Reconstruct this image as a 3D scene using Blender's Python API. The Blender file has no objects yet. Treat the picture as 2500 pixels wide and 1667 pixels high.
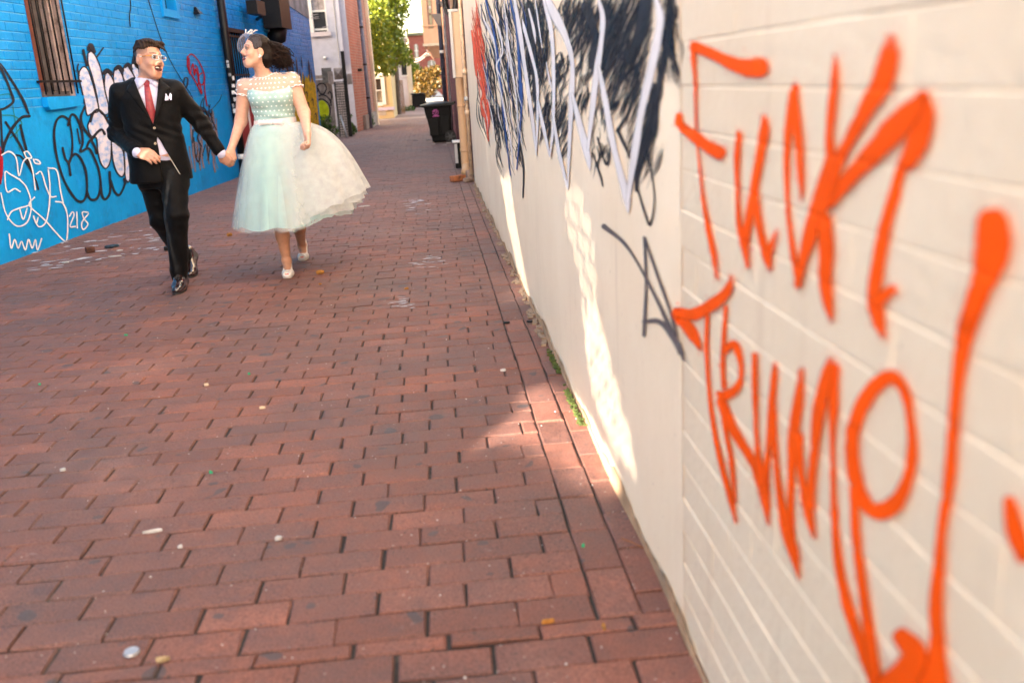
import bpy, bmesh, math, random
import numpy as np
from mathutils import Vector, Matrix

# ------------------------------------------------------------------ camera, world, sun, exposure
scene = bpy.context.scene
COL = scene.collection
CAM_H = 1.2879; FPX = 2251.436; PITCH = 0.278338; ROLL = -0.0597174; YAW = 0.0714879
IW, IH = 2500.0, 1667.0
_fw = np.array([math.sin(YAW)*math.cos(PITCH), math.cos(YAW)*math.cos(PITCH), -math.sin(PITCH)])
_r0 = np.array([math.cos(YAW), -math.sin(YAW), 0.0]); _u0 = np.cross(_r0, _fw)
_rt = math.cos(ROLL)*_r0 + math.sin(ROLL)*_u0
_up = -math.sin(ROLL)*_r0 + math.cos(ROLL)*_u0
CPOS = np.array([0, 0, CAM_H])
cam = bpy.data.cameras.new('camera'); cam_o = bpy.data.objects.new('camera', cam); COL.objects.link(cam_o)
mw = Matrix.Identity(4)
for i in range(3):
    mw[i][0] = _rt[i]; mw[i][1] = _up[i]; mw[i][2] = -_fw[i]; mw[i][3] = CPOS[i]
cam_o.matrix_world = mw
cam.sensor_width = 36.0; cam.lens = FPX/IW*36.0; cam.clip_start = 0.05; cam.clip_end = 2000
cam.dof.use_dof = True; cam.dof.focus_distance = 6.35; cam.dof.aperture_fstop = 2.5
scene.camera = cam_o
world = bpy.data.worlds.new('World'); scene.world = world; world.use_nodes = True
SUN_EL = math.radians(20); SUN_DX, SUN_DY = -0.70, -0.714       # direction towards the sun
nt = world.node_tree; nt.nodes.clear()
sky = nt.nodes.new('ShaderNodeTexSky'); sky.sky_type = 'NISHITA'; sky.sun_disc = False
sky.sun_elevation = SUN_EL; sky.sun_rotation = math.atan2(SUN_DX, SUN_DY)
sky.air_density = 1.0; sky.dust_density = 2.5; sky.ozone_density = 1.0
bg = nt.nodes.new('ShaderNodeBackground'); bg.inputs['Strength'].default_value = 0.15
out = nt.nodes.new('ShaderNodeOutputWorld')
hz = nt.nodes.new('ShaderNodeMixRGB'); hz.blend_type = 'MULTIPLY'; hz.inputs[0].default_value = 1.0
hz.inputs[2].default_value = (1.22, 1.01, .80, 1)                # hazy, whiter sky
nt.links.new(sky.outputs[0], hz.inputs[1]); nt.links.new(hz.outputs[0], bg.inputs['Color']); nt.links.new(bg.outputs[0], out.inputs['Surface'])
sun = bpy.data.lights.new('sun', 'SUN'); sun.energy = 4.7; sun.angle = math.radians(0.5); sun.color = (1.0, 0.9, 0.76)
sun_o = bpy.data.objects.new('sun', sun); COL.objects.link(sun_o)
sd = Vector((SUN_DX*math.cos(SUN_EL), SUN_DY*math.cos(SUN_EL), math.sin(SUN_EL)))
sun_o.rotation_euler = sd.to_track_quat('Z', 'Y').to_euler(); sun_o.location = (-9, -8, 14)
vs = scene.view_settings
vs.view_transform = 'Standard'; vs.look = 'None'; vs.gamma = 1.0; vs.use_curve_mapping = False
vs.exposure = 2.97
scene.render.engine = 'CYCLES'; scene.cycles.transparent_max_bounces = 32

random.seed(7); RNG = np.random.default_rng(7)

# ------------------------------------------------------------------ picking points of known planes
def ray(px):
    return _fw + (px[0]-IW/2)/FPX*_rt - (px[1]-IH/2)/FPX*_up
def onX(px, X): d = ray(px); return CPOS + d*(X/d[0])
def onY(px, Y): d = ray(px); return CPOS + d*(Y/d[1])
def onG(px, z=0.0): d = ray(px); return CPOS + d*((z-CAM_H)/d[2])
LA = np.array([-3.75, 8.10]); LB = np.array([-3.158, 15.105])
LD = (LB-LA)/np.linalg.norm(LB-LA); LN = np.array([LD[1], -LD[0]])      # blue wall direction / normal to alley
def onL(px):
    d = ray(px); t = (LN@(LA-CPOS[:2]))/(LN@d[:2]); return CPOS + d*t
def sz(px):
    q = onL(px); return float((q[:2]-LA)@LD), float(q[2])
def Lp(s, z, off=0.0):
    q = LA + LD*s + LN*off; return (q[0], q[1], z)

# ------------------------------------------------------------------ materials
MATS = {}
def new_mat(name):
    m = bpy.data.materials.new(name); m.use_nodes = True; MATS[name] = m
    n = m.node_tree.nodes; b = n['Principled BSDF']
    return m, n, m.node_tree.links, b
def noise_node(n, l, scale, detail=4, rough=0.55, coord=None, stretch=None):
    g = n.new('ShaderNodeNewGeometry')
    src = g.outputs['Position']
    if stretch:
        mp = n.new('ShaderNodeMapping'); mp.inputs['Scale'].default_value = stretch
        l.new(src, mp.inputs['Vector']); src = mp.outputs['Vector']
    t = n.new('ShaderNodeTexNoise'); t.inputs['Scale'].default_value = scale
    t.inputs['Detail'].default_value = detail; t.inputs['Roughness'].default_value = rough
    l.new(src, t.inputs['Vector'])
    return t
def ramp(n, l, src, p0, p1, c0=(0, 0, 0, 1), c1=(1, 1, 1, 1)):
    r = n.new('ShaderNodeValToRGB'); r.color_ramp.elements[0].position = p0; r.color_ramp.elements[1].position = p1
    r.color_ramp.elements[0].color = c0; r.color_ramp.elements[1].color = c1
    l.new(src, r.inputs['Fac']); return r
def mix_col(n, l, fac, a, b, mode='MIX'):
    x = n.new('ShaderNodeMixRGB'); x.blend_type = mode
    for k, v in ((0, fac), (1, a), (2, b)):
        if isinstance(v, (int, float)): x.inputs[k].default_value = v
        elif isinstance(v, tuple): x.inputs[k].default_value = (*v[:3], 1)
        else: l.new(v, x.inputs[k])
    return x.outputs[0]
def mat(name, col, rough=0.6, var=0.15, vscale=6.0, bump=0.0, bscale=60.0, metal=0.0, spec=0.5, dirt=None, dscale=2.5, dlo=.5, dhi=.7, coat=0.0, sheen=0.0, stretch=None, grain=None):
    if name in MATS: return MATS[name]
    m, n, l, b = new_mat(name)
    b.inputs['Roughness'].default_value = rough; b.inputs['Metallic'].default_value = metal
    b.inputs['Specular IOR Level'].default_value = spec
    if coat: b.inputs['Coat Weight'].default_value = coat; b.inputs['Coat Roughness'].default_value = .12
    if sheen: b.inputs['Sheen Weight'].default_value = sheen
    c0 = tuple(max(0, c*(1-var)) for c in col); c1 = tuple(min(1, c*(1+var)) for c in col)
    t = noise_node(n, l, vscale, stretch=stretch)
    c = mix_col(n, l, ramp(n, l, t.outputs['Fac'], .3, .7).outputs[0], c0, c1)
    if dirt:
        t2 = noise_node(n, l, dscale, 6, .65)
        c = mix_col(n, l, ramp(n, l, t2.outputs['Fac'], dlo, dhi).outputs[0], c, dirt)
    if grain:
        t4 = noise_node(n, l, grain, 2, .6)
        c = mix_col(n, l, .35, c, ramp(n, l, t4.outputs['Fac'], .3, .7, (.55, .55, .55, 1), (1.3, 1.3, 1.3, 1)).outputs[0], 'MULTIPLY')
    l.new(c, b.inputs['Base Color'])
    if bump:
        t3 = noise_node(n, l, bscale, 5, .6)
        bp = n.new('ShaderNodeBump'); bp.inputs['Strength'].default_value = bump; bp.inputs['Distance'].default_value = .01
        l.new(t3.outputs['Fac'], bp.inputs['Height']); l.new(bp.outputs[0], b.inputs['Normal'])
    return m
def attr_mat(name, rough=.5, spec=.5, sss=0.0, attr='Col', bump=0, bscale=300, sheen=0):
    if name in MATS: return MATS[name]
    m, n, l, b = new_mat(name)
    a = n.new('ShaderNodeAttribute'); a.attribute_name = attr
    t = noise_node(n, l, 45, 3)
    c = mix_col(n, l, .18, a.outputs['Color'], ramp(n, l, t.outputs['Fac'], .35, .65, (.6, .6, .6, 1), (1.35, 1.3, 1.3, 1)).outputs[0], 'MULTIPLY')
    l.new(c, b.inputs['Base Color']); b.inputs['Roughness'].default_value = rough
    b.inputs['Specular IOR Level'].default_value = spec
    if sss:
        b.inputs['Subsurface Weight'].default_value = sss; b.inputs['Subsurface Radius'].default_value = (.012, .005, .003)
    return m
def paint_mat(name, col, rough=.7, var=.12, vscale=14, cloud=None):
    """spray paint: feathered edge from the vertex attribute 'a' and speckle"""
    if name in MATS: return MATS[name]
    m, n, l, b = new_mat(name)
    t = noise_node(n, l, vscale, 3)
    c = mix_col(n, l, ramp(n, l, t.outputs['Fac'], .3, .7).outputs[0], tuple(x*(1-var) for x in col), tuple(min(1, x*(1+var)) for x in col))
    if cloud:
        t2 = noise_node(n, l, 7, 4, .6, stretch=(1, 1, 2.4)); c = mix_col(n, l, ramp(n, l, t2.outputs['Fac'], .45, .68).outputs[0], c, cloud)
    l.new(c, b.inputs['Base Color']); b.inputs['Roughness'].default_value = rough; b.inputs['Specular IOR Level'].default_value = .12
    at = n.new('ShaderNodeAttribute'); at.attribute_name = 'a'
    tr = n.new('ShaderNodeBsdfTransparent'); mx = n.new('ShaderNodeMixShader')
    sp = noise_node(n, l, 420, 2)
    ad = n.new('ShaderNodeMath'); ad.operation = 'MULTIPLY_ADD'; ad.inputs[1].default_value = .5; ad.inputs[2].default_value = -.25
    l.new(sp.outputs['Fac'], ad.inputs[0])
    a2 = n.new('ShaderNodeMath'); a2.operation = 'ADD'; l.new(at.outputs['Fac'], a2.inputs[0]); l.new(ad.outputs[0], a2.inputs[1])
    r = ramp(n, l, a2.outputs[0], .22, .62)
    l.new(r.outputs[0], mx.inputs[0]); l.new(tr.outputs[0], mx.inputs[1]); l.new(b.outputs[0], mx.inputs[2])
    l.new(mx.outputs[0], n['Material Output'].inputs['Surface'])
    return m

# ------------------------------------------------------------------ objects
def put(o, parent=None):
    COL.objects.link(o)
    if parent is not None: o.parent = parent
    return o
def tag(o, label=None, cat=None, group=None, kind=None):
    if label: o['label'] = label
    if cat: o['category'] = cat
    if group: o['group'] = group
    if kind: o['kind'] = kind
    return o
def empty(name, loc=(0, 0, 0), label=None, cat=None, group=None, kind=None):
    o = bpy.data.objects.new(name, None); o.empty_display_size = .1; o.location = loc; put(o)
    return tag(o, label, cat, group, kind)
def mesh_obj(name, verts, faces, m, parent=None, smooth=False, attrs=None):
    me = bpy.data.meshes.new(name)
    me.from_pydata([tuple(map(float, v)) for v in verts], [], [tuple(map(int, f)) for f in faces]); me.update()
    if smooth: me.polygons.foreach_set('use_smooth', [True]*len(me.polygons))
    if attrs:
        for k, v in attrs.items():
            v = np.asarray(v, dtype=np.float32)
            if v.ndim == 1:
                a = me.attributes.new(k, 'FLOAT', 'POINT'); a.data.foreach_set('value', v)
            else:
                a = me.attributes.new(k, 'FLOAT_COLOR', 'POINT')
                if v.shape[1] == 3: v = np.concatenate([v, np.ones((len(v), 1), np.float32)], 1)
                a.data.foreach_set('color', v.ravel())
    if m is not None: me.materials.append(m)
    o = bpy.data.objects.new(name, me); put(o, parent)
    if parent is not None and parent.type == 'EMPTY':
        o.matrix_parent_inverse = Matrix.Translation(-Vector(parent.location))
    return o
class MB:
    """collects boxes / tubes / quads into one mesh (world coordinates)"""
    def __init__(s): s.v = []; s.f = []
    def add(s, v, f):
        k = len(s.v); s.v += [tuple(x) for x in v]; s.f += [tuple(i+k for i in q) for q in f]; return s
    def box(s, c, d, rz=0.0, bev=0.0, M=None):
        hx, hy, hz = d[0]/2, d[1]/2, d[2]/2
        if bev <= 0:
            v = [(x, y, z) for z in (-hz, hz) for x, y in ((-hx, -hy), (hx, -hy), (hx, hy), (-hx, hy))]
            f = [(3, 2, 1, 0), (4, 5, 6, 7), (0, 1, 5, 4), (1, 2, 6, 5), (2, 3, 7, 6), (3, 0, 4, 7)]
        else:
            bm = bmesh.new(); bmesh.ops.create_cube(bm, size=1.0)
            for w in bm.verts: w.co = Vector((w.co.x*d[0], w.co.y*d[1], w.co.z*d[2]))
            bmesh.ops.bevel(bm, geom=bm.edges[:], offset=bev, segments=2, affect='EDGES', profile=.5)
            bm.verts.index_update(); v = [tuple(w.co) for w in bm.verts]; f = [tuple(w.index for w in q.verts) for q in bm.faces]; bm.free()
        cr, sr = math.cos(rz), math.sin(rz)
        if M is not None: v = [tuple(M @ Vector(q)) for q in v]
        v = [(c[0]+x*cr-y*sr, c[1]+x*sr+y*cr, c[2]+z) for x, y, z in v]
        return s.add(v, f)
    def tube(s, pts, r, n=10, cap=True):
        pts = [np.asarray(q, float) for q in pts]; m = len(pts)
        rr = r if hasattr(r, '__len__') else [r]*m
        v = []; up = None
        for i in range(m):
            t = pts[min(i+1, m-1)]-pts[max(i-1, 0)]; t = t/(np.linalg.norm(t)+1e-9)
            if up is None: up = np.array([0, 0, 1.]) if abs(t[2]) < .9 else np.array([1., 0, 0])
            a = up-t*(up@t); a /= np.linalg.norm(a)+1e-9; up = a; b = np.cross(t, a)
            for k in range(n):
                q = 2*math.pi*k/n; v.append(pts[i]+rr[i]*(math.cos(q)*a+math.sin(q)*b))
        f = []
        for i in range(m-1):
            for k in range(n):
                f.append((i*n+k, i*n+(k+1) % n, (i+1)*n+(k+1) % n, (i+1)*n+k))
        if cap: f.append(tuple(range(n-1, -1, -1))); f.append(tuple(range((m-1)*n, m*n)))
        return s.add(v, f)
    def quad(s, a, b, c, d): return s.add([a, b, c, d], [(0, 1, 2, 3)])
    def grid(s, fn, nu, nv):
        v = [fn(i/nu, j/nv) for j in range(nv+1) for i in range(nu+1)]
        f = [(j*(nu+1)+i, j*(nu+1)+i+1, (j+1)*(nu+1)+i+1, (j+1)*(nu+1)+i) for j in range(nv) for i in range(nu)]
        return s.add(v, f)
    def build(s, name, m, parent=None, smooth=False, attrs=None): return mesh_obj(name, s.v, s.f, m, parent, smooth, attrs)
def bevel(o, w=.004, seg=2):
    md = o.modifiers.new('b', 'BEVEL'); md.width = w; md.segments = seg; md.limit_method = 'ANGLE'; return o
def smooth_noise(P, seed, scale):
    """cheap band-limited noise for arrays of points"""
    r = np.random.default_rng(seed); P = np.asarray(P); o = np.zeros(len(P))
    for _ in range(7):
        k = r.normal(size=3)*scale; o += np.sin(P@k+r.uniform(0, 6.28))
    return o/7**.5

# ------------------------------------------------------------------ signed-distance modelling (bodies, clothes)
def smin(a, b, k):
    h = np.maximum(k-np.abs(a-b), 0)/k; return np.minimum(a, b)-h*h*k*.25
class SDF:
    def __init__(s, lo, hi, h):
        s.lo = np.array(lo, np.float32); s.h = h
        s.n = np.ceil((np.array(hi)-np.array(lo))/h).astype(int)+1
        s.a = np.full(tuple(s.n), .5, np.float32)
    def win(s, lo, hi):
        i0 = np.clip(np.floor((np.array(lo)-s.lo)/s.h).astype(int), 0, s.n); i1 = np.clip(np.ceil((np.array(hi)-s.lo)/s.h).astype(int)+1, 0, s.n)
        sl = tuple(slice(a, b) for a, b in zip(i0, i1))
        X = [(s.lo[k]+s.h*np.arange(i0[k], i1[k], dtype=np.float32)) for k in range(3)]
        return sl, X[0][:, None, None], X[1][None, :, None], X[2][None, None, :]
    def put(s, sl, d, k, op):
        if s.a[sl].size == 0: return
        if op == 'add': s.a[sl] = smin(s.a[sl], d, k)
        else: s.a[sl] = -smin(-s.a[sl], d, k)
    def cap(s, a, b, ra, rb=None, k=.02, el=None, op='add'):
        rb = ra if rb is None else rb
        a = np.array(a, np.float32); b = np.array(b, np.float32); e = 1.0 if el is None else max(1.0, el[1]); p = max(ra, rb)*e+k+3*s.h
        sl, X, Y, Z = s.win(np.minimum(a, b)-p, np.maximum(a, b)+p)
        ab = b-a; L = float(ab@ab)+1e-9
        t = np.clip(((X-a[0])*ab[0]+(Y-a[1])*ab[1]+(Z-a[2])*ab[2])/L, 0, 1)
        vx, vy, vz = X-a[0]-t*ab[0], Y-a[1]-t*ab[1], Z-a[2]-t*ab[2]
        if el is not None:
            u = np.array(el[0], np.float32); u /= np.linalg.norm(u); q = (vx*u[0]+vy*u[1]+vz*u[2])*(1/el[1]-1)
            vx = vx+q*u[0]; vy = vy+q*u[1]; vz = vz+q*u[2]
        s.put(sl, np.sqrt(vx*vx+vy*vy+vz*vz)-(ra+(rb-ra)*t), k, op); return s
    def chain(s, pts, rs, k=.02, el=None):
        for i in range(len(pts)-1): s.cap(pts[i], pts[i+1], rs[i], rs[i+1], k, el)
        return s
    def ell(s, c, r, ax=None, k=.02, op='add'):
        ax = np.eye(3) if ax is None else np.asarray(ax); c = np.array(c, np.float32); p = max(r)+k+3*s.h
        sl, X, Y, Z = s.win(c-p, c+p); x, y, z = X-c[0], Y-c[1], Z-c[2]
        q = 0; q2 = 0
        for i in range(3):
            w = x*ax[i][0]+y*ax[i][1]+z*ax[i][2]; q = q+(w/r[i])**2; q2 = q2+(w/r[i]**2)**2
        q = np.sqrt(q); d = q*(q-1)/np.maximum(np.sqrt(q2), 1e-6)
        s.put(sl, d, k, op); return s
    def loft(s, sl_, fr, k=.02, power=2.3, op='add'):
        """stack of horizontal super-ellipses; sl_ rows: z, lateral offset, forward offset, r lateral, r forward; fr=(cx,cy,yaw)"""
        T = np.array(sl_, np.float32); T = T[T[:, 0].argsort()]
        R = float(max(T[:, 3].max(), T[:, 4].max())+np.abs(T[:, 1:3]).max())+k+3*s.h
        sl, X, Y, Z = s.win((fr[0]-R, fr[1]-R, T[0, 0]-k-3*s.h), (fr[0]+R, fr[1]+R, T[-1, 0]+k+3*s.h))
        z = Z.ravel(); g = [np.interp(z, T[:, 0], T[:, i])[None, None, :] for i in range(1, 5)]
        cy, sy = math.cos(fr[2]), math.sin(fr[2])
        u = (X-fr[0])*cy+(Y-fr[1])*sy-g[0]; v = (X-fr[0])*sy-(Y-fr[1])*cy-g[1]
        q = ((np.abs(u)/g[2])**power+(np.abs(v)/g[3])**power)**(1/power)
        d = (q-1)*np.minimum(g[2], g[3])
        d = np.maximum(d, np.maximum(T[0, 0]-Z, Z-T[-1, 0]))
        s.put(sl, d, k, op); return s
    def fn(s, f, lo, hi, k=.01, op='sub'):
        sl, X, Y, Z = s.win(lo, hi); s.put(sl, f(X, Y, Z).astype(np.float32)+0*(X+Y+Z), k, op); return s
    def mesh(s):
        v = s.a; n = np.array(v.shape); ins = v < 0
        c = np.zeros(tuple(n-1), np.uint8)
        for dx in (0, 1):
            for dy in (0, 1):
                for dz in (0, 1): c += ins[dx:n[0]-1+dx, dy:n[1]-1+dy, dz:n[2]-1+dz]
        idx = np.argwhere((c > 0) & (c < 8)); m = np.full(tuple(n-1), -1, np.int32); m[tuple(idx.T)] = np.arange(len(idx))
        P = np.zeros((len(idx), 3)); K = np.zeros(len(idx))
        cr = [(x, y, z) for x in (0, 1) for y in (0, 1) for z in (0, 1)]
        for a in cr:
            for ax in range(3):
                if a[ax]: continue
                b = list(a); b[ax] = 1
                va = v[tuple((idx+a).T)]; vb = v[tuple((idx+b).T)]; h = (va < 0) != (vb < 0)
                t = va[h]/(va[h]-vb[h]); q = np.tile(np.array(a, float), (h.sum(), 1)); q[:, ax] += t; P[h] += q; K[h] += 1
        V = s.lo+s.h*(idx+P/K[:, None])
        F = []
        for ax in range(3):
            o = [k for k in range(3) if k != ax]
            A = np.take(ins, range(0, n[ax]-1), ax); B = np.take(ins, range(1, n[ax]), ax)
            e = np.argwhere(A != B); ok = np.ones(len(e), bool)
            for k in o: ok &= (e[:, k] > 0) & (e[:, k] < n[k]-1)
            e = e[ok]; s0 = ins[tuple(e.T)]
            def cell(d0, d1):
                q = e.copy(); q[:, o[0]] -= d0; q[:, o[1]] -= d1; return m[tuple(q.T)]
            Q = np.stack([cell(1, 1), cell(0, 1), cell(0, 0), cell(1, 0)], 1)
            fl = s0 if ax != 1 else ~s0
            Q[~fl] = Q[~fl][:, ::-1]; F.append(Q)
        return V, np.concatenate(F)
def smooth_verts(V, F, it=2, lam=.5):
    E = np.concatenate([F[:, [0, 1]], F[:, [1, 2]], F[:, [2, 3]], F[:, [3, 0]]]); n = len(V)
    for _ in range(it):
        acc = np.zeros_like(V); c = np.zeros(n)
        for a, b in ((0, 1), (1, 0)):
            for k in range(3): acc[:, k] += np.bincount(E[:, a], V[E[:, b], k], n)
            c += np.bincount(E[:, a], minlength=n)
        V = V+lam*(acc/np.maximum(c, 1)[:, None]-V)
    return V
def vnormals(V, F):
    N = np.cross(V[F[:, 2]]-V[F[:, 0]], V[F[:, 3]]-V[F[:, 1]]); o = np.zeros_like(V)
    for j in range(4):
        for k in range(3): o[:, k] += np.bincount(F[:, j], N[:, k], len(V))
    return o/(np.linalg.norm(o, axis=1)[:, None]+1e-12)
def sdf_obj(name, S, m, parent, color=None, disp=None, it=2, attrs=None):
    V, F = S.mesh(); V = smooth_verts(V, F, it)
    if disp is not None: V = V+vnormals(V, F)*disp(V)[:, None]
    me = bpy.data.meshes.new(name)
    me.vertices.add(len(V)); me.vertices.foreach_set('co', V.astype(np.float32).ravel())
    me.loops.add(F.size); me.loops.foreach_set('vertex_index', F.astype(np.int32).ravel())
    me.polygons.add(len(F)); me.polygons.foreach_set('loop_start', np.arange(0, F.size, 4, dtype=np.int32))
    try: me.polygons.foreach_set('loop_total', np.full(len(F), 4, np.int32))
    except Exception: pass
    me.update(calc_edges=True); me.validate()
    me.polygons.foreach_set('use_smooth', [True]*len(me.polygons))
    if color is not None:
        a = me.attributes.new('Col', 'FLOAT_COLOR', 'POINT'); c = np.ones((len(V), 4), np.float32); c[:, :3] = color(V); a.data.foreach_set('color', c.ravel())
    if attrs:
        for k, f in attrs.items():
            a = me.attributes.new(k, 'FLOAT_VECTOR', 'POINT'); a.data.foreach_set('vector', f(V).astype(np.float32).ravel())
    me.materials.append(m)
    o = bpy.data.objects.new(name, me); put(o, parent)
    if parent.type == 'EMPTY': o.matrix_parent_inverse = Matrix.Translation(-Vector(parent.location))
    return o
# ------------------------------------------------------------------ ground
def px_of(P):
    d = np.asarray(P, float)-CPOS; z = d@_fw
    return IW/2+FPX*(d@_rt)/z, IH/2-FPX*(d@_up)/z, z
def in_frame(P, mg=60):
    x, y, z = px_of(P); return z > .1 and -mg < x < IW+mg and -mg < y < IH+mg

def paver_material():
    m, n, l, b = new_mat('paver_brick')
    oi = n.new('ShaderNodeObjectInfo'); at = n.new('ShaderNodeAttribute'); at.attribute_name = 'rnd'
    ad = n.new('ShaderNodeMath'); ad.operation = 'ADD'; l.new(oi.outputs['Random'], ad.inputs[0]); l.new(at.outputs['Fac'], ad.inputs[1])
    fr = n.new('ShaderNodeMath'); fr.operation = 'FRACT'; l.new(ad.outputs[0], fr.inputs[0])
    r = n.new('ShaderNodeValToRGB'); l.new(fr.outputs[0], r.inputs['Fac'])
    e = r.color_ramp.elements; e[0].position = 0; e[0].color = (.155, .066, .048, 1); e[1].position = 1; e[1].color = (.232, .098, .070, 1)
    for p_, c_ in ((.3, (.202, .081, .056)), (.55, (.172, .078, .060)), (.8, (.242, .092, .060))):
        q = e.new(p_); q.color = (*c_, 1)
    c = r.outputs[0]
    big = noise_node(n, l, 1.1, 5, .6)                       # worn and grimy areas
    c = mix_col(n, l, ramp(n, l, big.outputs['Fac'], .42, .66).outputs[0], c, (.13, .074, .064))
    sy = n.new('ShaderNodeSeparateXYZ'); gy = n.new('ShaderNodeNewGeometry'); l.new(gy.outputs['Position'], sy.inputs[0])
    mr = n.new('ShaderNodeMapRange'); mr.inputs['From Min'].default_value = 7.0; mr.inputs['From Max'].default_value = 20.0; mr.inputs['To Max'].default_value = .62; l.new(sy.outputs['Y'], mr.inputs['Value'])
    c = mix_col(n, l, mr.outputs[0], c, (.21, .18, .18))          # paving turns greyer further up the alley
    lite = noise_node(n, l, .8, 4, .6, stretch=(1.3, 1, 1)); c = mix_col(n, l, ramp(n, l, lite.outputs['Fac'], .56, .75, (0, 0, 0, 1), (.55, .55, .55, 1)).outputs[0], c, (.33, .165, .125))
    mid = noise_node(n, l, 14, 5, .7); c = mix_col(n, l, .55, c, ramp(n, l, mid.outputs['Fac'], .3, .72, (.5, .5, .52, 1), (1.32, 1.27, 1.25, 1)).outputs[0], 'MULTIPLY')
    fine = noise_node(n, l, 210, 3, .7); c = mix_col(n, l, .8, c, ramp(n, l, fine.outputs['Fac'], .32, .62, (.32, .30, .30, 1), (1.36, 1.32, 1.28, 1)).outputs[0], 'MULTIPLY')
    spots = noise_node(n, l, 95, 2, .5); c = mix_col(n, l, ramp(n, l, spots.outputs['Fac'], .66, .72).outputs[0], c, (.05, .03, .026))
    gum = noise_node(n, l, 9, 1, .4); c = mix_col(n, l, ramp(n, l, gum.outputs['Fac'], .70, .72, (0, 0, 0, 1), (.75, .75, .75, 1)).outputs[0], c, (.055, .05, .052))
    lime = noise_node(n, l, 3.3, 6, .8); c = mix_col(n, l, ramp(n, l, lime.outputs['Fac'], .66, .74, (0, 0, 0, 1), (.5, .5, .5, 1)).outputs[0], c, (.42, .36, .35))
    l.new(c, b.inputs['Base Color'])
    rr = ramp(n, l, mid.outputs['Fac'], .3, .7, (.55, .55, .55, 1), (.85, .85, .85, 1)); l.new(rr.outputs[0], b.inputs['Roughness'])
    b.inputs['Specular IOR Level'].default_value = .35
    bp = n.new('ShaderNodeBump'); bp.inputs['Strength'].default_value = .5; bp.inputs['Distance'].default_value = .004
    hm = n.new('ShaderNodeMath'); hm.operation = 'ADD'; l.new(fine.outputs['Fac'], hm.inputs[0]); l.new(mid.outputs['Fac'], hm.inputs[1])
    l.new(hm.outputs[0], bp.inputs['Height']); l.new(bp.outputs[0], b.inputs['Normal'])
    return m
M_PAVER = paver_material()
M_SAND = mat('joint_sand', (.026, .020, .017), .95, .4, 30, .5, 200, dirt=(.10, .08, .06), dscale=7, dlo=.56, dhi=.74)

def brick_shape(w, d, h, bv, rng, jit=0.0012):
    """top-bevelled block centred on 0, top at z=0; 9 quads"""
    V = []
    for z, i in ((-h, 0.0), (-bv, 0.0), (0.0, bv)):
        for sx, sy in ((-1, -1), (1, -1), (1, 1), (-1, 1)):
            V.append([sx*(w/2-i)+rng.normal()*jit, sy*(d/2-i)+rng.normal()*jit, z+(rng.normal()*jit*.5 if z == 0 else 0)])
    F = [(8, 9, 10, 11)]
    for a in (0, 4):
        for k in range(4): F.append((a+k, a+(k+1) % 4, a+4+(k+1) % 4, a+4+k))
    return np.array(V), F
RS, RL = .11495, .22715; ROW0 = 1.97478; XL1 = .311; GAP = .0046
bricks = []                                   # x, y, w, d
y_lines = [ROW0-.06-RS*5+i*RS for i in range(6)]+[ROW0+i*RS for i in range(0, 296)]
for i in range(len(y_lines)-1):
    y0, y1 = y_lines[i], y_lines[i+1]
    if y0 < ROW0-.001:
        edge = .52; off = {0: .03, 1: .12, 2: .05, 3: .16, 4: .018, 5: .125}[i % 6]
    else:
        edge = XL1; k = i-6; off = .078 if k % 2 else .192
        off += .012*math.sin(k*2.1)+.01*math.sin(k*.37)
    x = edge
    while x > -4.1:
        w = off if x == edge else RL
        x0 = x-w
        bricks.append(((x+x0)/2, (y0+y1)/2, w, y1-y0)); x = x0
yb = ROW0; k = 0
while yb < 36:
    for c in (0, 1):
        o = .11 if c else 0
        bricks.append((XL1+.0575+c*.113, yb+RL/2+o*0.9, .113, RL))
    yb += RL
bricks.append((XL1+.1705, ROW0+.049, .113, .098))
pave = mesh_obj('alley_pavement', [(-6, .4, -.0085), (.62, .4, -.0085), (.62, 36.1, -.0085), (-6, 36.1, -.0085)], [(0, 1, 2, 3)], M_SAND)
tag(pave, kind='structure')
bricks.sort(key=lambda b: b[1])
vis = [b for b in bricks if in_frame((b[0], b[1], 0), 40)]
near = set(vis[:300])
templ = {}
def jittered(b):
    return random.gauss(0, .0011), random.gauss(0, .0016), random.gauss(0, .0028), random.gauss(0, .0045)
rest_v, rest_f, rest_r = [], [], []
for b in bricks:
    if b[1] < 1.2: continue
    dz, tx, ty, rz = jittered(b)
    dx = random.gauss(0, .0012)
    if b[1] > 14: dz *= .5; tx *= .4; ty *= .4
    g = GAP*(.75+.7*random.random())*(1.7 if b[1] < ROW0+.02 else 1.0)
    if random.random() < .06: dz -= .0025
    w, d = b[2]-g, b[3]-g
    if w < .012: continue
    if b in near:
        key = (round(w/.006), round(d/.006), random.randrange(3))
        if key not in templ:
            V, F = brick_shape(key[0]*.006, key[1]*.006, .03, .0042, RNG, .0017)
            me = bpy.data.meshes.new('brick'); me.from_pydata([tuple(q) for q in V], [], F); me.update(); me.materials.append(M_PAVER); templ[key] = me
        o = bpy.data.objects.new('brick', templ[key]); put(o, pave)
        o.location = (b[0]+dx, b[1], dz); o.rotation_euler = (tx*2, ty, rz)
    else:
        V, F = brick_shape(w, d, .03, .004, RNG)
        c, s_ = math.cos(rz), math.sin(rz)
        kk = len(rest_v)
        for q in V: rest_v.append((b[0]+dx+q[0]*c-q[1]*s_, b[1]+q[0]*s_+q[1]*c, q[2]+dz+q[0]*ty+q[1]*tx))
        rest_f += [tuple(i+kk for i in f) for f in F]; rest_r += [random.random()]*12
o = mesh_obj('bricks', rest_v, rest_f, M_PAVER, pave, attrs={'rnd': rest_r}); tag(o, kind='stuff')
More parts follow.
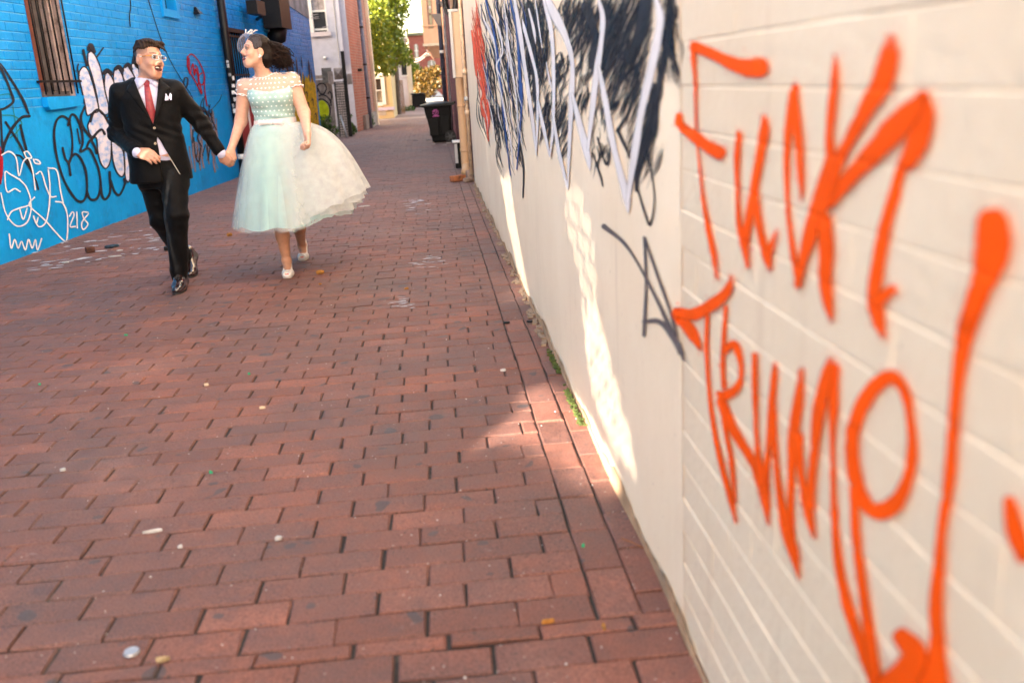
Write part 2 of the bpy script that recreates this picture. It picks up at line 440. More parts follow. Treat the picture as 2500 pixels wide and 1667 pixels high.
# far end of the alley, cross street and the ground all around
def far_paving():
    m, n, l, b = new_mat('far_paving')
    g = n.new('ShaderNodeNewGeometry'); t = n.new('ShaderNodeTexBrick'); t.inputs['Scale'].default_value = 1.0
    t.inputs['Brick Width'].default_value = RL; t.inputs['Row Height'].default_value = RS; t.inputs['Mortar Size'].default_value = .006
    t.inputs['Color1'].default_value = (.19, .13, .115, 1); t.inputs['Color2'].default_value = (.22, .15, .13, 1); t.inputs['Mortar'].default_value = (.1, .08, .07, 1)
    l.new(g.outputs['Position'], t.inputs['Vector'])
    c = mix_col(n, l, ramp(n, l, noise_node(n, l, .5).outputs['Fac'], .4, .7).outputs[0], t.outputs['Color'], (.33, .27, .25))
    l.new(c, b.inputs['Base Color']); b.inputs['Roughness'].default_value = .8
    return m
M_ASPH = mat('asphalt', (.06, .06, .062), .9, .25, 3, .4, 90)
g_ = mesh_obj('ground', [(-400, -200, -.05), (400, -200, -.05), (400, 900, -.05), (-400, 900, -.05)], [(0, 1, 2, 3)], mat('earth', (.16, .13, .11), .95, .3, 1.5)); tag(g_, kind='structure')
fp = mesh_obj('alley_pavement_far', [(-6, 36.1, -.006), (1.2, 36.1, -.006), (1.2, 56, -.006), (-6, 56, -.006)], [(0, 1, 2, 3)], far_paving()); tag(fp, kind='structure')
st = mesh_obj('cross_street', [(-60, 57, -.03), (60, 57, -.03), (60, 70, -.03), (-60, 70, -.03)], [(0, 1, 2, 3)], M_ASPH); tag(st, kind='structure')
sw = MB(); sw.box((0, 56.5, -.02), (120, 1.1, .12)); sw.box((0, 71.5, .03), (120, 3, .14)); s_o = sw.build('sidewalk', mat('concrete', (.42, .40, .37), .85, .15, 2, .2, 60)); tag(s_o, kind='structure')

# ------------------------------------------------------------------ right wall: painted brick near the camera, stucco beyond
RX = .506
def cream_mat(name, bump, bscale, k=1.0):
    m, n, l, b = new_mat(name)
    t = noise_node(n, l, 2.2, 5, .6); c = mix_col(n, l, ramp(n, l, t.outputs['Fac'], .3, .7).outputs[0], (.77*k, .62*k, .45*k), (.83*k, .69*k, .52*k))
    t2 = noise_node(n, l, 1.3, 6, .7, stretch=(1, 2.2, .5)); c = mix_col(n, l, ramp(n, l, t2.outputs['Fac'], .55, .8, (0, 0, 0, 1), (.6, .6, .6, 1)).outputs[0], c, (.72, .57, .41))
    t3 = noise_node(n, l, 55, 2, .5); c = mix_col(n, l, ramp(n, l, t3.outputs['Fac'], .73, .78, (0, 0, 0, 1), (.5, .5, .5, 1)).outputs[0], c, (.30, .22, .17))
    l.new(c, b.inputs['Base Color']); b.inputs['Roughness'].default_value = .5; b.inputs['Specular IOR Level'].default_value = .4
    dr = noise_node(n, l, 11, 4, .7, stretch=(1, 1, .09)); c = mix_col(n, l, ramp(n, l, dr.outputs['Fac'], .62, .74, (0, 0, 0, 1), (.34, .34, .34, 1)).outputs[0], c, (.52, .37, .26))
    ck = noise_node(n, l, 5, 7, .85); c = mix_col(n, l, ramp(n, l, ck.outputs['Fac'], .60, .66, (0, 0, 0, 1), (.28, .28, .28, 1)).outputs[0], c, (.60, .44, .31))
    sc = noise_node(n, l, 34, 6, .8); c = mix_col(n, l, ramp(n, l, sc.outputs['Fac'], .66, .70, (0, 0, 0, 1), (.4, .4, .4, 1)).outputs[0], c, (.42, .31, .23)); l.new(c, b.inputs['Base Color'])
    tb = noise_node(n, l, bscale, 5, .6); bp = n.new('ShaderNodeBump'); bp.inputs['Strength'].default_value = bump; bp.inputs['Distance'].default_value = .008
    l.new(tb.outputs['Fac'], bp.inputs['Height']); l.new(bp.outputs[0], b.inputs['Normal'])
    return m
M_CREAM = cream_mat('cream_paint', .35, 40, .93); M_STUCCO = cream_mat('cream_stucco', .3, 16, 1.08)
WEND = 12.05; YST = 1.9
CZ0 = 1.334-.0825*16; CH = .0825; BLW = .232
rwall = empty('painted_wall', (RX, 2, 0), 'cream painted wall along the right, brick near the camera and smooth stucco beyond', 'wall')
def stf(u, v):
    y = YST-.012+(WEND-YST+.012)*u; z = -.05+4.65*v
    k = min(1.0, max(0.0, (y-YST)/.25)); return (RX-.0012+k*(-.001+.0015*math.sin(y*1.7+z)+.001*math.sin(y*4.1-z*2.3)), y, z)
sm = MB(); sm.grid(stf, 120, 60); sm.quad((RX+.0, WEND, -.05), (RX+.0, WEND, 4.6), (6, WEND, 4.6), (6, WEND, -.05)); sm.quad((RX, YST, 4.6), (RX, WEND, 4.6), (6, WEND, 4.6), (6, YST, 4.6))
sm.build('stucco_coat', M_STUCCO, rwall, True)
mb = MB(); mb.box(((RX+.0019+6)/2, -3.03, 2.275), (6-RX-.0019, 9.94, 4.65)); mb.build('mortar_backing', M_CREAM, rwall)
wtempl = {}
rest = MB()
for c in range(-1, 24):
    z0 = CZ0+c*CH
    y = YST-(.0 if c % 2 else BLW/2)
    first = True
    while y > -.6:
        L = BLW
        y1 = y; y0 = y-L
        if first and c % 2 == 0:
            pass
        vis_ = in_frame((RX, (y0+y1)/2, z0+CH/2), 250) and y0 > .35
        w, h_ = L-.006, CH-.006
        dx, rx_ = random.gauss(0, .0004), random.gauss(0, .0022)
        if vis_:
            k3 = random.randrange(5)
            if k3 not in wtempl:
                V, F = brick_shape(w+.0092, h_+.0042, .03, .0021, RNG, .0004)
                V = np.stack([-V[:, 2], -V[:, 0], V[:, 1]], 1)      # top faces -X
                me = bpy.data.meshes.new('brick'); me.from_pydata([tuple(q) for q in V], [], F); me.update(); me.materials.append(M_CREAM)
                wtempl[k3] = me
            o = bpy.data.objects.new('brick', wtempl[k3]); put(o, rwall); o.matrix_parent_inverse = Matrix.Translation(-Vector(rwall.location))
            o.location = (RX+dx, (y0+y1)/2, z0+CH/2); o.rotation_euler = (rx_*.5, rx_, 0)
        else:
            rest.box((RX+.016, (y0+y1)/2, z0+CH/2), (.03, w, h_))
        y = y0; first = False
    if c % 2 == 0:
        rest.box((RX+.016, YST-BLW/4, z0+CH/2), (.03, BLW/2-.006, CH-.006))
tag(rest.build('bricks', M_CREAM, rwall), kind='stuff')
# ragged tan strip at the foot of the wall
st_ = MB(); V = []; n_ = 240
for i in range(n_+1):
    y = .9+(WEND-.9)*(i/n_)**1.6
    h_ = .035+.018*math.sin(y*3.1)+.014*math.sin(y*9.7+1)+random.uniform(-.008, .008)
    V.append((RX-.011-.006*math.sin(y*5), y, -.01)); V.append((RX-.0075, y, max(.012, h_)))
st_.add(V, [(2*i, 2*i+2, 2*i+3, 2*i+1) for i in range(n_)])
st_.build('base_coat', mat('tan_base', (.40, .25, .14), .85, .3, 12, .5, 70, dirt=(.20, .15, .11), dscale=6), rwall)
crack = MB()
for i in range(120):
    y = 4.4+random.random()*7.5; x = RX-.016-random.random()*.025
    crack.box((x, y, .002), (.012+.02*random.random(), .03+.06*random.random(), .006+.010*random.random()), random.uniform(-.4, .4))
tag(crack.build('crumbled_mortar', mat('crumbs', (.22, .15, .10), .95, .4, 40), rwall), kind='stuff')

# ------------------------------------------------------------------ spray paint strokes
def catmull(P, n):
    P = np.asarray(P, float); Q = np.vstack([2*P[0]-P[1], P, 2*P[-1]-P[-2]]); o = []
    for i in range(len(P)-1):
        p0, p1, p2, p3 = Q[i:i+4]
        for t in np.linspace(0, 1, n, endpoint=False):
            o.append(.5*((2*p1)+(-p0+p2)*t+(2*p0-5*p1+4*p2-p3)*t*t+(-p0+3*p1-3*p2+p3)*t**3))
    o.append(P[-1]); return np.array(o)
class Spray:
    def __init__(s, place, feather=.3, minw=.8): s.minw = minw; s.v = []; s.f = []; s.a = []; s.place = place; s.fe = feather; s.k = 0
    def stroke(s, pts, alpha=1.0, sub=8, cap=True, soft=None, tail=0.0, wob=.10):
        """pts rows: x, y, width in picture pixels"""
        Q = catmull(pts, sub); n = len(Q); fe = s.fe if soft is None else soft
        off = [-1, -(1-fe), -(1-2*fe) if fe < .45 else -.08, 0, (1-2*fe) if fe < .45 else .08, 1-fe, 1]
        al = [0, .45, 1, 1, 1, .45, 0]; base = len(s.v); s.k += 1; Q[:, 2] *= 1+wob*np.sin(np.arange(n)*.43+s.k*1.7)*np.cos(np.arange(n)*.19+s.k)
        for i in range(n):
            t = Q[min(i+1, n-1), :2]-Q[max(i-1, 0), :2]; t = t/(np.linalg.norm(t)+1e-9); nn = np.array([-t[1], t[0]])
            w = max(Q[i, 2], s.minw)*.5*(1+fe*.9); e = 1.0-tail*max(0.0, i/(n-1)-.55)/.45
            for o_, a_ in zip(off, al):
                s.v.append(s.place(Q[i, :2]+nn*w*o_, s.k+.9*i/n)); s.a.append(a_*alpha*e)
        m = 7
        for i in range(n-1):
            for j in range(m-1): s.f.append((base+i*m+j, base+i*m+j+1, base+(i+1)*m+j+1, base+(i+1)*m+j))
        if cap:
            for i, sg in ((0, -1), (n-1, 1)):
                t = Q[min(i+1, n-1), :2]-Q[max(i-1, 0), :2]; t = t/(np.linalg.norm(t)+1e-9); nn = np.array([-t[1], t[0]])
                w = max(Q[i, 2], s.minw)*.5*(1+fe*.9); b2 = len(s.v)
                prev = [base+i*m+j for j in range(m)]
                for ring in (.35, .7, 1.0):
                    cur = []
                    for o_, a_ in zip(off, al):
                        q = Q[i, :2]+sg*t*w*ring*math.sqrt(max(0, 1-o_*o_))+nn*w*o_
                        s.v.append(s.place(q, s.k+(0 if sg < 0 else .9))); s.a.append(a_*alpha*(1-tail if sg > 0 else 1)*{.35: .95, .7: .55, 1.0: 0}[ring]); cur.append(len(s.v)-1)
                    for j in range(m-1): s.f.append((prev[j], prev[j+1], cur[j+1], cur[j]))
                    prev = cur
    def fill(s, poly, alpha=1.0):
        s.k += 1; base = len(s.v); P = np.asarray(poly, float); c = P.mean(0)
        s.v.append(s.place(c, s.k)); s.a.append(alpha)
        m = len(P)
        for r in (.5, .93, 1.0):
            for q in P: s.v.append(s.place(c+(q-c)*r, s.k)); s.a.append(alpha if r < 1 else 0.3)
        for k in range(m): s.f.append((base, base+1+k, base+1+(k+1) % m))
        for g in range(2):
            for k in range(m): s.f.append((base+1+g*m+k, base+1+g*m+(k+1) % m, base+1+(g+1)*m+(k+1) % m, base+1+(g+1)*m+k))
    def build(s, name, m, parent=None): return mesh_obj(name, s.v, s.f, m, parent, attrs={'a': np.clip(s.a, 0, 1)})
def rel_right(y, z):
    """depth of the brick relief so the paint follows the joints"""
    if y > YST: return 0.0
    c = (z-CZ0)/CH; fz = c-math.floor(c); dz = min(fz, 1-fz)*CH
    row = math.floor(c); yy = (YST-(0 if row % 2 else BLW/2)-y)/BLW; fy = yy-math.floor(yy); dy = min(fy, 1-fy)*BLW
    d = min(dz, dy); return max(0.0, min(1.0, (.0035-d)/.0022))*.0014
def place_right(lift):
    def f(q, k):
        P = onX(q, RX); X = RX-lift-.00003*(k % 61)+rel_right(P[1], P[2])
        return (X if P[1] < YST else X-.0036, P[1], P[2])
    return f
g5 = lambda *r: [(1600+a/1.96, b/1.96, c/1.96) for a, b, c in r]
g6 = lambda *r: [(1600+a/1.621, 700+b/1.621, c/1.621) for a, b, c in r]
M_OR = paint_mat('orange_spray', (.84, .085, .002), .75, .10, 9)
gr = empty('graffiti_lettering', (RX, 1.2, 0), 'large orange spray-painted scrawl in two lines across the cream brick wall', 'graffiti')
S = Spray(place_right(.0040), .30)
top = [
 g5((200, 225, 55), (290, 262, 55), (380, 305, 72), (460, 325, 92), (500, 322, 112)),
 g5((192, 212, 22), (193, 290, 22), (202, 400, 15), (207, 620, 11), (225, 820, 12), (240, 950, 16), (262, 1080, 30), (288, 1210, 36), (305, 1330, 22)),
 g5((124, 550, 20), (132, 600, 40), (190, 648, 58), (260, 700, 60), (312, 728, 78)),
 g5((412, 640, 28), (404, 760, 32), (405, 900, 20), (415, 1080, 30), (440, 1180, 45), (455, 1275, 30)),
 g5((440, 1160, 40), (475, 950, 45), (510, 750, 48), (533, 620, 55), (532, 560, 40)),
 g5((492, 920, 26), (510, 1080, 36), (545, 1220, 50), (560, 1290, 25)), g5((550, 1220, 40), (580, 1150, 26), (596, 1100, 14)),
 g5((697, 1365, 30), (672, 1210, 32), (646, 1000, 22), (640, 820, 30), (646, 640, 40), (668, 480, 48), (680, 420, 40)),
 g5((676, 450, 45), (698, 640, 45), (710, 830, 36), (716, 950, 24)),
 g5((697, 1360, 36), (722, 1250, 48), (770, 1080, 80), (825, 910, 95), (855, 770, 60), (852, 640, 42), (865, 500, 50), (880, 340, 42), (880, 265, 20)),
 g5((835, 950, 88), (895, 770, 60), (950, 665, 60), (1040, 500, 90), (1105, 390, 118), (1138, 270, 118), (1148, 190, 84)),
 g5((855, 960, 70), (960, 835, 78), (1070, 720, 110), (1170, 610, 140), (1260, 510, 110), (1300, 465, 80)),
 g5((1300, 470, 76), (1312, 560, 100), (1270, 690, 112), (1228, 770, 92)),
 g5((1195, 790, 50), (1152, 950, 60), (1110, 1100, 65), (1075, 1300, 70), (1060, 1440, 72), (1085, 1540, 64)),
 g5((1085, 1440, 60), (1150, 1385, 55)),
 g5((826, 1050, 74), (836, 1200, 76), (830, 1330, 70), (845, 1450, 56), (862, 1530, 26)),
 g6((885, 60, 70), (898, 130, 52), (915, 195, 30)),
 g5((1640, 1080, 185), (1640, 1180, 188), (1612, 1290, 160), (1568, 1410, 112), (1510, 1550, 112))]
bot = [
 g6((102, 100, 40), (160, 108, 52), (230, 72, 50), (290, 22, 45), (312, -40, 26)), g6((102, 112, 45), (150, 178, 52), (186, 245, 24)),
 g6((215, 90, 18), (211, 230, 17), (220, 400, 15), (240, 560, 20), (270, 700, 25), (305, 830, 30), (326, 925, 18)),
 g6((286, 80, 16), (278, 200, 18), (274, 300, 20), (278, 395, 20)),
 g6((278, 260, 22), (318, 226, 36), (340, 270, 28), (348, 340, 18), (330, 400, 36), (280, 430, 48), (256, 420, 26)),
 g6((268, 425, 26), (288, 560, 20), (312, 700, 22), (326, 850, 18)),
 g6((270, 455, 42), (300, 530, 45), (350, 620, 38), (400, 700, 40), (430, 770, 60), (445, 850, 45), (456, 935, 20)),
 g6((403, 268, 22), (405, 400, 25), (408, 520, 18), (415, 640, 22), (432, 770, 40)),
 g6((440, 790, 38), (455, 650, 25), (468, 480, 30), (480, 345, 28), (482, 302, 18)),
 g6((476, 470, 24), (485, 640, 22), (500, 800, 30), (530, 960, 50), (560, 1060, 46), (577, 1150, 14)),
 g6((546, 985, 30), (545, 800, 30), (555, 600, 48), (575, 450, 46), (588, 330, 32)),
 g6((576, 590, 38), (590, 750, 30), (615, 880, 46), (638, 985, 24)),
 g6((625, 860, 40), (640, 680, 35), (662, 480, 56), (696, 340, 56), (708, 290, 40)),
 g6((720, 320, 40), (716, 480, 40), (712, 620, 22), (715, 750, 22), (720, 900, 28), (735, 1080, 38), (770, 1250, 46), (810, 1370, 50), (850, 1480, 50), (882, 1575, 46)),
 g6((792, 570, 58), (830, 468, 62), (890, 385, 66), (950, 355, 58), (1000, 415, 46), (1022, 520, 35), (1030, 650, 46), (1010, 760, 50), (970, 845, 70), (910, 885, 76), (850, 865, 60), (806, 770, 62), (790, 660, 62), (792, 570, 58)),
 g6((800, 800, 40), (810, 1000, 38), (830, 1150, 40), (850, 1300, 46), (870, 1430, 50), (890, 1580, 60)),
 g6((1295, 30, 100), (1240, 200, 76), (1215, 350, 56), (1195, 550, 50), (1180, 750, 50), (1150, 950, 40), (1140, 1060, 46), (1125, 1250, 60), (1130, 1400, 66), (1120, 1500, 115), (1095, 1600, 230)),
 g6((995, 1385, 80), (1045, 1450, 105), (1005, 1530, 140), (960, 1590, 170)), g6((1422, 850, 50), (1442, 950, 84), (1475, 1050, 84))]
osr = random.Random(4)
for s_ in top+bot:
    S.stroke(s_, sub=10, tail=.5 if s_[-1][2] < .75*max(q[2] for q in s_) else .12, wob=.05)
    for q in s_:
        for _ in range(int(3+q[2]*.12)):                      # overspray specks
            r_ = q[2]*osr.uniform(.5, 1.0); t_ = osr.uniform(0, 6.28); x_, y_ = q[0]+r_*math.cos(t_), q[1]+r_*math.sin(t_)
            S.stroke([(x_, y_, osr.uniform(1.2, 4.5)), (x_+.8, y_+1, 1.5)], sub=1, alpha=osr.uniform(.5, .9))
S.build('spray_strokes', M_OR, gr)
# --- black, white and blue mural on the stucco
g4 = lambda *r: [(1050+a/2.614, b/2.614, c/2.614) for a, b, c in r]
mur = empty('graffiti_mural', (RX, 4, 0), 'black and white spray mural of long pointed strokes with blue lines on the cream wall', 'graffiti')
rr = random.Random(11)
D = Spray(place_right(.0008), .45); B2 = Spray(place_right(.0010), .42)
def hatch(x0, x1, y0, y1, n, dx, dy, w0, w1, a0, a1, S_):
    for _ in range(n):
        x = rr.uniform(x0, x1); y = rr.uniform(y0, y1); L = rr.uniform(.5, 1.2)
        w = rr.uniform(w0, w1); bx = rr.uniform(-25, 25)
        S_.stroke(g4((x, y, w*.5), (x+dx*L*.5+bx, y+dy*L*.5, w), (x+dx*L, y+dy*L, w*.25)), alpha=rr.uniform(a0, a1), sub=4)
for x0, x1, y0, y1, n, dx, dy in ((930, 1080, -60, 250, 46, -70, 190), (1120, 1440, -80, 330, 95, -110, 260), (1150, 1400, 250, 620, 40, -90, 230), (830, 930, -40, 120, 14, -30, 120), (600, 770, -60, 330, 60, -10, 210), (640, 790, 300, 800, 40, -20, 150), (810, 900, 330, 900, 38, -40, 120), (960, 1040, 300, 620, 16, -40, 160), (1480, 1590, -80, 380, 46, 15, 180), (1330, 1500, 520, 1020, 46, -70, 200), (1040, 1140, 560, 1000, 16, -10, 150)):
    hatch(x0, x1, y0, y1, n//3, dx, dy, 26, 60, .34, .5, D); hatch(x0, x1, y0, y1, int(n*1.5), dx, dy, 5, 17, .45, 1.0, B2)
hatch(300, 580, -60, 700, 200, 45, 230, 3, 8, .7, 1.0, B2)
hatch(400, 590, 600, 950, 46, 30, 180, 3, 9, .7, 1.0, B2)
for s_ in (g4((1445, 540, 26), (1425, 750, 76), (1390, 900, 84), (1340, 1050, 64), (1330, 1210, 28)), g4((1550, -20, 60), (1545, 200, 60), (1500, 400, 54), (1465, 620, 46), (1440, 860, 50)),
           g4((1340, 415, 40), (1280, 465, 30), (1215, 535, 16)), g4((1330, 1180, 16), (1388, 1370, 18), (1420, 1430, 18), (1446, 1250, 13), (1408, 990, 12)), g4((1345, 470, 30), (1285, 700, 24), (1210, 830, 26)), g4((1205, 660, 34), (1160, 700, 26)),
           g4((1210, 830, 26), (1255, 930, 24), (1290, 1010, 14)), g4((1080, 880, 12), (1110, 990, 14), (1140, 1050, 20), (1160, 980, 10)), g4((1050, 980, 12), (1100, 1130, 16), (1112, 1185, 10)), g4((560, 820, 12), (600, 1050, 14), (598, 1260, 8)), g4((1120, 60, 110), (1150, 250, 110), (1130, 420, 60)), g4((1390, 20, 130), (1360, 200, 110), (1290, 380, 60)), g4((1010, 60, 90), (1060, 220, 60), (1040, 420, 46)), g4((640, 40, 60), (660, 300, 56), (680, 560, 44), (690, 760, 24))):
    D.stroke(s_, alpha=.95)
M_BK = paint_mat('black_spray', (.018, .02, .028), .55, .3)
D.build('black_shading', M_BK, mur); B2.build('thin_black_lines', M_BK, mur)
BL = Spray(place_right(.0026), .3)
hatch(330, 590, -60, 560, 15, 45, 260, 3, 8, .8, 1.0, BL)
for s_ in (g4((520, 0, 16), (560, 200, 14), (580, 480, 20), (585, 640, 26)), g4((360, 0, 12), (430, 300, 12), (470, 700, 10), (520, 1120, 8)), g4((585, 540, 30), (590, 700, 12), (560, 1080, 8))): BL.stroke(s_)
BL.build('blue_lines', paint_mat('blue_spray', (.02, .075, .26), .5, .2), mur)
Wh = Spray(place_right(.0034), .36)
for s_ in (g4((545, -10, 40), (580, 200, 36), (620, 480, 32), (660, 750, 30), (688, 990, 16)), g4((688, 960, 14), (696, 700, 22), (690, 500, 26), (650, 330, 26), (612, 190, 26), (598, 125, 12)),
           g4((690, 600, 20), (730, 800, 30), (772, 985, 28)), g4((775, 1000, 18), (796, 800, 25), (800, 500, 28), (790, 250, 32), (762, 90, 42), (735, -20, 50)), g4((790, 700, 24), (830, 950, 32), (886, 1195, 26)),
           g4((890, 1205, 18), (900, 950, 28), (916, 600, 42), (920, 400, 38), (878, 240, 54), (800, 80, 72), (750, -30, 50)), g4((920, 600, 40), (970, 800, 52), (1020, 1000, 50), (1032, 1085, 18)), g4((1022, 950, 40), (1050, 700, 42), (1080, 450, 52), (1110, 250, 42), (1116, 100, 42), (1085, -20, 30)),
           g4((1090, 420, 40), (1130, 620, 46), (1180, 900, 52), (1230, 1100, 54), (1268, 1250, 62), (1282, 1350, 26)), g4((1276, 1290, 50), (1320, 1000, 58), (1370, 700, 62), (1430, 450, 70), (1472, 250, 64), (1490, 100, 64), (1455, -30, 50)),
           g4((680, -10, 13), (702, 150, 14), (726, 310, 9)), g4((640, 60, 20), (672, 190, 26), (684, 280, 10)), g4((752, 400, 13), (775, 520, 16), (792, 580, 8)), g4((350, 130, 18), (400, 230, 24), (420, 300, 8)), g4((395, 100, 16), (440, 170, 18), (470, 330, 12), (430, 420, 16), (470, 520, 10)), g4((430, 440, 14), (480, 700, 12), (520, 900, 14), (540, 1080, 10)), g4((480, 0, 12), (510, 300, 12), (560, 640, 12), (570, 900, 8))):
    m_ = len(s_)-1; Wh.stroke([(x, y, w*(.86 if 0 < i < m_ else .5)) for i, (x, y, w) in enumerate(s_)])
hatch(320, 590, -40, 760, 16, 45, 230, 4, 9, .8, 1.0, Wh)
Wh.build('white_strokes', paint_mat('white_spray', (.70, .66, .67), .5, .10, 5), mur)
rd = empty('red_graffiti', (RX, 10, 0), 'faded red-orange scribbled lettering on the cream wall beside the beige drainpipe', 'graffiti')
Rd = Spray(place_right(.0022), .35)
for _ in range(46):
    x = rr.uniform(255, 300); y = rr.uniform(-40, 480); t = y/900
    Rd.stroke(g4((x+t*60, y, 3), (x+25+t*60+rr.uniform(-12, 12), y+140, rr.uniform(5, 11)), (x+45+t*60, y+rr.uniform(200, 330), 3)), alpha=rr.uniform(.5, .9), sub=4)
for s_ in (g4((325, 520, 14), (345, 600, 22), (330, 660, 16), (350, 740, 24), (372, 720, 14)), g4((372, 640, 12), (378, 760, 22), (370, 850, 14)), g4((270, 200, 12), (290, 330, 26), (300, 480, 14)), g4((345, 700, 12), (365, 800, 12), (378, 900, 8))): Rd.stroke(s_, alpha=.95)
Rd.build('red_strokes', paint_mat('red_spray', (.72, .10, .045), .55, .2), rd)
tg = empty('grey_tag', (RX, 2, 0), 'thin grey pointed tag sprayed between the mural and the orange lettering', 'graffiti')
vw = lambda *r: [(a*1.063, b*1.063, c*1.063) for a, b, c in r]
Tg = Spray(place_right(.0024), .3)
for s_ in (vw((1392, 520, 12), (1440, 560, 8), (1480, 622, 7), (1520, 700, 9), (1560, 790, 11), (1572, 826, 6)), vw((1485, 545, 6), (1489, 650, 7), (1484, 768, 9)), vw((1486, 546, 6), (1508, 610, 8), (1545, 715, 8), (1560, 770, 6)), vw((1484, 738, 9), (1520, 738, 13), (1550, 770, 16), (1570, 812, 10))): Tg.stroke(s_, alpha=.9)
Tg.build('grey_strokes', paint_mat('grey_spray', (.115, .10, .105), .55, .2), tg)
# ------------------------------------------------------------------ blue wall on the left
def blue_mat(name, c0, c1, bump, bscale, streak=True):
    m, n, l, b = new_mat(name)
    t = noise_node(n, l, 1.6, 5, .6); c = mix_col(n, l, ramp(n, l, t.outputs['Fac'], .3, .7).outputs[0], c0, c1)
    t2 = noise_node(n, l, 9, 5, .7); c = mix_col(n, l, ramp(n, l, t2.outputs['Fac'], .55, .75, (0, 0, 0, 1), (.55, .55, .55, 1)).outputs[0], c, (.015, .38, .95))
    if streak:
        t3 = noise_node(n, l, 16, 4, .7, stretch=(.35, .35, 5)); c = mix_col(n, l, ramp(n, l, t3.outputs['Fac'], .66, .74, (0, 0, 0, 1), (.7, .7, .7, 1)).outputs[0], c, (.40, .60, .80))
    t4 = noise_node(n, l, 3, 6, .75); c = mix_col(n, l, ramp(n, l, t4.outputs['Fac'], .52, .72, (0, 0, 0, 1), (.7, .7, .7, 1)).outputs[0], c, (.010, .15, .38))
    l.new(c, b.inputs['Base Color']); b.inputs['Roughness'].default_value = .5; b.inputs['Specular IOR Level'].default_value = .18
    tb = noise_node(n, l, bscale, 6, .65); bp = n.new('ShaderNodeBump'); bp.inputs['Strength'].default_value = bump; bp.inputs['Distance'].default_value = .012
    l.new(tb.outputs['Fac'], bp.inputs['Height']); l.new(bp.outputs[0], b.inputs['Normal'])
    return m
M_BLUE = blue_mat('blue_brick_paint', (.001, .215, .58), (.002, .285, .71), .5, 34)
M_BLUE2 = blue_mat('blue_stucco_paint', (.001, .25, .63), (.002, .325, .76), .45, 14, False)
M_JOINT = blue_mat('blue_joint_paint', (.03, .27, .55), (.14, .44, .72), .3, 30)
M_BLKM = mat('black_metal', (.006, .006, .007), .5, .3, 30, spec=.22)
M_GREYC = mat('weathered_render', (.32, .29, .27), .9, .3, 4, .5, 30, dirt=(.12, .11, .10), dscale=3)
ZB = 1.27; SEND = 14.25; SBEG = -11.0
w1a, w1z = sz((103, 238)); w1b = sz((187, 237))[0]
w2a = sz((547, 130))[0]; w2b = sz((588, 130))[0]; w2z0 = sz((566, 196))[1]; w2z1 = sz((550, 78))[1]
w3a = sz((397, 8))[0]; w3b = sz((424, 8))[0]; w3z = sz((408, 24))[1]
OPEN = [(w1a, w1b, w1z, w1z+1.55), (w2a, w2b, w2z0, w2z1), (w3a, w3b, w3z, w3z+.7)]
bw = empty('blue_building', (LA[0], LA[1], 0), 'bright blue painted brick building with graffiti along the left of the alley', 'building')
def sheet(s0, s1, z0, z1, off, holes):
    ss = sorted({s0, s1, *[x for h in holes for x in h[:2] if s0 < x < s1]}); zz = sorted({z0, z1, *[x for h in holes for x in h[2:] if z0 < x < z1]})
    q = MB()
    for a, b in zip(ss, ss[1:]):
        for c, d in zip(zz, zz[1:]):
            ms, mz = (a+b)/2, (c+d)/2
            if any(h[0] < ms < h[1] and h[2] < mz < h[3] for h in holes): continue
            q.quad(Lp(a, c, off), Lp(b, c, off), Lp(b, d, off), Lp(a, d, off))
    return q
ZT = 3.15; SCUT = -4.0; HB = 4.9; HN = 7.0
sheet(SCUT, SEND, -.05, ZB, 0, []).build('lower_render', M_BLUE2, bw)
sheet(SCUT, SEND, ZB-.01, ZT, -.0075, OPEN).build('joint_backing', M_JOINT, bw)
q = sheet(SCUT, 8.0, ZT, HB, 0, OPEN); q.quad(Lp(SCUT, HB), Lp(8, HB), Lp(8, HB, -8), Lp(SCUT, HB, -8))
q.quad(Lp(8, ZT), Lp(SEND-2.3, ZT), Lp(SEND-2.3, HN), Lp(8, HN)); q.quad(Lp(8, HN), Lp(SEND, HN), Lp(SEND, HN, -9), Lp(8, HN, -9)); q.quad(Lp(8, HB), Lp(8, HB, -9), Lp(8, HN, -9), Lp(8, HN))
q.build('upper_wall', M_BLUE, bw)
# unseen blocker added by the camera; its cutouts shape the sun streaks and patch
def toward_sun(P):
    d = np.array([sd[0], sd[1], sd[2]]); t = (LN@(LA-P[:2]))/(LN@d[:2]); Q = P+d*t; return float((Q[:2]-LA)@LD), float(Q[2])
vp = lambda *r: [(x*1.063, y*1.063) for x, y in r]
slots = [([toward_sun(onX(q, RX)) for q in vp((1150, 405), (1172, 405), (1186, 510), (1212, 650), (1222, 705), (1208, 702), (1194, 640), (1166, 510))], .18),
         ([toward_sun(onX(q, RX)) for q in vp((1290, 440), (1345, 430), (1362, 560), (1378, 690), (1348, 700), (1312, 560))], .06),
         ([toward_sun(onX(q, RX)) for q in vp((1338, 700), (1366, 690), (1412, 850), (1450, 1000), (1458, 1085), (1415, 1040), (1362, 900), (1345, 800))], .17),
         ([toward_sun(onG(q)) for q in vp((1225, 895), (1270, 905), (1330, 935), (1372, 968), (1420, 1040), (1455, 1100), (1390, 1112), (1330, 1096), (1290, 1060), (1240, 1030), (1195, 1005), (1145, 1018), (1152, 990), (1200, 958))], .97)]
g0 = np.mean(slots[3][0], axis=0); slots[3] = ([tuple(g0+(np.array(q)-g0)*np.array([1.14, 1.22])) for q in slots[3][0]], .97)
def inside(x, y, P):
    c = False; j = len(P)-1
    for i in range(len(P)):
        if (P[i][1] > y) != (P[j][1] > y) and x < (P[j][0]-P[i][0])*(y-P[i][1])/(P[j][1]-P[i][1])+P[i][0]: c = not c
        j = i
    return c
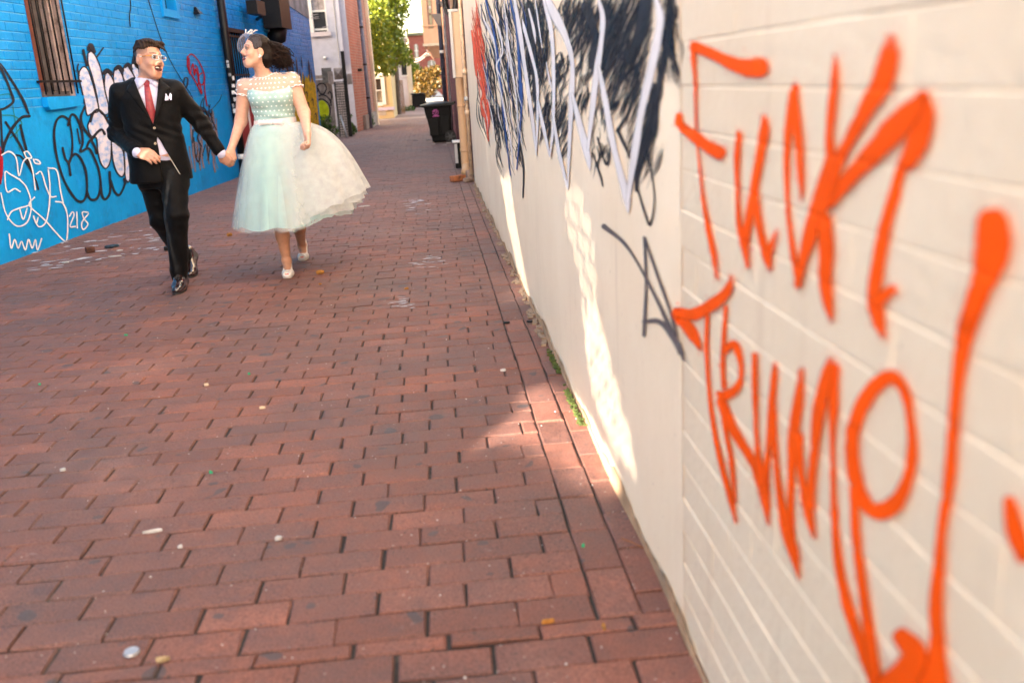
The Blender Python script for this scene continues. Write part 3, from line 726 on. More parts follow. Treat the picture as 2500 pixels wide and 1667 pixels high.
s_lo = min(p[0] for P, _ in slots for p in P)-.05; s_hi = max(p[0] for P, _ in slots for p in P)+.05; z_lo = min(p[1] for P, _ in slots for p in P)-.05; z_hi = max(p[1] for P, _ in slots for p in P)+.05
cy_ = MB(); CE = .022; sr_ = random.Random(3); ns_, nz_ = int((s_hi-s_lo)/CE)+1, int((z_hi-z_lo)/CE)+1; s_hi = s_lo+ns_*CE; z_hi = z_lo+nz_*CE
for j in range(nz_):
    run = None
    for i in range(ns_+1):
        op = False
        if i < ns_:
            x_, y_ = s_lo+(i+.5)*CE, z_lo+(j+.5)*CE
            for P, den in slots:
                if inside(x_, y_, P) and (i*.7548777+j*.5698403) % 1.0 < den: op = True
        if i == ns_ or op:
            if run is not None: cy_.quad(Lp(s_lo+run*CE, z_lo+j*CE), Lp(s_lo+i*CE, z_lo+j*CE), Lp(s_lo+i*CE, z_lo+(j+1)*CE), Lp(s_lo+run*CE, z_lo+(j+1)*CE)); run = None
        elif run is None: run = i
CW = empty('added_sun_blocker', Lp(-9, 0), 'unseen blue screen added left of the camera, pierced to shape the sunlight', 'wall')
for (a_, b_, c_, d_) in ((-22, s_lo, -.05, 5.2), (s_hi, SCUT, -.05, 5.2), (s_lo, s_hi, -.05, z_lo), (s_lo, s_hi, z_hi, 5.2)): cy_.quad(Lp(a_, c_), Lp(b_, c_), Lp(b_, d_), Lp(a_, d_))
cy_.build('sun_shaping_screen', M_BLUE, CW)

up_ = MB(); zt0, zt1 = 2.97, 2.80
up_.add([Lp(SEND-3.2, 3.35, .012), Lp(SEND-2.2, zt0, .012), Lp(SEND, zt1, .012), Lp(SEND, HN, .012), Lp(SEND-3.2, HN, .012)], [(0, 1, 2, 3, 4)])
up_.quad(Lp(SEND, -.05, 0), Lp(SEND, HN, 0), Lp(SEND, HN, -9), Lp(SEND, -.05, -9))
up_.build('upper_grey_render', M_GREYC, bw)
for (a, b, c, d) in OPEN:
    rv = MB()
    D_ = -.16
    rv.quad(Lp(a, c, 0), Lp(a, d, 0), Lp(a, d, D_), Lp(a, c, D_)); rv.quad(Lp(b, c, 0), Lp(b, c, D_), Lp(b, d, D_), Lp(b, d, 0))
    rv.quad(Lp(a, c, 0), Lp(a, c, D_), Lp(b, c, D_), Lp(b, c, 0)); rv.quad(Lp(a, d, 0), Lp(b, d, 0), Lp(b, d, D_), Lp(a, d, D_))
    rv.build('window_reveal', M_BLUE, bw)
# bricks of the blue wall
LANG = math.atan2(LD[1], LD[0]); cand = []
r_ = 0; z = ZB+.004
while z < ZT:
    s0 = SBEG+8.0-(r_ % 2)*.1136+.012*math.sin(r_*1.7)
    while s0 < SEND-.02:
        s1 = min(s0+RL, SEND-.005)
        segs = [(s0, s1)]
        for h in OPEN:
            if z+.07 > h[2]-.01 and z < h[3]:
                ns = []
                for a, b in segs:
                    if b <= h[0]-.002 or a >= h[1]+.002: ns.append((a, b)); continue
                    if a < h[0]-.03: ns.append((a, h[0]))
                    if b > h[1]+.03: ns.append((h[1], b))
                segs = ns
        for a, b in segs:
            if b-a > .02: cand.append((a, b, z))
        s0 += RL
    z += CH; r_ += 1
cand.sort(key=lambda c: (LA+LD*c[0])[1])
cv = [c for c in cand if in_frame(Lp((c[0]+c[1])/2, c[2]+.04), 10)]
nearb = set(cv[:300]); bt = {}; Vr, Fr = [], []
for c in cand:
    w = c[1]-c[0]-.0075; h_ = CH-.0085; ms = (c[0]+c[1])/2; off = random.gauss(0, .0014)
    if c in nearb:
        key = (round(w/.006), random.randrange(4))
        if key not in bt:
            V, F = brick_shape(key[0]*.006, h_, .03, .005, RNG, .0014); V = np.stack([V[:, 0], -V[:, 2], V[:, 1]], 1)
            me = bpy.data.meshes.new('brick'); me.from_pydata([tuple(q) for q in V], [], [tuple(f) for f in F]); me.update(); me.materials.append(M_BLUE); bt[key] = me
        o = bpy.data.objects.new('brick', bt[key]); put(o, bw); o.matrix_parent_inverse = Matrix.Translation(-Vector(bw.location))
        o.location = Lp(ms, c[2]+CH/2, off); o.rotation_euler = (random.gauss(0, .01), 0, LANG+random.gauss(0, .004))
    elif w > .01:
        V, F = brick_shape(w, h_, .03, .005, RNG, .0014); k = len(Vr)
        for v in V: Vr.append(Lp(ms+v[0], c[2]+CH/2+v[1], off+v[2]))
        Fr += [tuple(i+k for i in f) for f in F]
tag(mesh_obj('bricks', Vr, Fr, M_BLUE, bw), kind='stuff')
# --- windows of the blue wall
M_GLASS = mat('dark_glass', (.03, .035, .04), .08, .4, 3, spec=.8)
M_RUST = mat('rusty_panel', (.14, .035, .014), .6, .45, 5, .3, 40, stretch=(3, 3, .4))
M_OLDW = mat('old_pink_wood', (.36, .27, .25), .75, .3, 12, .4, 60, stretch=(4, 4, .4), dirt=(.1, .07, .06), dscale=8)
def wbox(q, s0, s1, z0, z1, o0, o1):
    v = [Lp(s, z, o) for o in (o0, o1) for s, z in ((s0, z0), (s1, z0), (s1, z1), (s0, z1))]
    q.add(v, [(0, 1, 2, 3), (7, 6, 5, 4), (0, 4, 5, 1), (1, 5, 6, 2), (2, 6, 7, 3), (3, 7, 4, 0)]); return q
a, b, c, d = OPEN[0]
W1 = empty('barred_window', Lp((a+b)/2, c), 'tall window with rusty brown shutter, pink wood frame and black bars in the blue wall', 'window')
wbox(MB(), a+.003, b-.003, c+.003, d-.003, -.17, -.15).build('pane', M_GLASS, W1)
wd = b-a
wbox(MB(), a+.005, a+wd*.22, c+.02, d-.05, -.13, -.10).build('shutter', M_RUST, W1)
wbox(MB(), a+wd*.24, a+wd*.42, c+.02, d-.05, -.125, -.09).build('shutter', M_RUST, W1)
wbox(MB(), a+wd*.44, a+wd*.60, c+.02, d-.05, -.12, -.085).build('shutter', mat('dark_wood', (.07, .055, .05), .8, .4, 9), W1)
wbox(MB(), a+wd*.70, a+wd*.84, c+.002, d-.002, -.11, -.03).build('frame_post', M_OLDW, W1)
wbox(MB(), a+wd*.87, b-.001, c+.002, d-.002, -.10, -.004).build('frame_post', M_OLDW, W1)
wbox(MB(), a+.002, b-.002, c+.0, c+.05, -.12, -.02).build('bottom_rail', mat('dark_wood', (.07, .055, .05)), W1)
for zz in (c+.13, c+.98):
    wbox(MB(), a-.05, b+.07, zz, zz+.022, .03, .05).build('cross_bar', M_BLKM, W1)
for k in range(6):
    s = a+.02+(wd-.05)*k/5
    MB().tube([Lp(s, c+.02, .035), Lp(s, d+.05, .035)], .009, 8).build('bar', M_BLKM, W1, True)
for s in (a-.045, b+.06):
    for zz in (c+.141, c+.991): MB().tube([Lp(s, zz, -.02), Lp(s, zz, .05)], .011, 8).build('bracket', M_BLKM, W1)
sl = MB(); sv = [(a-.02, 0), (b+.05, 0), (b+.05, -.02), (b-.06, -.10), (a+.02, -.12), (a-.02, -.09)]
k_ = len(sv); sl.add([Lp(s, c+z_, o) for o in (.0, .055) for s, z_ in sv], [tuple(range(k_, 2*k_))]+[(i, (i+1) % k_, k_+(i+1) % k_, k_+i) for i in range(k_)])
sl.build('sill', M_BLUE2, W1)
a, b, c, d = OPEN[1]
W2 = empty('barred_window', Lp((a+b)/2, c), 'barred window with pale boards behind the woman, next to the black post', 'window')
wbox(MB(), a+.003, b-.003, c+.003, d-.003, -.15, -.13).build('pane', mat('grime_board', (.20, .17, .16), .8, .4, 6, dirt=(.04, .04, .04), dscale=4), W2)
for k in range(3): wbox(MB(), a+.1+.28*k, a+.25+.28*k, c+.02, d-.02, -.13, -.10-.01*k).build('board', M_OLDW, W2)
for zz in (c+.06, c+.75, d-.08): wbox(MB(), a-.05, b+.1, zz, zz+.03, .05, .08).build('cross_bar', M_BLKM, W2)
wbox(MB(), a-.02, b, d-.01, d+.05, .0, .10).build('head_bar', M_BLKM, W2)
for k in range(9):
    s = a-.02+(b-a+.09)*k/8; MB().tube([Lp(s, c, .06), Lp(s, d+.06, .06)], .012, 8).build('bar', M_BLKM, W2, True)
a, b, c, d = OPEN[2]
W3 = empty('small_window', Lp((a+b)/2, c), 'small dark window in a blue frame high on the wall above the man', 'window')
wbox(MB(), a+.003, b-.003, c+.003, d-.003, -.12, -.10).build('pane', M_GLASS, W3)
wbox(MB(), (a+b)/2-.03, (a+b)/2+.02, c, d, -.10, -.07).build('mullion', M_OLDW, W3)
for (s0, s1, z0, z1) in ((a-.09, a, c-.10, d), (b, b+.09, c-.10, d), (a, b, c-.10, c)): wbox(MB(), s0+.001, s1-.001, z0, z1, -.01, .03).build('frame', M_BLUE2, W3)
# --- things fixed to the blue wall
def wl(px, off=0.0):
    s, z = sz(px); return Lp(s, z, off)
pole_s = sz((583, 430))[0]
PO = empty('black_post', Lp(pole_s, 0, .09), 'tall black post covered in stickers standing against the blue wall', 'post')
MB().tube([Lp(pole_s, -.02, .09), Lp(pole_s, 2.0, .09), Lp(pole_s, 4.8, .09)], .062, 18).build('shaft', mat('black_paint', (.006, .006, .007), .45, .3, 12, spec=.25), PO, True)
MB().tube([Lp(pole_s, .28, .09), Lp(pole_s, .36, .09)], .0645, 18).build('white_band', mat('white_paint', (.7, .68, .66), .6, .15, 30), PO, True)
MB().tube([Lp(pole_s, 0, .09), Lp(pole_s, .05, .09), Lp(pole_s, .06, .09)], [.085, .085, .06], 18).build('base_collar', M_BLKM, PO, True)
for k in range(13):
    z0 = .62+k*.095+random.uniform(-.02, .02); ang = random.uniform(-.9, .5); ww, hh = random.uniform(.03, .055), random.uniform(.03, .07)
    cc = random.choice([(.7, .7, .7), (.45, .45, .47), (.6, .6, .62), (.25, .25, .26), (.35, .3, .5)])
    q = MB(); v = []
    for zz in (z0, z0+hh):
        for t in (-1, -.3, .3, 1):
            an = ang+t*ww/.125; u = math.sin(an)*.0635; f_ = math.cos(an)*.0635
            P0 = np.array(Lp(pole_s, zz, .09)); v.append(tuple(P0+np.array([*(LD*(-f_)*.75+LN*f_*.66+LD*u*.66+LN*u*.75), 0])))
    q.add(v, [(0, 1, 5, 4), (1, 2, 6, 5), (2, 3, 7, 6)]); q.build('sticker', mat('sticker%d' % (k % 5), cc, .5, .5, 60), PO)
DU = empty('black_duct', wl((645, 60)), 'wide black metal duct running up the blue wall above the woman', 'duct')
s0 = sz((637, 40))[0]; s1 = sz((663, 40))[0]; zb = sz((650, 72))[1]
wbox(MB(), s0, s1, zb, zb+.62, .03, .36).build('lower_section', M_BLKM, DU); wbox(MB(), s0-.02, s1+.02, zb+.62, zb+.65, .02, .38).build('flange', M_BLKM, DU); wbox(MB(), s0, s1, zb+.65, 5.5, .03, .36).build('upper_section', M_BLKM, DU)
wbox(MB(), s1+.02, s1+.10, zb+.05, zb+.58, .12, .33).build('white_insulation', mat('white_paint', (.7, .68, .66)), DU); wbox(MB(), s1+.02, s1+.10, zb+.68, 5.5, .12, .30).build('white_insulation', mat('white_paint', (.7, .68, .66)), DU)
el = MB(); el.tube([Lp((s0+s1)/2, zb+.02, .2), Lp((s0+s1)/2, zb-.13, .17), Lp((s0+s1)/2, zb-.2, .02)], [.16, .165, .14], 14); el.build('elbow', M_BLKM, DU, True)
FL = empty('flood_light', wl((600, 26)), 'black lamp bracket on the blue wall left of the duct', 'lamp')
p0 = sz((588, 22)); MB().tube([Lp(p0[0]+.9, p0[1]-.12, .02), Lp(p0[0]+.5, p0[1]-.1, .2), Lp(p0[0]+.1, p0[1], .22)], .03, 8).build('arm', M_BLKM, FL, True)
wbox(MB(), p0[0]-.1, p0[0]+.45, p0[1]-.1, p0[1]+.12, .12, .30).build('lamp_head', M_BLKM, FL)
CMR = empty('wall_vent', wl((480, 28)), 'small black wedge-shaped vent on the blue wall above the red scribble', 'vent')
v0 = sz((472, 35)); v1 = sz((488, 35)); vt = sz((473, 18))
MB().add([Lp(v0[0], v0[1], .0), Lp(v1[0], v1[1], .0), Lp(vt[0], vt[1], .0), Lp(v0[0], v0[1], .09), Lp(v1[0], v1[1], .05), Lp(vt[0], vt[1], .03)], [(0, 1, 2), (5, 4, 3), (0, 3, 4, 1), (1, 4, 5, 2), (2, 5, 3, 0)]).build('hood', M_BLKM, CMR)
def cable(name, label, pts, r, m=M_BLKM, off=.02):
    o = MB().tube([wl(q, off) for q in catmull([(x, y) for x, y in pts], 5)], r, 6).build(name, m, None, True); return tag(o, label, 'cable')
cable('wall_cable', 'thin black cable slanting down the blue wall beside the man', [(358, 0), (385, 85), (410, 145), (445, 205), (462, 230)], .006)
cable('wall_cable', 'sagging black cable loop on the blue wall between man and post', [(462, 232), (480, 262), (505, 272), (530, 250), (538, 232)], .005)
cable('wall_cable', 'short black cable hanging above the white bubble letters', [(314, 0), (315, 20), (312, 40), (314, 66)], .007)
cable('wall_cable', 'thin dark conduit running down the blue wall beside the barred window', [(541, 0), (552, 70)], .012, mat('blue_conduit', (.01, .12, .28), .5))
# red painted panels with white trim low on the blue wall
RP = empty('painted_doors', wl((600, 300)), 'red painted door panels with white trim behind the woman', 'door')
M_RED = mat('red_paint', (.30, .012, .016), .5, .25, 8, .2, 40, dirt=(.12, .008, .01), dscale=5, stretch=(3, 3, .5)); M_WHT = mat('white_paint', (.7, .68, .66))
sA = sz((566, 300))[0]+.25; zt = sz((570, 212))[1]
for k, (u0, u1) in enumerate(((0, .62), (.70, 1.45), (1.53, 2.2))):
    wbox(MB(), sA+u0, sA+u1, .06, zt, .002, .03).build('panel', M_RED, RP)
for u0 in (.62, 1.45, 2.2): wbox(MB(), sA+u0+.002, sA+u0+.078, .0, zt+.02, .002, .045).build('white_trim', M_WHT, RP)
# --- graffiti on the blue wall
z2 = lambda w, *r, a=None: [(x/2.375, y/2.375, w/2.375) for x, y in r]
r8 = lambda w, *r: [(x/3.92, 80+y/3.92, w/3.92) for x, y in r]
def place_left(lift):
    def f(q, k):
        P = onL(q); o = lift+.00005*(k % 31); return (P[0]+LN[0]*o, P[1]+LN[1]*o, max(P[2], .004))
    return f
M_BK2 = paint_mat('black_spray', (.018, .02, .028))
G1 = empty('bubble_graffiti', wl((230, 300)), 'blue bubble letters outlined in black, partly filled pale white, beside the man', 'graffiti')
F1 = Spray(place_left(.0045), .2)
polys = [
 [(755, 370), (790, 330), (830, 350), (870, 450), (900, 560), (940, 740), (880, 770), (830, 790), (810, 700), (780, 560), (750, 440)],
 [(835, 200), (870, 180), (910, 230), (950, 320), (980, 440), (1000, 560), (1040, 740), (1000, 790), (945, 745), (920, 600), (880, 430), (840, 300)],
 [(1000, 400), (1030, 385), (1070, 440), (1090, 520), (1075, 620), (1052, 740), (1020, 640), (995, 520)],
 [(1090, 350), (1115, 335), (1160, 400), (1185, 490), (1120, 520), (1095, 520), (1080, 430)],
 [(1180, 330), (1210, 310), (1250, 370), (1280, 440), (1190, 480), (1170, 390)],
 [(1255, 300), (1290, 290), (1320, 340), (1325, 420), (1285, 430), (1255, 350)],
 [(850, 850), (880, 770), (930, 740), (990, 790), (1040, 880), (1055, 980), (1060, 1100), (1050, 1230), (1010, 1300), (960, 1250), (930, 1130), (920, 1020), (900, 1000), (870, 990), (845, 950), (835, 890)],
 [(1060, 1010), (1100, 1060), (1160, 1110), (1185, 1200), (1190, 1320), (1160, 1380), (1110, 1330), (1080, 1240), (1065, 1120)],
 [(1180, 1120), (1240, 1190), (1245, 1350), (1225, 1430), (1195, 1390), (1185, 1250)]]
O1 = Spray(place_left(.0065), .3)
for P_ in polys:
    c_ = catmull(P_+[P_[0]], 4)[:-1]
    F1.fill([(x/3.92, 80+y/3.92) for x, y in c_]); O1.stroke([(x/3.92, 80+y/3.92, 13/3.92) for x, y in P_+[P_[0]]], sub=6, cap=False)
F1.build('pale_fill', paint_mat('pale_spray', (.62, .60, .70), .55, .1, 6, cloud=(.14, .34, .70)), G1)
for w, pts in ((15, [(400, 700), (360, 675), (325, 700), (310, 770), (320, 880), (350, 1000), (390, 1090), (440, 1160), (480, 1165), (500, 1110), (495, 1000), (470, 930), (440, 895), (415, 905), (395, 950)]), (14, [(360, 860), (375, 920), (395, 950), (405, 1015)]),
               (15, [(392, 725), (410, 668), (440, 682), (470, 760), (475, 830), (463, 880), (510, 862), (540, 910), (570, 990), (580, 1080), (560, 1150), (520, 1155), (500, 1110)]), (12, [(400, 700), (414, 790), (416, 860), (410, 905)]), (10, [(445, 750), (452, 790), (460, 832)]),
               (15, [(487, 622), (466, 680), (480, 740), (530, 812)]), (14, [(500, 852), (520, 815), (545, 850), (556, 890)]), (15, [(580, 1080), (590, 1140), (610, 1155), (635, 1110), (632, 1000)]), (14, [(640, 1050), (660, 1110), (690, 1130), (720, 1070), (716, 1040)]),
               (30, [(515, 285), (522, 265), (540, 300)]), (16, [(480, 295), (490, 340), (500, 380)]), (10, [(560, 330), (580, 300), (595, 280)]), (10, [(455, 440), (445, 400), (450, 375)]), (24, [(600, 425), (618, 408), (640, 430)]), (24, [(668, 400), (684, 388), (705, 410)]), (22, [(722, 388), (740, 375), (756, 400)]), (30, [(775, 360), (785, 320), (790, 380)])):
    O1.stroke(z2(w, *pts))
for w, pts in ((26, [(860, 850), (880, 780), (930, 740), (990, 790), (1030, 860)]), (26, [(880, 1010), (930, 950), (970, 930), (995, 970)]), (20, [(1030, 810), (1048, 770)])): O1.stroke(r8(w, *pts))
O1.build('black_outline', M_BK2, G1)
G2 = empty('black_graffiti', wl((40, 250)), 'black angular strokes with faint green lines at the far left of the blue wall', 'graffiti')
O2 = Spray(place_left(.0050), .3)
for w, pts in ((26, [(-60, 250), (0, 340), (40, 420), (100, 570), (122, 660), (60, 715), (0, 740), (-40, 750)]), (15, [(0, 300), (60, 380), (150, 520), (230, 660), (272, 775)]), (14, [(30, 340), (100, 460), (190, 610), (262, 770)]), (30, [(275, 800), (200, 815), (110, 920), (40, 1060), (20, 1150)]), (24, [(50, 860), (110, 950), (200, 1100), (270, 1250), (312, 1350)]), (28, [(190, 890), (215, 1000), (245, 1115)]), (22, [(0, 760), (12, 1000), (20, 1120)]), (16, [(150, 1172), (200, 1190), (280, 1300), (340, 1420), (362, 1500)])): O2.stroke(r8(w, *pts))
O2.build('black_strokes', M_BK2, G2)
O3 = Spray(place_left(.0042), .4)
for w, pts in ((10, [(-10, 600), (80, 590), (130, 640)]), (12, [(20, 790), (130, 800), (205, 870), (150, 960), (90, 1010)]), (9, [(118, 700), (150, 900), (182, 1130)])): O3.stroke(r8(w, *pts), alpha=.7)
O3.build('green_lines', paint_mat('green_spray', (.03, .20, .12)), G2)
RB = Spray(place_left(.0042), .3); RB.stroke(z2(26, (-10, 860), (2, 920), (4, 990), (-6, 1060))); RB.build('red_stroke', paint_mat('crimson_spray', (.30, .008, .02)), G2)
G3 = empty('white_tag', wl((80, 460)), 'thin white scribbled tag with the number 218 low on the blue wall', 'graffiti')
O4 = Spray(place_left(.0075), .3)
for pts in ([(5, 900), (50, 880), (90, 920), (105, 1020), (130, 940), (160, 920), (185, 990), (200, 1100)], [(105, 1040), (60, 1015), (25, 1000), (35, 1110), (80, 1095), (112, 1112)], [(108, 1040), (150, 1090), (172, 1180), (100, 1210), (60, 1230), (38, 1275)], [(195, 1145), (165, 1190), (240, 1262), (270, 1292), (365, 1395), (385, 1370), (386, 1250), (360, 1180), (318, 1170)],
            [(0, 1120), (30, 1240), (90, 1310), (150, 1292), (175, 1220), (172, 1165)], [(205, 1010), (235, 1000), (265, 1090), (290, 1140), (320, 1140)], [(275, 985), (285, 1090), (280, 1200), (260, 1290), (220, 1315), (190, 1262)], [(275, 975), (325, 990), (345, 1100), (362, 1180)], [(110, 1215), (130, 1272), (152, 1210)], [(190, 1255), (205, 1295), (216, 1262)],
            [(398, 1255), (415, 1230), (424, 1250), (402, 1312), (432, 1314)], [(440, 1232), (444, 1322)], [(505, 1232), (474, 1232), (482, 1268), (505, 1300), (478, 1332), (470, 1292), (508, 1240)], [(48, 1358), (60, 1440), (80, 1390), (100, 1440), (120, 1400), (142, 1450), (160, 1390), (182, 1440), (200, 1390), (212, 1450), (236, 1385)],
            [(135, 885), (155, 880), (178, 915), (150, 915), (135, 885)], [(188, 925), (215, 930), (228, 950), (200, 948), (188, 925)]): O4.stroke(z2(8.5, *pts), sub=7)
O4.build('white_strokes', paint_mat('white_tag_spray', (.72, .74, .80), .5, .1), G3)
G4 = empty('red_scribble', wl((475, 190)), 'dark red looping scribble on the blue wall between man and black post', 'graffiti')
O5 = Spray(place_left(.0085), .25)
for pts in ([(1083, 335), (1108, 316), (1150, 360), (1182, 440), (1172, 492), (1150, 480), (1148, 445), (1166, 425)], [(1083, 330), (1088, 400), (1125, 465), (1165, 545)], [(1092, 340), (1098, 430), (1115, 370), (1124, 440), (1132, 400), (1150, 470), (1168, 540)], [(1130, 380), (1142, 400), (1150, 470), (1140, 500)], [(1181, 440), (1184, 530), (1197, 615)]): O5.stroke(z2(8, *pts))
O5.build('red_strokes', paint_mat('crimson_spray', (.30, .008, .02)), G4)
G5 = empty('smeared_graffiti', wl((490, 340)), 'smeared grey and black vertical paint strokes behind the clasped hands', 'graffiti')
O6 = Spray(place_left(.0048), .4); O7 = Spray(place_left(.0062), .35)
for _ in range(34):
    x = rr.uniform(1095, 1255); y = rr.uniform(640, 880); O6.stroke(z2(rr.uniform(6, 16), (x, y), (x+rr.uniform(-8, 12), y+60), (x+rr.uniform(-4, 20), y+rr.uniform(80, 150))), alpha=rr.uniform(.5, .9), sub=4)
for _ in range(20):
    x = rr.uniform(1095, 1240); y = rr.uniform(520, 880); O7.stroke(z2(rr.uniform(4, 9), (x, y), (x+rr.uniform(-15, 15), y+50), (x+rr.uniform(-15, 25), y+rr.uniform(60, 120))), sub=4)
for pts in ([(1060, 500), (1068, 455), (1086, 460), (1080, 500), (1062, 520)], [(1085, 540), (1100, 620), (1140, 660), (1150, 760)], [(1150, 620), (1190, 640), (1210, 720), (1230, 800)], [(1120, 800), (1130, 900), (1150, 940), (1160, 860)]): O7.stroke(z2(9, *pts))
O6.build('grey_strokes', paint_mat('taupe_spray', (.26, .21, .22)), G5); O7.build('black_strokes', M_BK2, G5)
# yellow painted end of the wall
YP = empty('yellow_graffiti', wl((750, 250)), 'dripping yellow paint with black marks at the far end of the blue wall', 'graffiti')
O8 = Spray(place_left(.0085), .2); O9 = Spray(place_left(.010), .35)
zz3 = lambda x, y: (700+x/3.408, y/3.408)
top_ = [(-260, 640)]
for k in range(20):
    x = -260+k*25; top_ += [(x+6, 700-(k % 3)*22), (x+13, 630-(k % 4)*12)]
top_ = [q for q in top_ if q[0] < 222]
poly = [zz3(*q) for q in top_]+[zz3(236, 700), zz3(270, 1060), zz3(60, 1150), zz3(-240, 1240)]
base_i = len(O8.v); O8.k += 1
for q in poly: O8.v.append(O8.place(q, O8.k)); O8.a.append(1)
O8.f.append(tuple(range(base_i, base_i+len(poly))))
O8.build('yellow_paint', paint_mat('yellow_spray', (.74, .48, .01), .6, .2, 7, cloud=(.34, .27, .03)), YP)
for _ in range(26):
    x = rr.uniform(-200, 215); y = rr.uniform(440, 620); q0, q1, q2 = zz3(x, y), zz3(x+6, y+60), zz3(x+12, y+rr.uniform(90, 200)); O9.stroke([(*q0, 1.5), (*q1, 4.5), (*q2, 1.5)], sub=4, alpha=rr.uniform(.5, 1))
for _ in range(7):
    x = rr.uniform(60, 240); y = rr.uniform(780, 980); O9.stroke([(*zz3(x, y), 1.5), (*zz3(x+12, y-14), 3), (*zz3(x+18, y+40), 1.5)], sub=4)
tag(O9.build('black_drips', M_BK2, YP), kind='stuff')
# ------------------------------------------------------------------ buildings further down the alley
def B(x, y, Y): return onY(zz3(x, y), Y)
M_WBR = mat('white_brick', (.42, .44, .52), .7, .08, 5, .25, 25, dirt=(.36, .37, .42), dscale=3)
M_WOOD = mat('grey_wood', (.26, .22, .20), .85, .35, 7, .5, 40, stretch=(6, 6, .5), dirt=(.12, .10, .09), dscale=4)
def tex_brick(name, c1, c2, mo, scale_w=.23, scale_h=.0825):
    m, n, l, b = new_mat(name)
    g = n.new('ShaderNodeNewGeometry'); s = n.new('ShaderNodeSeparateXYZ'); l.new(g.outputs['Position'], s.inputs[0])
    a = n.new('ShaderNodeMath'); a.operation = 'ADD'; l.new(s.outputs['X'], a.inputs[0]); l.new(s.outputs['Y'], a.inputs[1])
    cb = n.new('ShaderNodeCombineXYZ'); l.new(a.outputs[0], cb.inputs['X']); l.new(s.outputs['Z'], cb.inputs['Y'])
    t = n.new('ShaderNodeTexBrick'); t.inputs['Scale'].default_value = 1; t.inputs['Brick Width'].default_value = scale_w; t.inputs['Row Height'].default_value = scale_h
    t.inputs['Mortar Size'].default_value = .008; t.inputs['Color1'].default_value = (*c1, 1); t.inputs['Color2'].default_value = (*c2, 1); t.inputs['Mortar'].default_value = (*mo, 1)
    l.new(cb.outputs[0], t.inputs['Vector'])
    c = mix_col(n, l, .6, t.outputs['Color'], ramp(n, l, noise_node(n, l, 3, 5).outputs['Fac'], .3, .7, (.7, .7, .7, 1), (1.2, 1.2, 1.2, 1)).outputs[0], 'MULTIPLY')
    l.new(c, b.inputs['Base Color']); b.inputs['Roughness'].default_value = .85
    bp = n.new('ShaderNodeBump'); bp.inputs['Strength'].default_value = .5; bp.inputs['Distance'].default_value = .008; l.new(t.outputs['Fac'], bp.inputs['Height']); bp.invert = True
    l.new(bp.outputs[0], b.inputs['Normal'])
    return m
M_RBR = tex_brick('red_brick', (.30, .105, .06), (.37, .14, .085), (.33, .26, .21))
M_FBR = tex_brick('far_red_brick', (.30, .07, .055), (.34, .09, .06), (.28, .16, .13))
M_MAR = tex_brick('maroon_brick', (.11, .012, .024), (.14, .018, .03), (.07, .01, .017))
def ybox(q, x0, x1, z0, z1, y0, y1): q.box(((x0+x1)/2, (y0+y1)/2, (z0+z1)/2), (x1-x0, y1-y0, z1-z0)); return q
YW = 28.0
XC = float(B(510, 300, YW)[0])
WB = empty('white_building', (-3.5, YW, 0), 'white painted brick building with a dark sash window beyond the blue wall', 'building')
wx0, wz1 = B(172, 0, YW)[[0, 2]]; wx1 = B(330, 130, YW)[0]; wz0 = B(270, 270, YW)[2]
holes = [(float(wx0)+.05, float(wx1), float(wz0), float(wz0)+1.25)]
q = MB(); zb_ = float(B(380, 548, YW)[2])
xs = [-9, holes[0][0], holes[0][1], XC]; zs = [0, holes[0][2], holes[0][3], 4.3]
for i in range(3):
    for j in range(3):
        if i == 1 and j == 1: continue
        q.quad((xs[i], YW, zs[j]), (xs[i+1], YW, zs[j]), (xs[i+1], YW, zs[j+1]), (xs[i], YW, zs[j+1]))
q.quad((-9, YW, 4.3), (XC, YW, 4.3), (XC, 32, 4.3), (-9, 32, 4.3)); q.build('front_wall', M_WBR, WB)
h = holes[0]; wn = ybox(MB(), h[0], h[1], h[2], h[3], YW+.10, YW+.12).build('window', M_GLASS, WB)
fr = MB(); ybox(fr, h[0]-.06, h[0]+.04, h[2], h[3], YW-.03, YW+.10); ybox(fr, h[1]-.03, h[1]+.01, h[2], h[3], YW-.01, YW+.1); zm = float(B(240, 95, YW)[2]); ybox(fr, h[0]+.04, h[1]-.03, zm-.025, zm+.025, YW+.03, YW+.09); ybox(fr, h[0]+.04, h[1]-.03, h[2]+.05, h[2]+.1, YW+.03, YW+.09); fr.build('sash_frame', mat('window_white', (.62, .64, .62), .5, .1), wn)
cu = MB(); ybox(cu, h[0]+.05, h[0]+.22, zm+.03, h[3], YW+.085, YW+.095); ybox(cu, h[1]-.2, h[1]-.04, zm+.03, h[3], YW+.085, YW+.095); cu.build('curtain', mat('curtain', (.3, .27, .27), .9, .3, 9), wn)
ybox(MB(), h[0]-.08, h[1]+.08, h[2]-.12, h[2], YW-.08, YW+.02).build('window_sill', mat('sill_white', (.50, .47, .50), .7, .1), wn)
pxx = float(B(425, 200, YW)[0]); ybox(MB(), pxx, pxx+.09, zb_, 4.25, YW-.12, YW-.002).build('white_downpipe', mat('white_pipe', (.47, .49, .57), .5, .05), WB)
MB().tube([(pxx-.06, YW-.02, zb_), (pxx-.06, YW-.02, 4.2)], .014, 6).build('grey_cable', mat('grey_cable', (.35, .35, .36), .6), WB)
lf = B(318, 482, YW); MB().tube([(lf[0], YW, lf[2]), (lf[0]+.02, YW-.12, lf[2]-.02)], [.05, .035], 10).build('wall_lamp', mat('window_white', (.62, .64, .62)), WB, True)
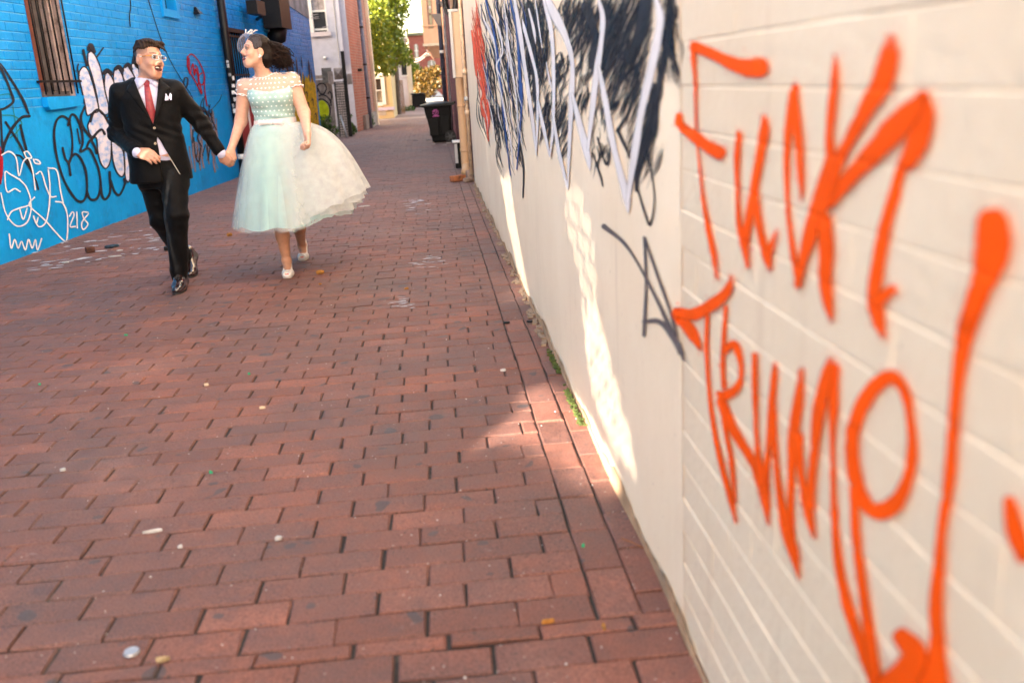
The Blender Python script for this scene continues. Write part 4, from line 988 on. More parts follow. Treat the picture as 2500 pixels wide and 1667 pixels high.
# grey gate and shed below it
YG = 25.8
SH = empty('garage_gate', (-3, YG, 0), 'weathered grey wooden gate with black and lime graffiti below the white building', 'gate')
gx1 = float(B(425, 1145, YG)[0]); gz = float(B(330, 665, YG)[2]); gx0 = -4.3
n_pl = 9
for k in range(n_pl):
    a_, b_ = gx0+(gx1-gx0)*k/n_pl, gx0+(gx1-gx0)*(k+1)/n_pl; ybox(MB(), a_+.004, b_-.004, .0, gz+random.uniform(-.02, .02), YG+random.uniform(0, .015), YG+.05).build('plank', M_WOOD, SH)
ybox(MB(), gx0, gx1, gz+.03, gz+.12, YG-.04, YG+.06).build('top_rail', M_WOOD, SH)
p1 = B(290, 570, YG); p2 = B(385, 690, YG); ybox(MB(), p1[0], p2[0], p2[2], p1[2], YG-.1, YG-.05).build('sign_board', mat('dark_board', (.12, .115, .11), .8, .5, 5, dirt=(.03, .03, .03), dscale=7), SH)
p3 = B(345, 600, YG); ybox(MB(), p3[0]+.0, p3[0]+.13, p3[2]-.33, p3[2], YG-.2, YG-.11).build('hanging_box', M_WOOD, SH)
p4, p5 = B(390, 570, YG), B(475, 660, YG); hp = MB(); cxx, czz = (p4[0]+p5[0])/2, (p4[2]+p5[2])/2
hp.add([(p4[0], YG-.04, p4[2]), (p5[0], YG-.04, p4[2]), (p5[0], YG-.04, p5[2]), (p4[0], YG-.04, p5[2]), (cxx, YG-.16, czz)], [(0, 1, 4), (1, 2, 4), (2, 3, 4), (3, 0, 4)]); hp.build('pyramid_panel', M_WOOD, SH)
lx0, lx1 = float(B(425, 900, YG)[0]), float(B(492, 900, YG)[0]); M_PINKB = mat('pale_block', (.46, .40, .38), .85, .35, 12)
lz1 = float(B(440, 680, YG)[2])
nr = 22
for r0 in range(nr):
    z0_ = lz1*r0/nr
    if r0 > nr-5: ybox(MB(), lx0+.01, lx1+.02, z0_+.01, z0_+lz1/nr-.012, YG+.01, YG+.05).build('slat', M_PINKB, SH)
    else:
        for c0 in range(4): a_ = lx0+.01+(lx1-lx0)*c0/4; ybox(MB(), a_, a_+(lx1-lx0)/4-.018, z0_+.008, z0_+lz1/nr-.014, YG+.01, YG+.06).build('block', M_PINKB, SH)
ybox(MB(), lx0-.05, lx1+.06, 0, lz1, YG+.08, YG+.1).build('dark_backing', mat('dark_board', (.12, .115, .11)), SH)
bp_ = B(482, 700, YG); MB().box((bp_[0]+.03, YG-.06, 1.1), (.09, .09, 2.2)).build('black_corner_post', M_BLKM, SH)
ybox(MB(), bp_[0]+.08, bp_[0]+.2, 1.35, 1.62, YG-.03, YG+.1).build('junction_box', M_WOOD, SH)
q0, q1 = B(440, 965, YG-.35), B(505, 1140, YG-.35); MB().tube([(q0[0], YG-.1, q0[2]), (q1[0], YG-.4, .01)], .028, 8).build('leaning_rod', mat('galv', (.35, .37, .40), .4, .15, metal=.6), SH, True)
GG = empty('gate_graffiti', (-3, YG-.02, 0), 'black loops and a lime green blob painted on the grey gate', 'graffiti')
pl_g = lambda lift: (lambda q, k: tuple(onY(q, YG-lift-.0004*(k % 9))))
Z3 = lambda w, *r: [(*zz3(x, y), w/3.408) for x, y in r]
SG = Spray(pl_g(.012), .2)
SG.fill([zz3(x, y) for x, y in catmull([(255, 860), (290, 835), (330, 860), (352, 910), (345, 970), (310, 1000), (280, 1000), (255, 960), (255, 860)], 4)[:-1]])
SG.build('lime_blob', paint_mat('lime_spray', (.38, .45, .01), .5, .25, 9), GG)
SK = Spray(pl_g(.02), .25)
for pts in ([(250, 720), (275, 700), (310, 700), (330, 735), (310, 780), (280, 780), (262, 740)], [(240, 720), (255, 735), (255, 770), (240, 780)], [(270, 800), (300, 790), (340, 810), (370, 850)], [(345, 780), (360, 765), (375, 800), (365, 850), (370, 880)], [(255, 835), (300, 828), (350, 870), (362, 930), (350, 985), (330, 1005)]): SK.stroke(Z3(11, *pts))
SK.build('black_loops', M_BK2, GG)
# red brick building, side wall towards the alley
RBB = empty('red_brick_building', (-2, 30, 0), 'red brick building with a blue-grey downpipe next to the white building', 'building')
b0 = np.array([XC, YW]); b1 = np.array([-1.85, 32.6])
rb = MB(); rb.quad((b0[0], b0[1], 0), (b1[0], b1[1], 0), (b1[0], b1[1], 4.4), (b0[0], b0[1], 4.4)); rb.quad((b1[0], b1[1], 0), (-9, b1[1], 0), (-9, b1[1], 4.4), (b1[0], b1[1], 4.4)); rb.quad((b0[0], b0[1], 4.4), (b1[0], b1[1], 4.4), (-9, b1[1], 4.4), (-9, b0[1], 4.4))
rb.build('brick_wall', M_RBR, RBB)
dr = (b1-b0)/np.linalg.norm(b1-b0); nr_ = np.array([dr[1], -dr[0]])
def RB_(u, z, o=0.0): q = b0+(b1-b0)*u+nr_*o; return (q[0], q[1], z)
def rbox(q, u0, u1, z0, z1, o0, o1):
    v = [RB_(u, z, o) for o in (o0, o1) for u, z in ((u0, z0), (u1, z0), (u1, z1), (u0, z1))]
    return q.add(v, [(0, 1, 2, 3), (7, 6, 5, 4), (0, 4, 5, 1), (1, 5, 6, 2), (2, 6, 7, 3), (3, 7, 4, 0)])
rbox(MB(), .30, .55, 0, .42, .003, .09).build('plinth_block', mat('concrete_dark', (.24, .20, .17), .9, .3, 5), RBB); rbox(MB(), .62, .99, 0, .45, .003, .07).build('plinth', mat('concrete_dark', (.24, .20, .17)), RBB)
rbox(MB(), .63, .70, .45, 4.3, .003, .06).build('dark_conduit', mat('dark_brown', (.07, .03, .025), .8), RBB)
rbox(MB(), .95, 1.0, 0, 4.4, .004, .10).build('corner_pilaster', mat('pale_stone', (.62, .52, .38), .8, .1, 3), RBB)
MB().tube([RB_(.47, 0, .12), RB_(.47, 1.0, .12), RB_(.47, 4.35, .12)], .055, 12).build('blue_downpipe', mat('blue_grey_pipe', (.10, .11, .16), .5, .25, 9, dirt=(.3, .3, .33), dscale=9, dlo=.6, dhi=.64), RBB, True)
for z_ in (.9, 1.9, 3.0): MB().tube([RB_(.47, z_, .12), RB_(.47, z_+.05, .12)], .066, 12).build('pipe_band', M_BLKM, RBB)
rbox(MB(), .28, .33, 1.72, 1.80, .0, .12).build('small_lamp', M_BLKM, RBB)
# yellow house
YY = 38.0
YH = empty('yellow_house', (-2.5, YY, 0), 'pale yellow house with white trimmed window behind the tree', 'house')
yx1 = float(B(888, 900, YY)[0]); yt = 9.0
M_YEL = mat('yellow_render', (.56, .42, .22), .8, .06, 2)
wy0, wy1 = B(738, 660, YY), B(798, 850, YY)
xs = [-9, wy0[0], wy1[0], yx1]; zs = [0, wy1[2], wy0[2], yt]
q = MB()
for i in range(3):
    for j in range(3):
        if i == 1 and j == 1: continue
        q.quad((xs[i], YY, zs[j]), (xs[i+1], YY, zs[j]), (xs[i+1], YY, zs[j+1]), (xs[i], YY, zs[j+1]))
q.quad((yx1, YY, 0), (yx1, YY+6, 0), (yx1, YY+6, yt), (yx1, YY, yt)); q.quad((yx1, YY+6, 0), (-16, YY+6, 0), (-16, YY+6, yt), (yx1, YY+6, yt)); q.build('wall', M_YEL, YH)
yw = ybox(MB(), xs[1], xs[2], zs[1], zs[2], YY+.08, YY+.1).build('window', M_GLASS, YH)
tr = MB()
for (x0, x1, z0, z1) in ((xs[1]-.10, xs[1], zs[1]-.1, zs[2]+.2), (xs[2], xs[2]+.14, zs[1]-.1, zs[2]+.2), (xs[1], xs[2], zs[2], zs[2]+.2), (xs[1], xs[2], zs[1]-.14, zs[1]), (xs[1], xs[2], (zs[1]+zs[2])/2-.02, (zs[1]+zs[2])/2+.03)): ybox(tr, x0+.002, x1-.002, z0, z1, YY-.06, YY+.07)
tr.build('window_trim', mat('trim_white', (.75, .73, .70), .6, .05), yw)
ybox(MB(), xs[1]+.02, xs[2]-.02, zs[1]+.02, (zs[1]+zs[2])/2-.03, YY+.06, YY+.07).build('blind', mat('blind', (.42, .38, .30), .8, .1), yw)
bz = float(B(840, 905, YY)[2]); ybox(MB(), -9, yx1+.05, bz-.06, bz+.06, YY-.07, YY-.002).build('lilac_band', mat('lilac', (.50, .44, .56), .7, .05), YH)
cz = B(790, 965, YY); ybox(MB(), cz[0]-.1, cz[0]+.18, .12, .36, YY-.03, YY-.002).build('cellar_vent', mat('vent_grey', (.40, .34, .28), .8), YH)
rf = MB(); rf.add([(-9, YY-.3, yt), (yx1+.3, YY-.3, yt), (yx1+.3, YY+6, yt+1.2), (-9, YY+6, yt+1.2)], [(0, 1, 2, 3)]); rf.build('roof', mat('slate', (.12, .11, .11), .8, .2), YH)
# fences, poles and white house further on
YF = 43.0
FN = empty('board_fence', (-1.5, YF, 0), 'grey and brown board fence past the yellow house', 'fence')
fx0 = float(B(885, 900, YF)[0]); fx1 = float(B(985, 900, YF)[0])
for k in range(10):
    a_ = fx0+(fx1-fx0)*k/10; zt_ = 1.75 if k < 5 else 1.45
    ybox(MB(), a_+.008, a_+(fx1-fx0)/10-.008, 0, zt_, YF+.02*(k % 2), YF+.05).build('board', M_WOOD if k < 5 else mat('brown_wood', (.28, .14, .07), .8, .3, 6), FN)
pb = B(950, 940, YF-.5); UP = MB().tube([(B(905, 600, 42)[0], 42.3, 0), (B(890, 300, 42)[0]+.1, 42.3, 6.5)], .09, 10).build('utility_pole', mat('pole_wood', (.16, .12, .10), .9, .3, 8), None, True); tag(UP, 'dark wooden utility pole beside the board fence', 'pole')
YWH = 49.0
WH2 = empty('white_house', (-1.2, YWH, 0), 'narrow pale house with a stone corner past the board fence', 'house')
hx0, hx1 = float(B(925, 700, YWH)[0]), float(B(1012, 700, YWH)[0]); hz = float(B(950, 330, YWH)[2])
hb = MB(); hb.box(((hx0+hx1)/2-.3, YWH+2, hz/2), (hx1-hx0+.6, 4, hz)); hb.build('wall', mat('pale_render', (.66, .60, .60), .8, .06, 2), WH2)
ybox(MB(), hx1-.02, hx1+.22, 0, float(B(1000, 530, YWH)[2]), YWH-.12, YWH+.1).build('corner_pilaster', mat('pale_stone', (.62, .52, .38)), WH2)
ybox(MB(), hx0+.25, hx0+.7, 1.7, 2.7, YWH-.03, YWH-.005).build('window', M_GLASS, WH2)
ybox(MB(), hx0+.2, hx0+.75, 1.62, 1.7, YWH-.06, YWH-.004).build('window_sill', mat('trim_white', (.75, .73, .70)), WH2)
ybox(MB(), hx0-.8, hx1+.1, hz, hz+.15, YWH-.2, YWH+4.2).build('cornice', mat('trim_white', (.75, .73, .70)), WH2)
# building closing the view
YE = 100.0
EB = empty('end_brick_building', (2, YE, 0), 'three-storey red brick building with arched windows closing the alley', 'building')
ex0 = float(B(1035, 600, YE)[0]); et = float(B(1080, 298, YE)[2])
ybox(MB(), ex0, 14, 0, et, YE, YE+8).build('brick_wall', M_FBR, EB); ybox(MB(), ex0-.15, 14.2, et, et+.25, YE-.25, YE+8).build('cornice', mat('green_cornice', (.16, .17, .10), .8), EB)
ybox(MB(), float(B(1088, 290, YE)[0]), float(B(1112, 290, YE)[0]), et+.25, float(B(1100, 266, YE)[2]), YE+1, YE+2).build('chimney', mat('pale_render', (.66, .60, .60)), EB)
def arch_window(x0, x1, y0, y1):
    a_, b_ = B(x0, y0, YE), B(x1, y1, YE); xa, xb, za, zc = a_[0], b_[0], b_[2], a_[2]; w_ = (xb-xa)
    v = [(xa, YE-.06, za), (xb, YE-.06, za), (xb, YE-.06, zc-w_*.25)]+[((xa+xb)/2+w_/2*math.cos(t), YE-.06, zc-w_*.25+w_*.25*math.sin(t)) for t in np.linspace(.3, 2.84, 6)]+[(xa, YE-.06, zc-w_*.25)]
    win = mesh_obj('window', v, [tuple(range(len(v)))], mat('sky_glass', (.30, .30, .26), .15, .3, 1.5, spec=.8), EB)
    f_ = MB(); ybox(f_, (xa+xb)/2-.05, (xa+xb)/2+.05, za, zc, YE-.12, YE-.07); ybox(f_, xa, xb, (za+zc)/2-.05, (za+zc)/2+.05, YE-.13, YE-.075); f_.build('frame', mat('trim_white', (.75, .73, .70)), win)
    sl_ = MB(); ybox(sl_, xa-.15, xb+.15, za-.2, za, YE-.2, YE-.002); sl_.build('window_sill', mat('pale_stone', (.62, .52, .38)), EB)
for a_ in ((1058, 1100, 372, 480), (1072, 1112, 522, 612), (1082, 1116, 680, 760), (1170, 1245, 505, 600), (1180, 1250, 660, 760), (1160, 1220, 395, 450), (1280, 1340, 505, 600)): arch_window(*a_)
ybox(MB(), float(B(1092, 800, YE)[0]), float(B(1165, 800, YE)[0]), .2, float(B(1120, 805, YE)[2]), YE-.3, YE-.01).build('dark_doorway', mat('dark_board', (.12, .115, .11)), EB)
# buildings on the right beyond the cream wall
MW = empty('maroon_building', (.64, 17, 0), 'dark maroon painted brick building beyond the cream wall on the right', 'building')
ybox(MB(), .56, 5, -.02, 4.6, WEND+.02, 22.3).build('brick_wall', M_MAR, MW); ybox(MB(), .56, 2.2, -.02, 5.2, 22.31, 25.3).build('rear_tower', M_MAR, MW)
OB = empty('orange_building', (.6, 27, 0), 'orange rendered building behind the black trash cart', 'building')
ybox(MB(), .62, 6, 0, 4.5, 25.31, 31).build('wall', mat('orange_render', (.50, .17, .06), .8, .12, 3), OB)
ybox(MB(), .58, 6, 4.4, 4.55, 25.305, 31.1).build('coping', mat('pale_stone', (.62, .52, .38)), OB)
OB4 = empty('added_shade_block', (-20, 86, 0), 'unseen brick block added on the left beyond the cross street to shade the end building', 'building')  # added out of view to keep the sun off the end building
ybox(MB(), -40, -7, 0, 16, 75, 97).build('wall', M_FBR, OB4)
YT = 50.0
TB = empty('tan_bay_building', (1, YT, 0), 'tan rendered building with an overhanging bay window on the right', 'building')
tx0 = float(B(1128, 200, YT)[0]); tz0 = float(B(1200, 385, YT)[2]); M_TAN = mat('tan_render', (.60, .35, .22), .8, .08, 3)
tw0, tw1 = B(1158, -20, YT), B(1225, 240, YT)
xs = [tx0, tw0[0], tw1[0], 9]; zs = [tz0, tw1[2], tw1[2]+2.2, 11]
q = MB()
for i in range(3):
    for j in range(3):
        if i == 1 and j == 1: continue
        q.quad((xs[i], YT, zs[j]), (xs[i+1], YT, zs[j]), (xs[i+1], YT, zs[j+1]), (xs[i], YT, zs[j+1]))
q.quad((tx0, YT, tz0), (tx0, YT, 11), (tx0, YT+6, 11), (tx0, YT+6, tz0)); q.quad((tx0, YT, tz0), (tx0, YT+6, tz0), (9, YT+6, tz0), (9, YT, tz0))
q.build('bay', M_TAN, TB)
ybox(MB(), tx0-.06, 9, tz0-.0, tz0+.12, YT-.12, YT-.002).build('bay_moulding', mat('pale_stone', (.62, .52, .38)), TB); ybox(MB(), tx0-.05, 9, tz0+.95, tz0+1.02, YT-.06, YT-.002).build('bay_moulding', M_TAN, TB)
cb_ = MB(); cb_.add([(tx0+.15, YT+.1, tz0), (9, YT+.1, tz0), (9, YT+.7, tz0-.6), (tx0+.5, YT+.7, tz0-.6), (tx0+.15, YT+6, tz0), (tx0+.5, YT+6, tz0-.6)], [(0, 1, 2, 3), (0, 3, 5, 4)]); cb_.build('corbel', M_TAN, TB)
wn = ybox(MB(), tw0[0], tw1[0], tw1[2], tw1[2]+2.2, YT+.12, YT+.14).build('window', mat('green_glass', (.16, .17, .10), .15, .3, 1.2, spec=.8), TB)
f_ = MB(); ybox(f_, tw0[0], tw0[0]+.1, tw1[2], tw1[2]+2.2, YT+.02, YT+.11); ybox(f_, tw1[0]-.06, tw1[0], tw1[2], tw1[2]+2.2, YT+.02, YT+.11); zz_ = float(B(1190, 118, YT)[2]); ybox(f_, tw0[0]+.1, tw1[0]-.06, zz_-.04, zz_+.04, YT+.03, YT+.1); f_.build('sash_frame', mat('brown_frame', (.24, .13, .09), .6), wn)
ybox(MB(), tw0[0]+.12, tw1[0]-.08, float(B(1190, 75, YT)[2]), float(B(1190, 52, YT)[2]), YT+.09, YT+.105).build('blind', mat('trim_white', (.75, .73, .70)), wn)
ybox(MB(), tx0+1.0, 9, 0, tz0-.55, YT+.8, YT+6).build('ground_floor_wall', M_FBR, TB)
# ------------------------------------------------------------------ trees and plants
def leaf_mat(name, c0, c1, c2):
    m, n, l, b = new_mat(name)
    at = n.new('ShaderNodeAttribute'); at.attribute_name = 'rnd'
    r = n.new('ShaderNodeValToRGB'); l.new(at.outputs['Fac'], r.inputs['Fac']); r.color_ramp.elements[0].color = (*c0, 1); r.color_ramp.elements[1].color = (*c2, 1); e = r.color_ramp.elements.new(.5); e.color = (*c1, 1)
    l.new(r.outputs[0], b.inputs['Base Color']); b.inputs['Roughness'].default_value = .5
    tr_ = n.new('ShaderNodeBsdfTranslucent'); l.new(r.outputs[0], tr_.inputs['Color']); mx = n.new('ShaderNodeMixShader'); mx.inputs[0].default_value = .4
    l.new(b.outputs[0], mx.inputs[1]); l.new(tr_.outputs[0], mx.inputs[2]); l.new(mx.outputs[0], n['Material Output'].inputs['Surface']); return m
def leaves(name, clumps, n, size, m, parent, seed=1, up=.3):
    r = np.random.default_rng(seed); V = []; F = []; A = []
    tot = sum(c[1]**2 for c in clumps)
    for c, rad, *sq in clumps:
        k = int(n*rad**2/tot)
        for _ in range(k):
            d = r.normal(size=3); d /= np.linalg.norm(d); rr_ = rad*r.uniform(.25, 1)**.45
            p0 = np.array(c)+d*rr_*np.array([1, 1, sq[0] if sq else .8])
            a = r.normal(size=3); a /= np.linalg.norm(a); b = np.cross(a, r.normal(size=3)); b /= np.linalg.norm(b)
            s = size*r.uniform(.6, 1.4); i = len(V)
            V += [p0-a*s*.5, p0+b*s*.28, p0+a*s*.5+np.array([0, 0, -s*.12]), p0-b*s*.28]; F.append((i, i+1, i+2, i+3)); A += [float(np.clip(r.normal(.5, .25), 0, 1))]*4
    return mesh_obj(name, V, F, m, parent, attrs={'rnd': A})
def tree(name, label, base, clumps, n, size, m, trunk_top, r0, seed):
    t = empty(name, base, label, 'tree'); bark = mat('bark', (.10, .075, .055), .9, .35, 8, .6, 30)
    tk = MB(); b = np.array(base, float); tp = np.array(trunk_top, float); mid = (b+tp)/2+np.array([.15, .1, 0]); tk.tube(catmull([b, mid, tp], 5), np.linspace(r0, r0*.45, 11), 9)
    for c, rad, *_ in clumps:
        c = np.array(c); st_ = mid+(tp-mid)*random.uniform(.2, 1); tk.tube(catmull([st_, (st_+c)/2+np.array([0, 0, -.2]), c], 4), np.linspace(r0*.35, r0*.08, 9), 6)
    tk.build('trunk', bark, t, True); leaves('crown', clumps, n, size, m, t, seed); return t
def clump_at(x, y, Y, r, sq=.85): q = B(x, y, Y); return (tuple(q), r, sq)
cl = []
rg = random.Random(5)
for (x, y, Y, r) in ((700, 40, 41, .75), (780, 20, 42, .8), (860, 30, 43, .6), (920, 60, 42, .5), (930, 10, 43, .55), (760, 130, 41, .75), (730, 260, 40.5, .7), (820, 220, 42, .7), (900, 250, 42.5, .55), (760, 380, 40.5, .75), (850, 340, 42, .7), (920, 390, 42.5, .5), (780, 500, 40.5, .65), (870, 480, 42, .6), (770, 580, 41, .4), (850, 570, 41.5, .38), (960, 440, 42, .4), (1000, 490, 41.5, .33), (940, 130, 42, .4), (800, -150, 43, 1.3), (700, -120, 42, 1.2), (650, 120, 42, .9), (650, 420, 42.5, .8)):
    cl.append(clump_at(x, y, Y-6.2, r*.86))
M_LF = leaf_mat('tree_leaves', (.06, .10, .012), (.18, .23, .018), (.36, .35, .03))
tree('leafy_tree', 'tall leafy tree with yellow-green foliage beyond the brick building', (-3.7, 36.6, 0), cl, 10500, .15, M_LF, tuple(B(760, 300, 36.6)), .2, 3)
cl2 = [clump_at(x, y, 78, r*.72) for x, y, r in ((1120, 640, .9), (1180, 620, .9), (1230, 600, .8), (1130, 720, 1.0), (1200, 700, 1.0), (1250, 690, .8), (1100, 740, .6), (1170, 770, .8), (1240, 570, .5))]
tree('autumn_tree', 'small tree with orange and yellow leaves in front of the end building', (float(B(1180, 850, 78)[0]), 78, 0), cl2, 1500, .30, leaf_mat('autumn_leaves', (.03, .04, .008), (.13, .07, .015), (.20, .12, .015)), tuple(B(1175, 700, 78)), .18, 4)
cl3 = [clump_at(x, y, 90, r) for x, y, r in ((1010, 650, 1.2), (1045, 620, 1.2), (1030, 720, 1.3), (1000, 760, 1.2), (1060, 770, 1.0), (1020, 560, .9))]
tree('distant_tree', 'hazy green tree standing far beyond the end of the alley', (float(B(1030, 850, 90)[0]), 90, 0), cl3, 3200, .3, M_LF, tuple(B(1030, 700, 90)), .2, 6)
def plant(label, base, clumps, n, size, seed, grp):
    t = empty('plant', base, label, 'plant', grp)
    s_ = MB()
    for c, rad, *_ in clumps:
        for k in range(3): s_.tube([base, ((base[0]+c[0])/2+random.uniform(-.05, .05), (base[1]+c[1])/2, (base[2]+c[2])/2+.05), (c[0]+random.uniform(-.1, .1), c[1], c[2])], .008, 5)
    s_.build('stems', mat('stem', (.09, .12, .03), .8), t); leaves('foliage', clumps, n, size, M_PL, t, seed); return t
M_PL = leaf_mat('plant_leaves', (.02, .05, .008), (.045, .11, .012), (.10, .20, .02))
plant('dark green bush growing at the foot of the grey gate', (-2.85, 25.3, 0), [((-2.9, 25.2, .25), .3), ((-2.65, 25.2, .2), .24), ((-2.8, 25.3, .48), .22), ((-3.15, 25.3, .3), .28)], 900, .07, 8, 'weeds along the left wall')
plant('bright green weed between the gate and the brick building', (-2.28, 26.6, 0), [((-2.3, 26.6, .22), .2), ((-2.2, 26.6, .14), .16), ((-2.3, 26.7, .5), .13)], 500, .07, 9, 'weeds along the left wall')
plant('thin weed behind the blue downpipe at the brick wall', (-1.95, 30.6, 0), [((-1.95, 30.6, .35), .16), ((-1.93, 30.8, .15), .15)], 200, .06, 10, 'weeds along the left wall')
plant('small weeds at the foot of the board fence', (-1.2, 46, 0), [((-1.2, 46, .12), .2), ((-.9, 46.2, .1), .2)], 220, .09, 12, 'weeds along the left wall')
# ------------------------------------------------------------------ things along the right side
M_BIN = mat('bin_plastic', (.0045, .0045, .005), .5, .25, 9, .15, 120, spec=.18)
YB = 20.9
BN = empty('trash_cart', (.2, YB, 0), 'black wheeled trash cart with a pink emblem on its side', 'trash cart')
bl = B(1115, 880, YB); zlid = .80
bx0, bx1 = -.155, .455
bd = MB(); sec = [(.02, .00, .42), (.10, -.005, .425), (.50, -.075, .44), (.56, -.095, .448), (.66, -.115, .452), (.80, -.135, .455)]
vv = []; d2 = .27
for z_, xa, xb in sec:
    for xx, yy in ((xa, -1), (xb, -1), (xb, 1), (xa, 1)): vv.append((xx, YB+yy*d2*(.78+.22*z_/.8), z_))
ff = [(0, 3, 2, 1), (20, 21, 22, 23)]
for i in range(5):
    for k in range(4): ff.append((i*4+k, i*4+(k+1) % 4, i*4+4+(k+1) % 4, i*4+4+k))
bevel(bd.add(vv, ff).build('body', M_BIN, BN), .03, 3)
rm = MB(); rm.box((.15, YB, .79), (.65, .60, .045), 0, .012); rm.build('rim', M_BIN, BN)
pn = MB(); pn.box((.06, YB-.268, .34), (.20, .02, .36), 0, .008); pn.box((.30, YB-.268, .38), (.19, .02, .38), 0, .008); pn.build('side_panels', M_BIN, BN)
ld = MB(); ld.grid(lambda u, v: (-.21+.74*u, YB-.31+.62*v, .815+.05*math.sin(math.pi*min(1, u*1.02))*math.sin(math.pi*v)**.5+.028*u), 14, 10); ld.grid(lambda u, v: (-.21+.74*u, YB-.31, .785+(.03+.028*u)*v), 14, 1); ld.grid(lambda u, v: (-.21, YB-.31+.62*(1-u), .785+.03*v), 6, 1)
ld.build('lid', mat('lid_plastic', (.010, .013, .014), .4, .2, 6, spec=.25), BN, True)
MB().tube([(.53, YB-.24, .82), (.56, YB-.24, .85), (.56, YB+.24, .85), (.53, YB+.24, .82)], .016, 8).build('handle', M_BIN, BN, True)
for s_ in (-1, 1):
    wv = MB(); wv.tube([(.40, YB+s_*.27, .125), (.40, YB+s_*.33, .125)], .125, 22); w_o = wv.build('wheel', mat('tyre', (.02, .02, .02), .8), BN)
    MB().tube([(.40, YB+s_*.325, .125), (.40, YB+s_*.337, .125)], .045, 14).build('hub', mat('hub', (.06, .06, .06), .5), w_o)
    for k in range(6):
        an = k*math.pi/3; MB().tube([(.40, YB+s_*.332, .125), (.40+.1*math.cos(an), YB+s_*.332, .125+.1*math.sin(an))], .010, 6).build('spoke', mat('hub', (.06, .06, .06)), w_o)
MB().tube([(.40, YB-.3, .125), (.40, YB+.3, .125)], .015, 8).build('axle', M_BLKM, BN)
em = Spray(lambda q, k: (q[0], YB-.2745-.0002*(k % 5), q[1]), .15, .002)
cx_, cz_ = .115, .655; R_ = .058
ring = []
for k in range(17):
    an = k*2*math.pi/16; r_ = R_*(1.12 if k % 2 else .86); ring.append((cx_+r_*math.cos(an), cz_+r_*math.sin(an), .010))
em.stroke(ring, cap=False, sub=3)
em.stroke([(cx_-.03, cz_+.005, .012), (cx_-.028, cz_+.03, .012), (cx_, cz_+.036, .012), (cx_+.028, cz_+.03, .012), (cx_+.03, cz_+.005, .012), (cx_+.018, cz_-.02, .012)], sub=4); em.stroke([(cx_-.018, cz_+.008, .014), (cx_-.008, cz_+.006, .014)], sub=3); em.stroke([(cx_+.01, cz_+.006, .014), (cx_+.02, cz_+.008, .014)], sub=3); em.stroke([(cx_, cz_-.01, .01), (cx_, cz_-.034, .016)], sub=3)
for k in range(6): x_ = cx_-.06+k*.022; em.stroke([(x_, cz_-.082, .008), (x_+.012, cz_-.064+.004*(k % 2), .008), (x_+.016, cz_-.084, .008)], sub=3)
em.stroke([(cx_-.068, cz_-.092, .006), (cx_+.07, cz_-.090, .006)], sub=3)
em.build('emblem', paint_mat('pink_print', (.48, .12, .34)), BN)
# black utility box
bxp = B(1410, 1395, 14.3); BX = empty('utility_box', (.41, 14.4, 0), 'low black box with grey side stripe and yellow warning triangle against the wall', 'box')
zt_ = float(B(1430, 1185, 14.3)[2]); zt_ = max(.36, zt_)
bevel(MB().box((.425, 14.42, zt_/2+.0), (.20, .30, zt_)).build('body', M_BIN, BX), .012); MB().box((.42, 14.4, zt_+.01), (.24, .34, .02)).build('white_top', mat('trim_white', (.75, .73, .70)), BX)
MB().box((.345, 14.262, zt_*.58), (.045, .012, zt_*.75)).build('grey_stripe', mat('alu', (.38, .38, .40), .4, .1, metal=.3), BX)
tz = zt_*.80; tri = MB().add([(.40, 14.266, tz-.03), (.47, 14.266, tz-.03), (.435, 14.266, tz+.035)], [(0, 1, 2)]).build('warning_triangle', mat('warning_yellow', (.75, .52, .01), .5, .05), BX)
MB().box((.435, 14.264, tz+.001), (.006, .002, .022)).build('mark', M_BLKM, tri); MB().box((.435, 14.264, tz-.02), (.006, .002, .006)).build('mark_dot', M_BLKM, tri)
# beige downpipe, brick at its foot, meter cover, coil
M_BEI = mat('beige_pipe', (.50, .31, .17), .5, .08, 6, dirt=(.38, .24, .14), dscale=3)
DP = empty('drain_pipe', (.44, 12.85, 0), 'thick beige drainpipe at the end of the cream wall', 'pipe')
px_, py_ = .435, 12.75
MB().tube(catmull([(px_, py_, 4.6), (px_, py_, 3), (px_, py_, .32), (px_, py_-.03, .16), (px_-.02, py_-.16, .08)], 5), .068, 16).build('pipe', M_BEI, DP, True)
for z_ in (.36, .95, 1.75, 1.85, 2.35): MB().tube([(px_, py_, z_), (px_, py_, z_+.02)], .073, 16).build('collar', M_BEI, DP, True)
bk = MB(); bk.box((.30, 12.42, .04), (.20, .11, .075), .5, .008); tag(bk.build('loose_brick', mat('orange_brick', (.34, .11, .04), .9, .4, 14, .6, 60, dirt=(.05, .03, .02), dscale=12)), 'loose orange brick lying at the foot of the drainpipe', 'brick')
rk = MB(); rk.box((.46, 12.28, .07), (.10, .12, .16), .2, .02); rk.box((.42, 12.2, .03), (.12, .08, .06), .6, .02); tag(rk.build('concrete_block', mat('rubble', (.25, .17, .13), .95, .4, 10, .8, 30)), 'lump of broken concrete at the end of the cream wall', 'rubble')
CD = empty('conduit', (.48, 12.2, 0), 'thin beige conduit with clamps running up the end of the cream wall', 'conduit')
MB().tube([(.475, 12.16, .1), (.475, 12.16, 3.4)], .025, 10).build('tube', mat('beige_conduit', (.58, .42, .28), .5, .15, 14, dirt=(.25, .2, .16), dscale=18), CD, True)
for z_ in (.85, 1.0, 1.35): MB().tube([(.475, 12.16, z_), (.475, 12.16, z_+.07)], .034, 10).build('coupling', mat('beige_conduit', (.58, .42, .28)), CD, True)
MB().box((.47, 12.12, 1.06), (.05, .05, .05), 0, .01).build('clamp', mat('galv', (.35, .37, .40)), CD)
mc0, mc1 = onX(zz3(1390, 290), .42), onX(zz3(1460, 700), .42)
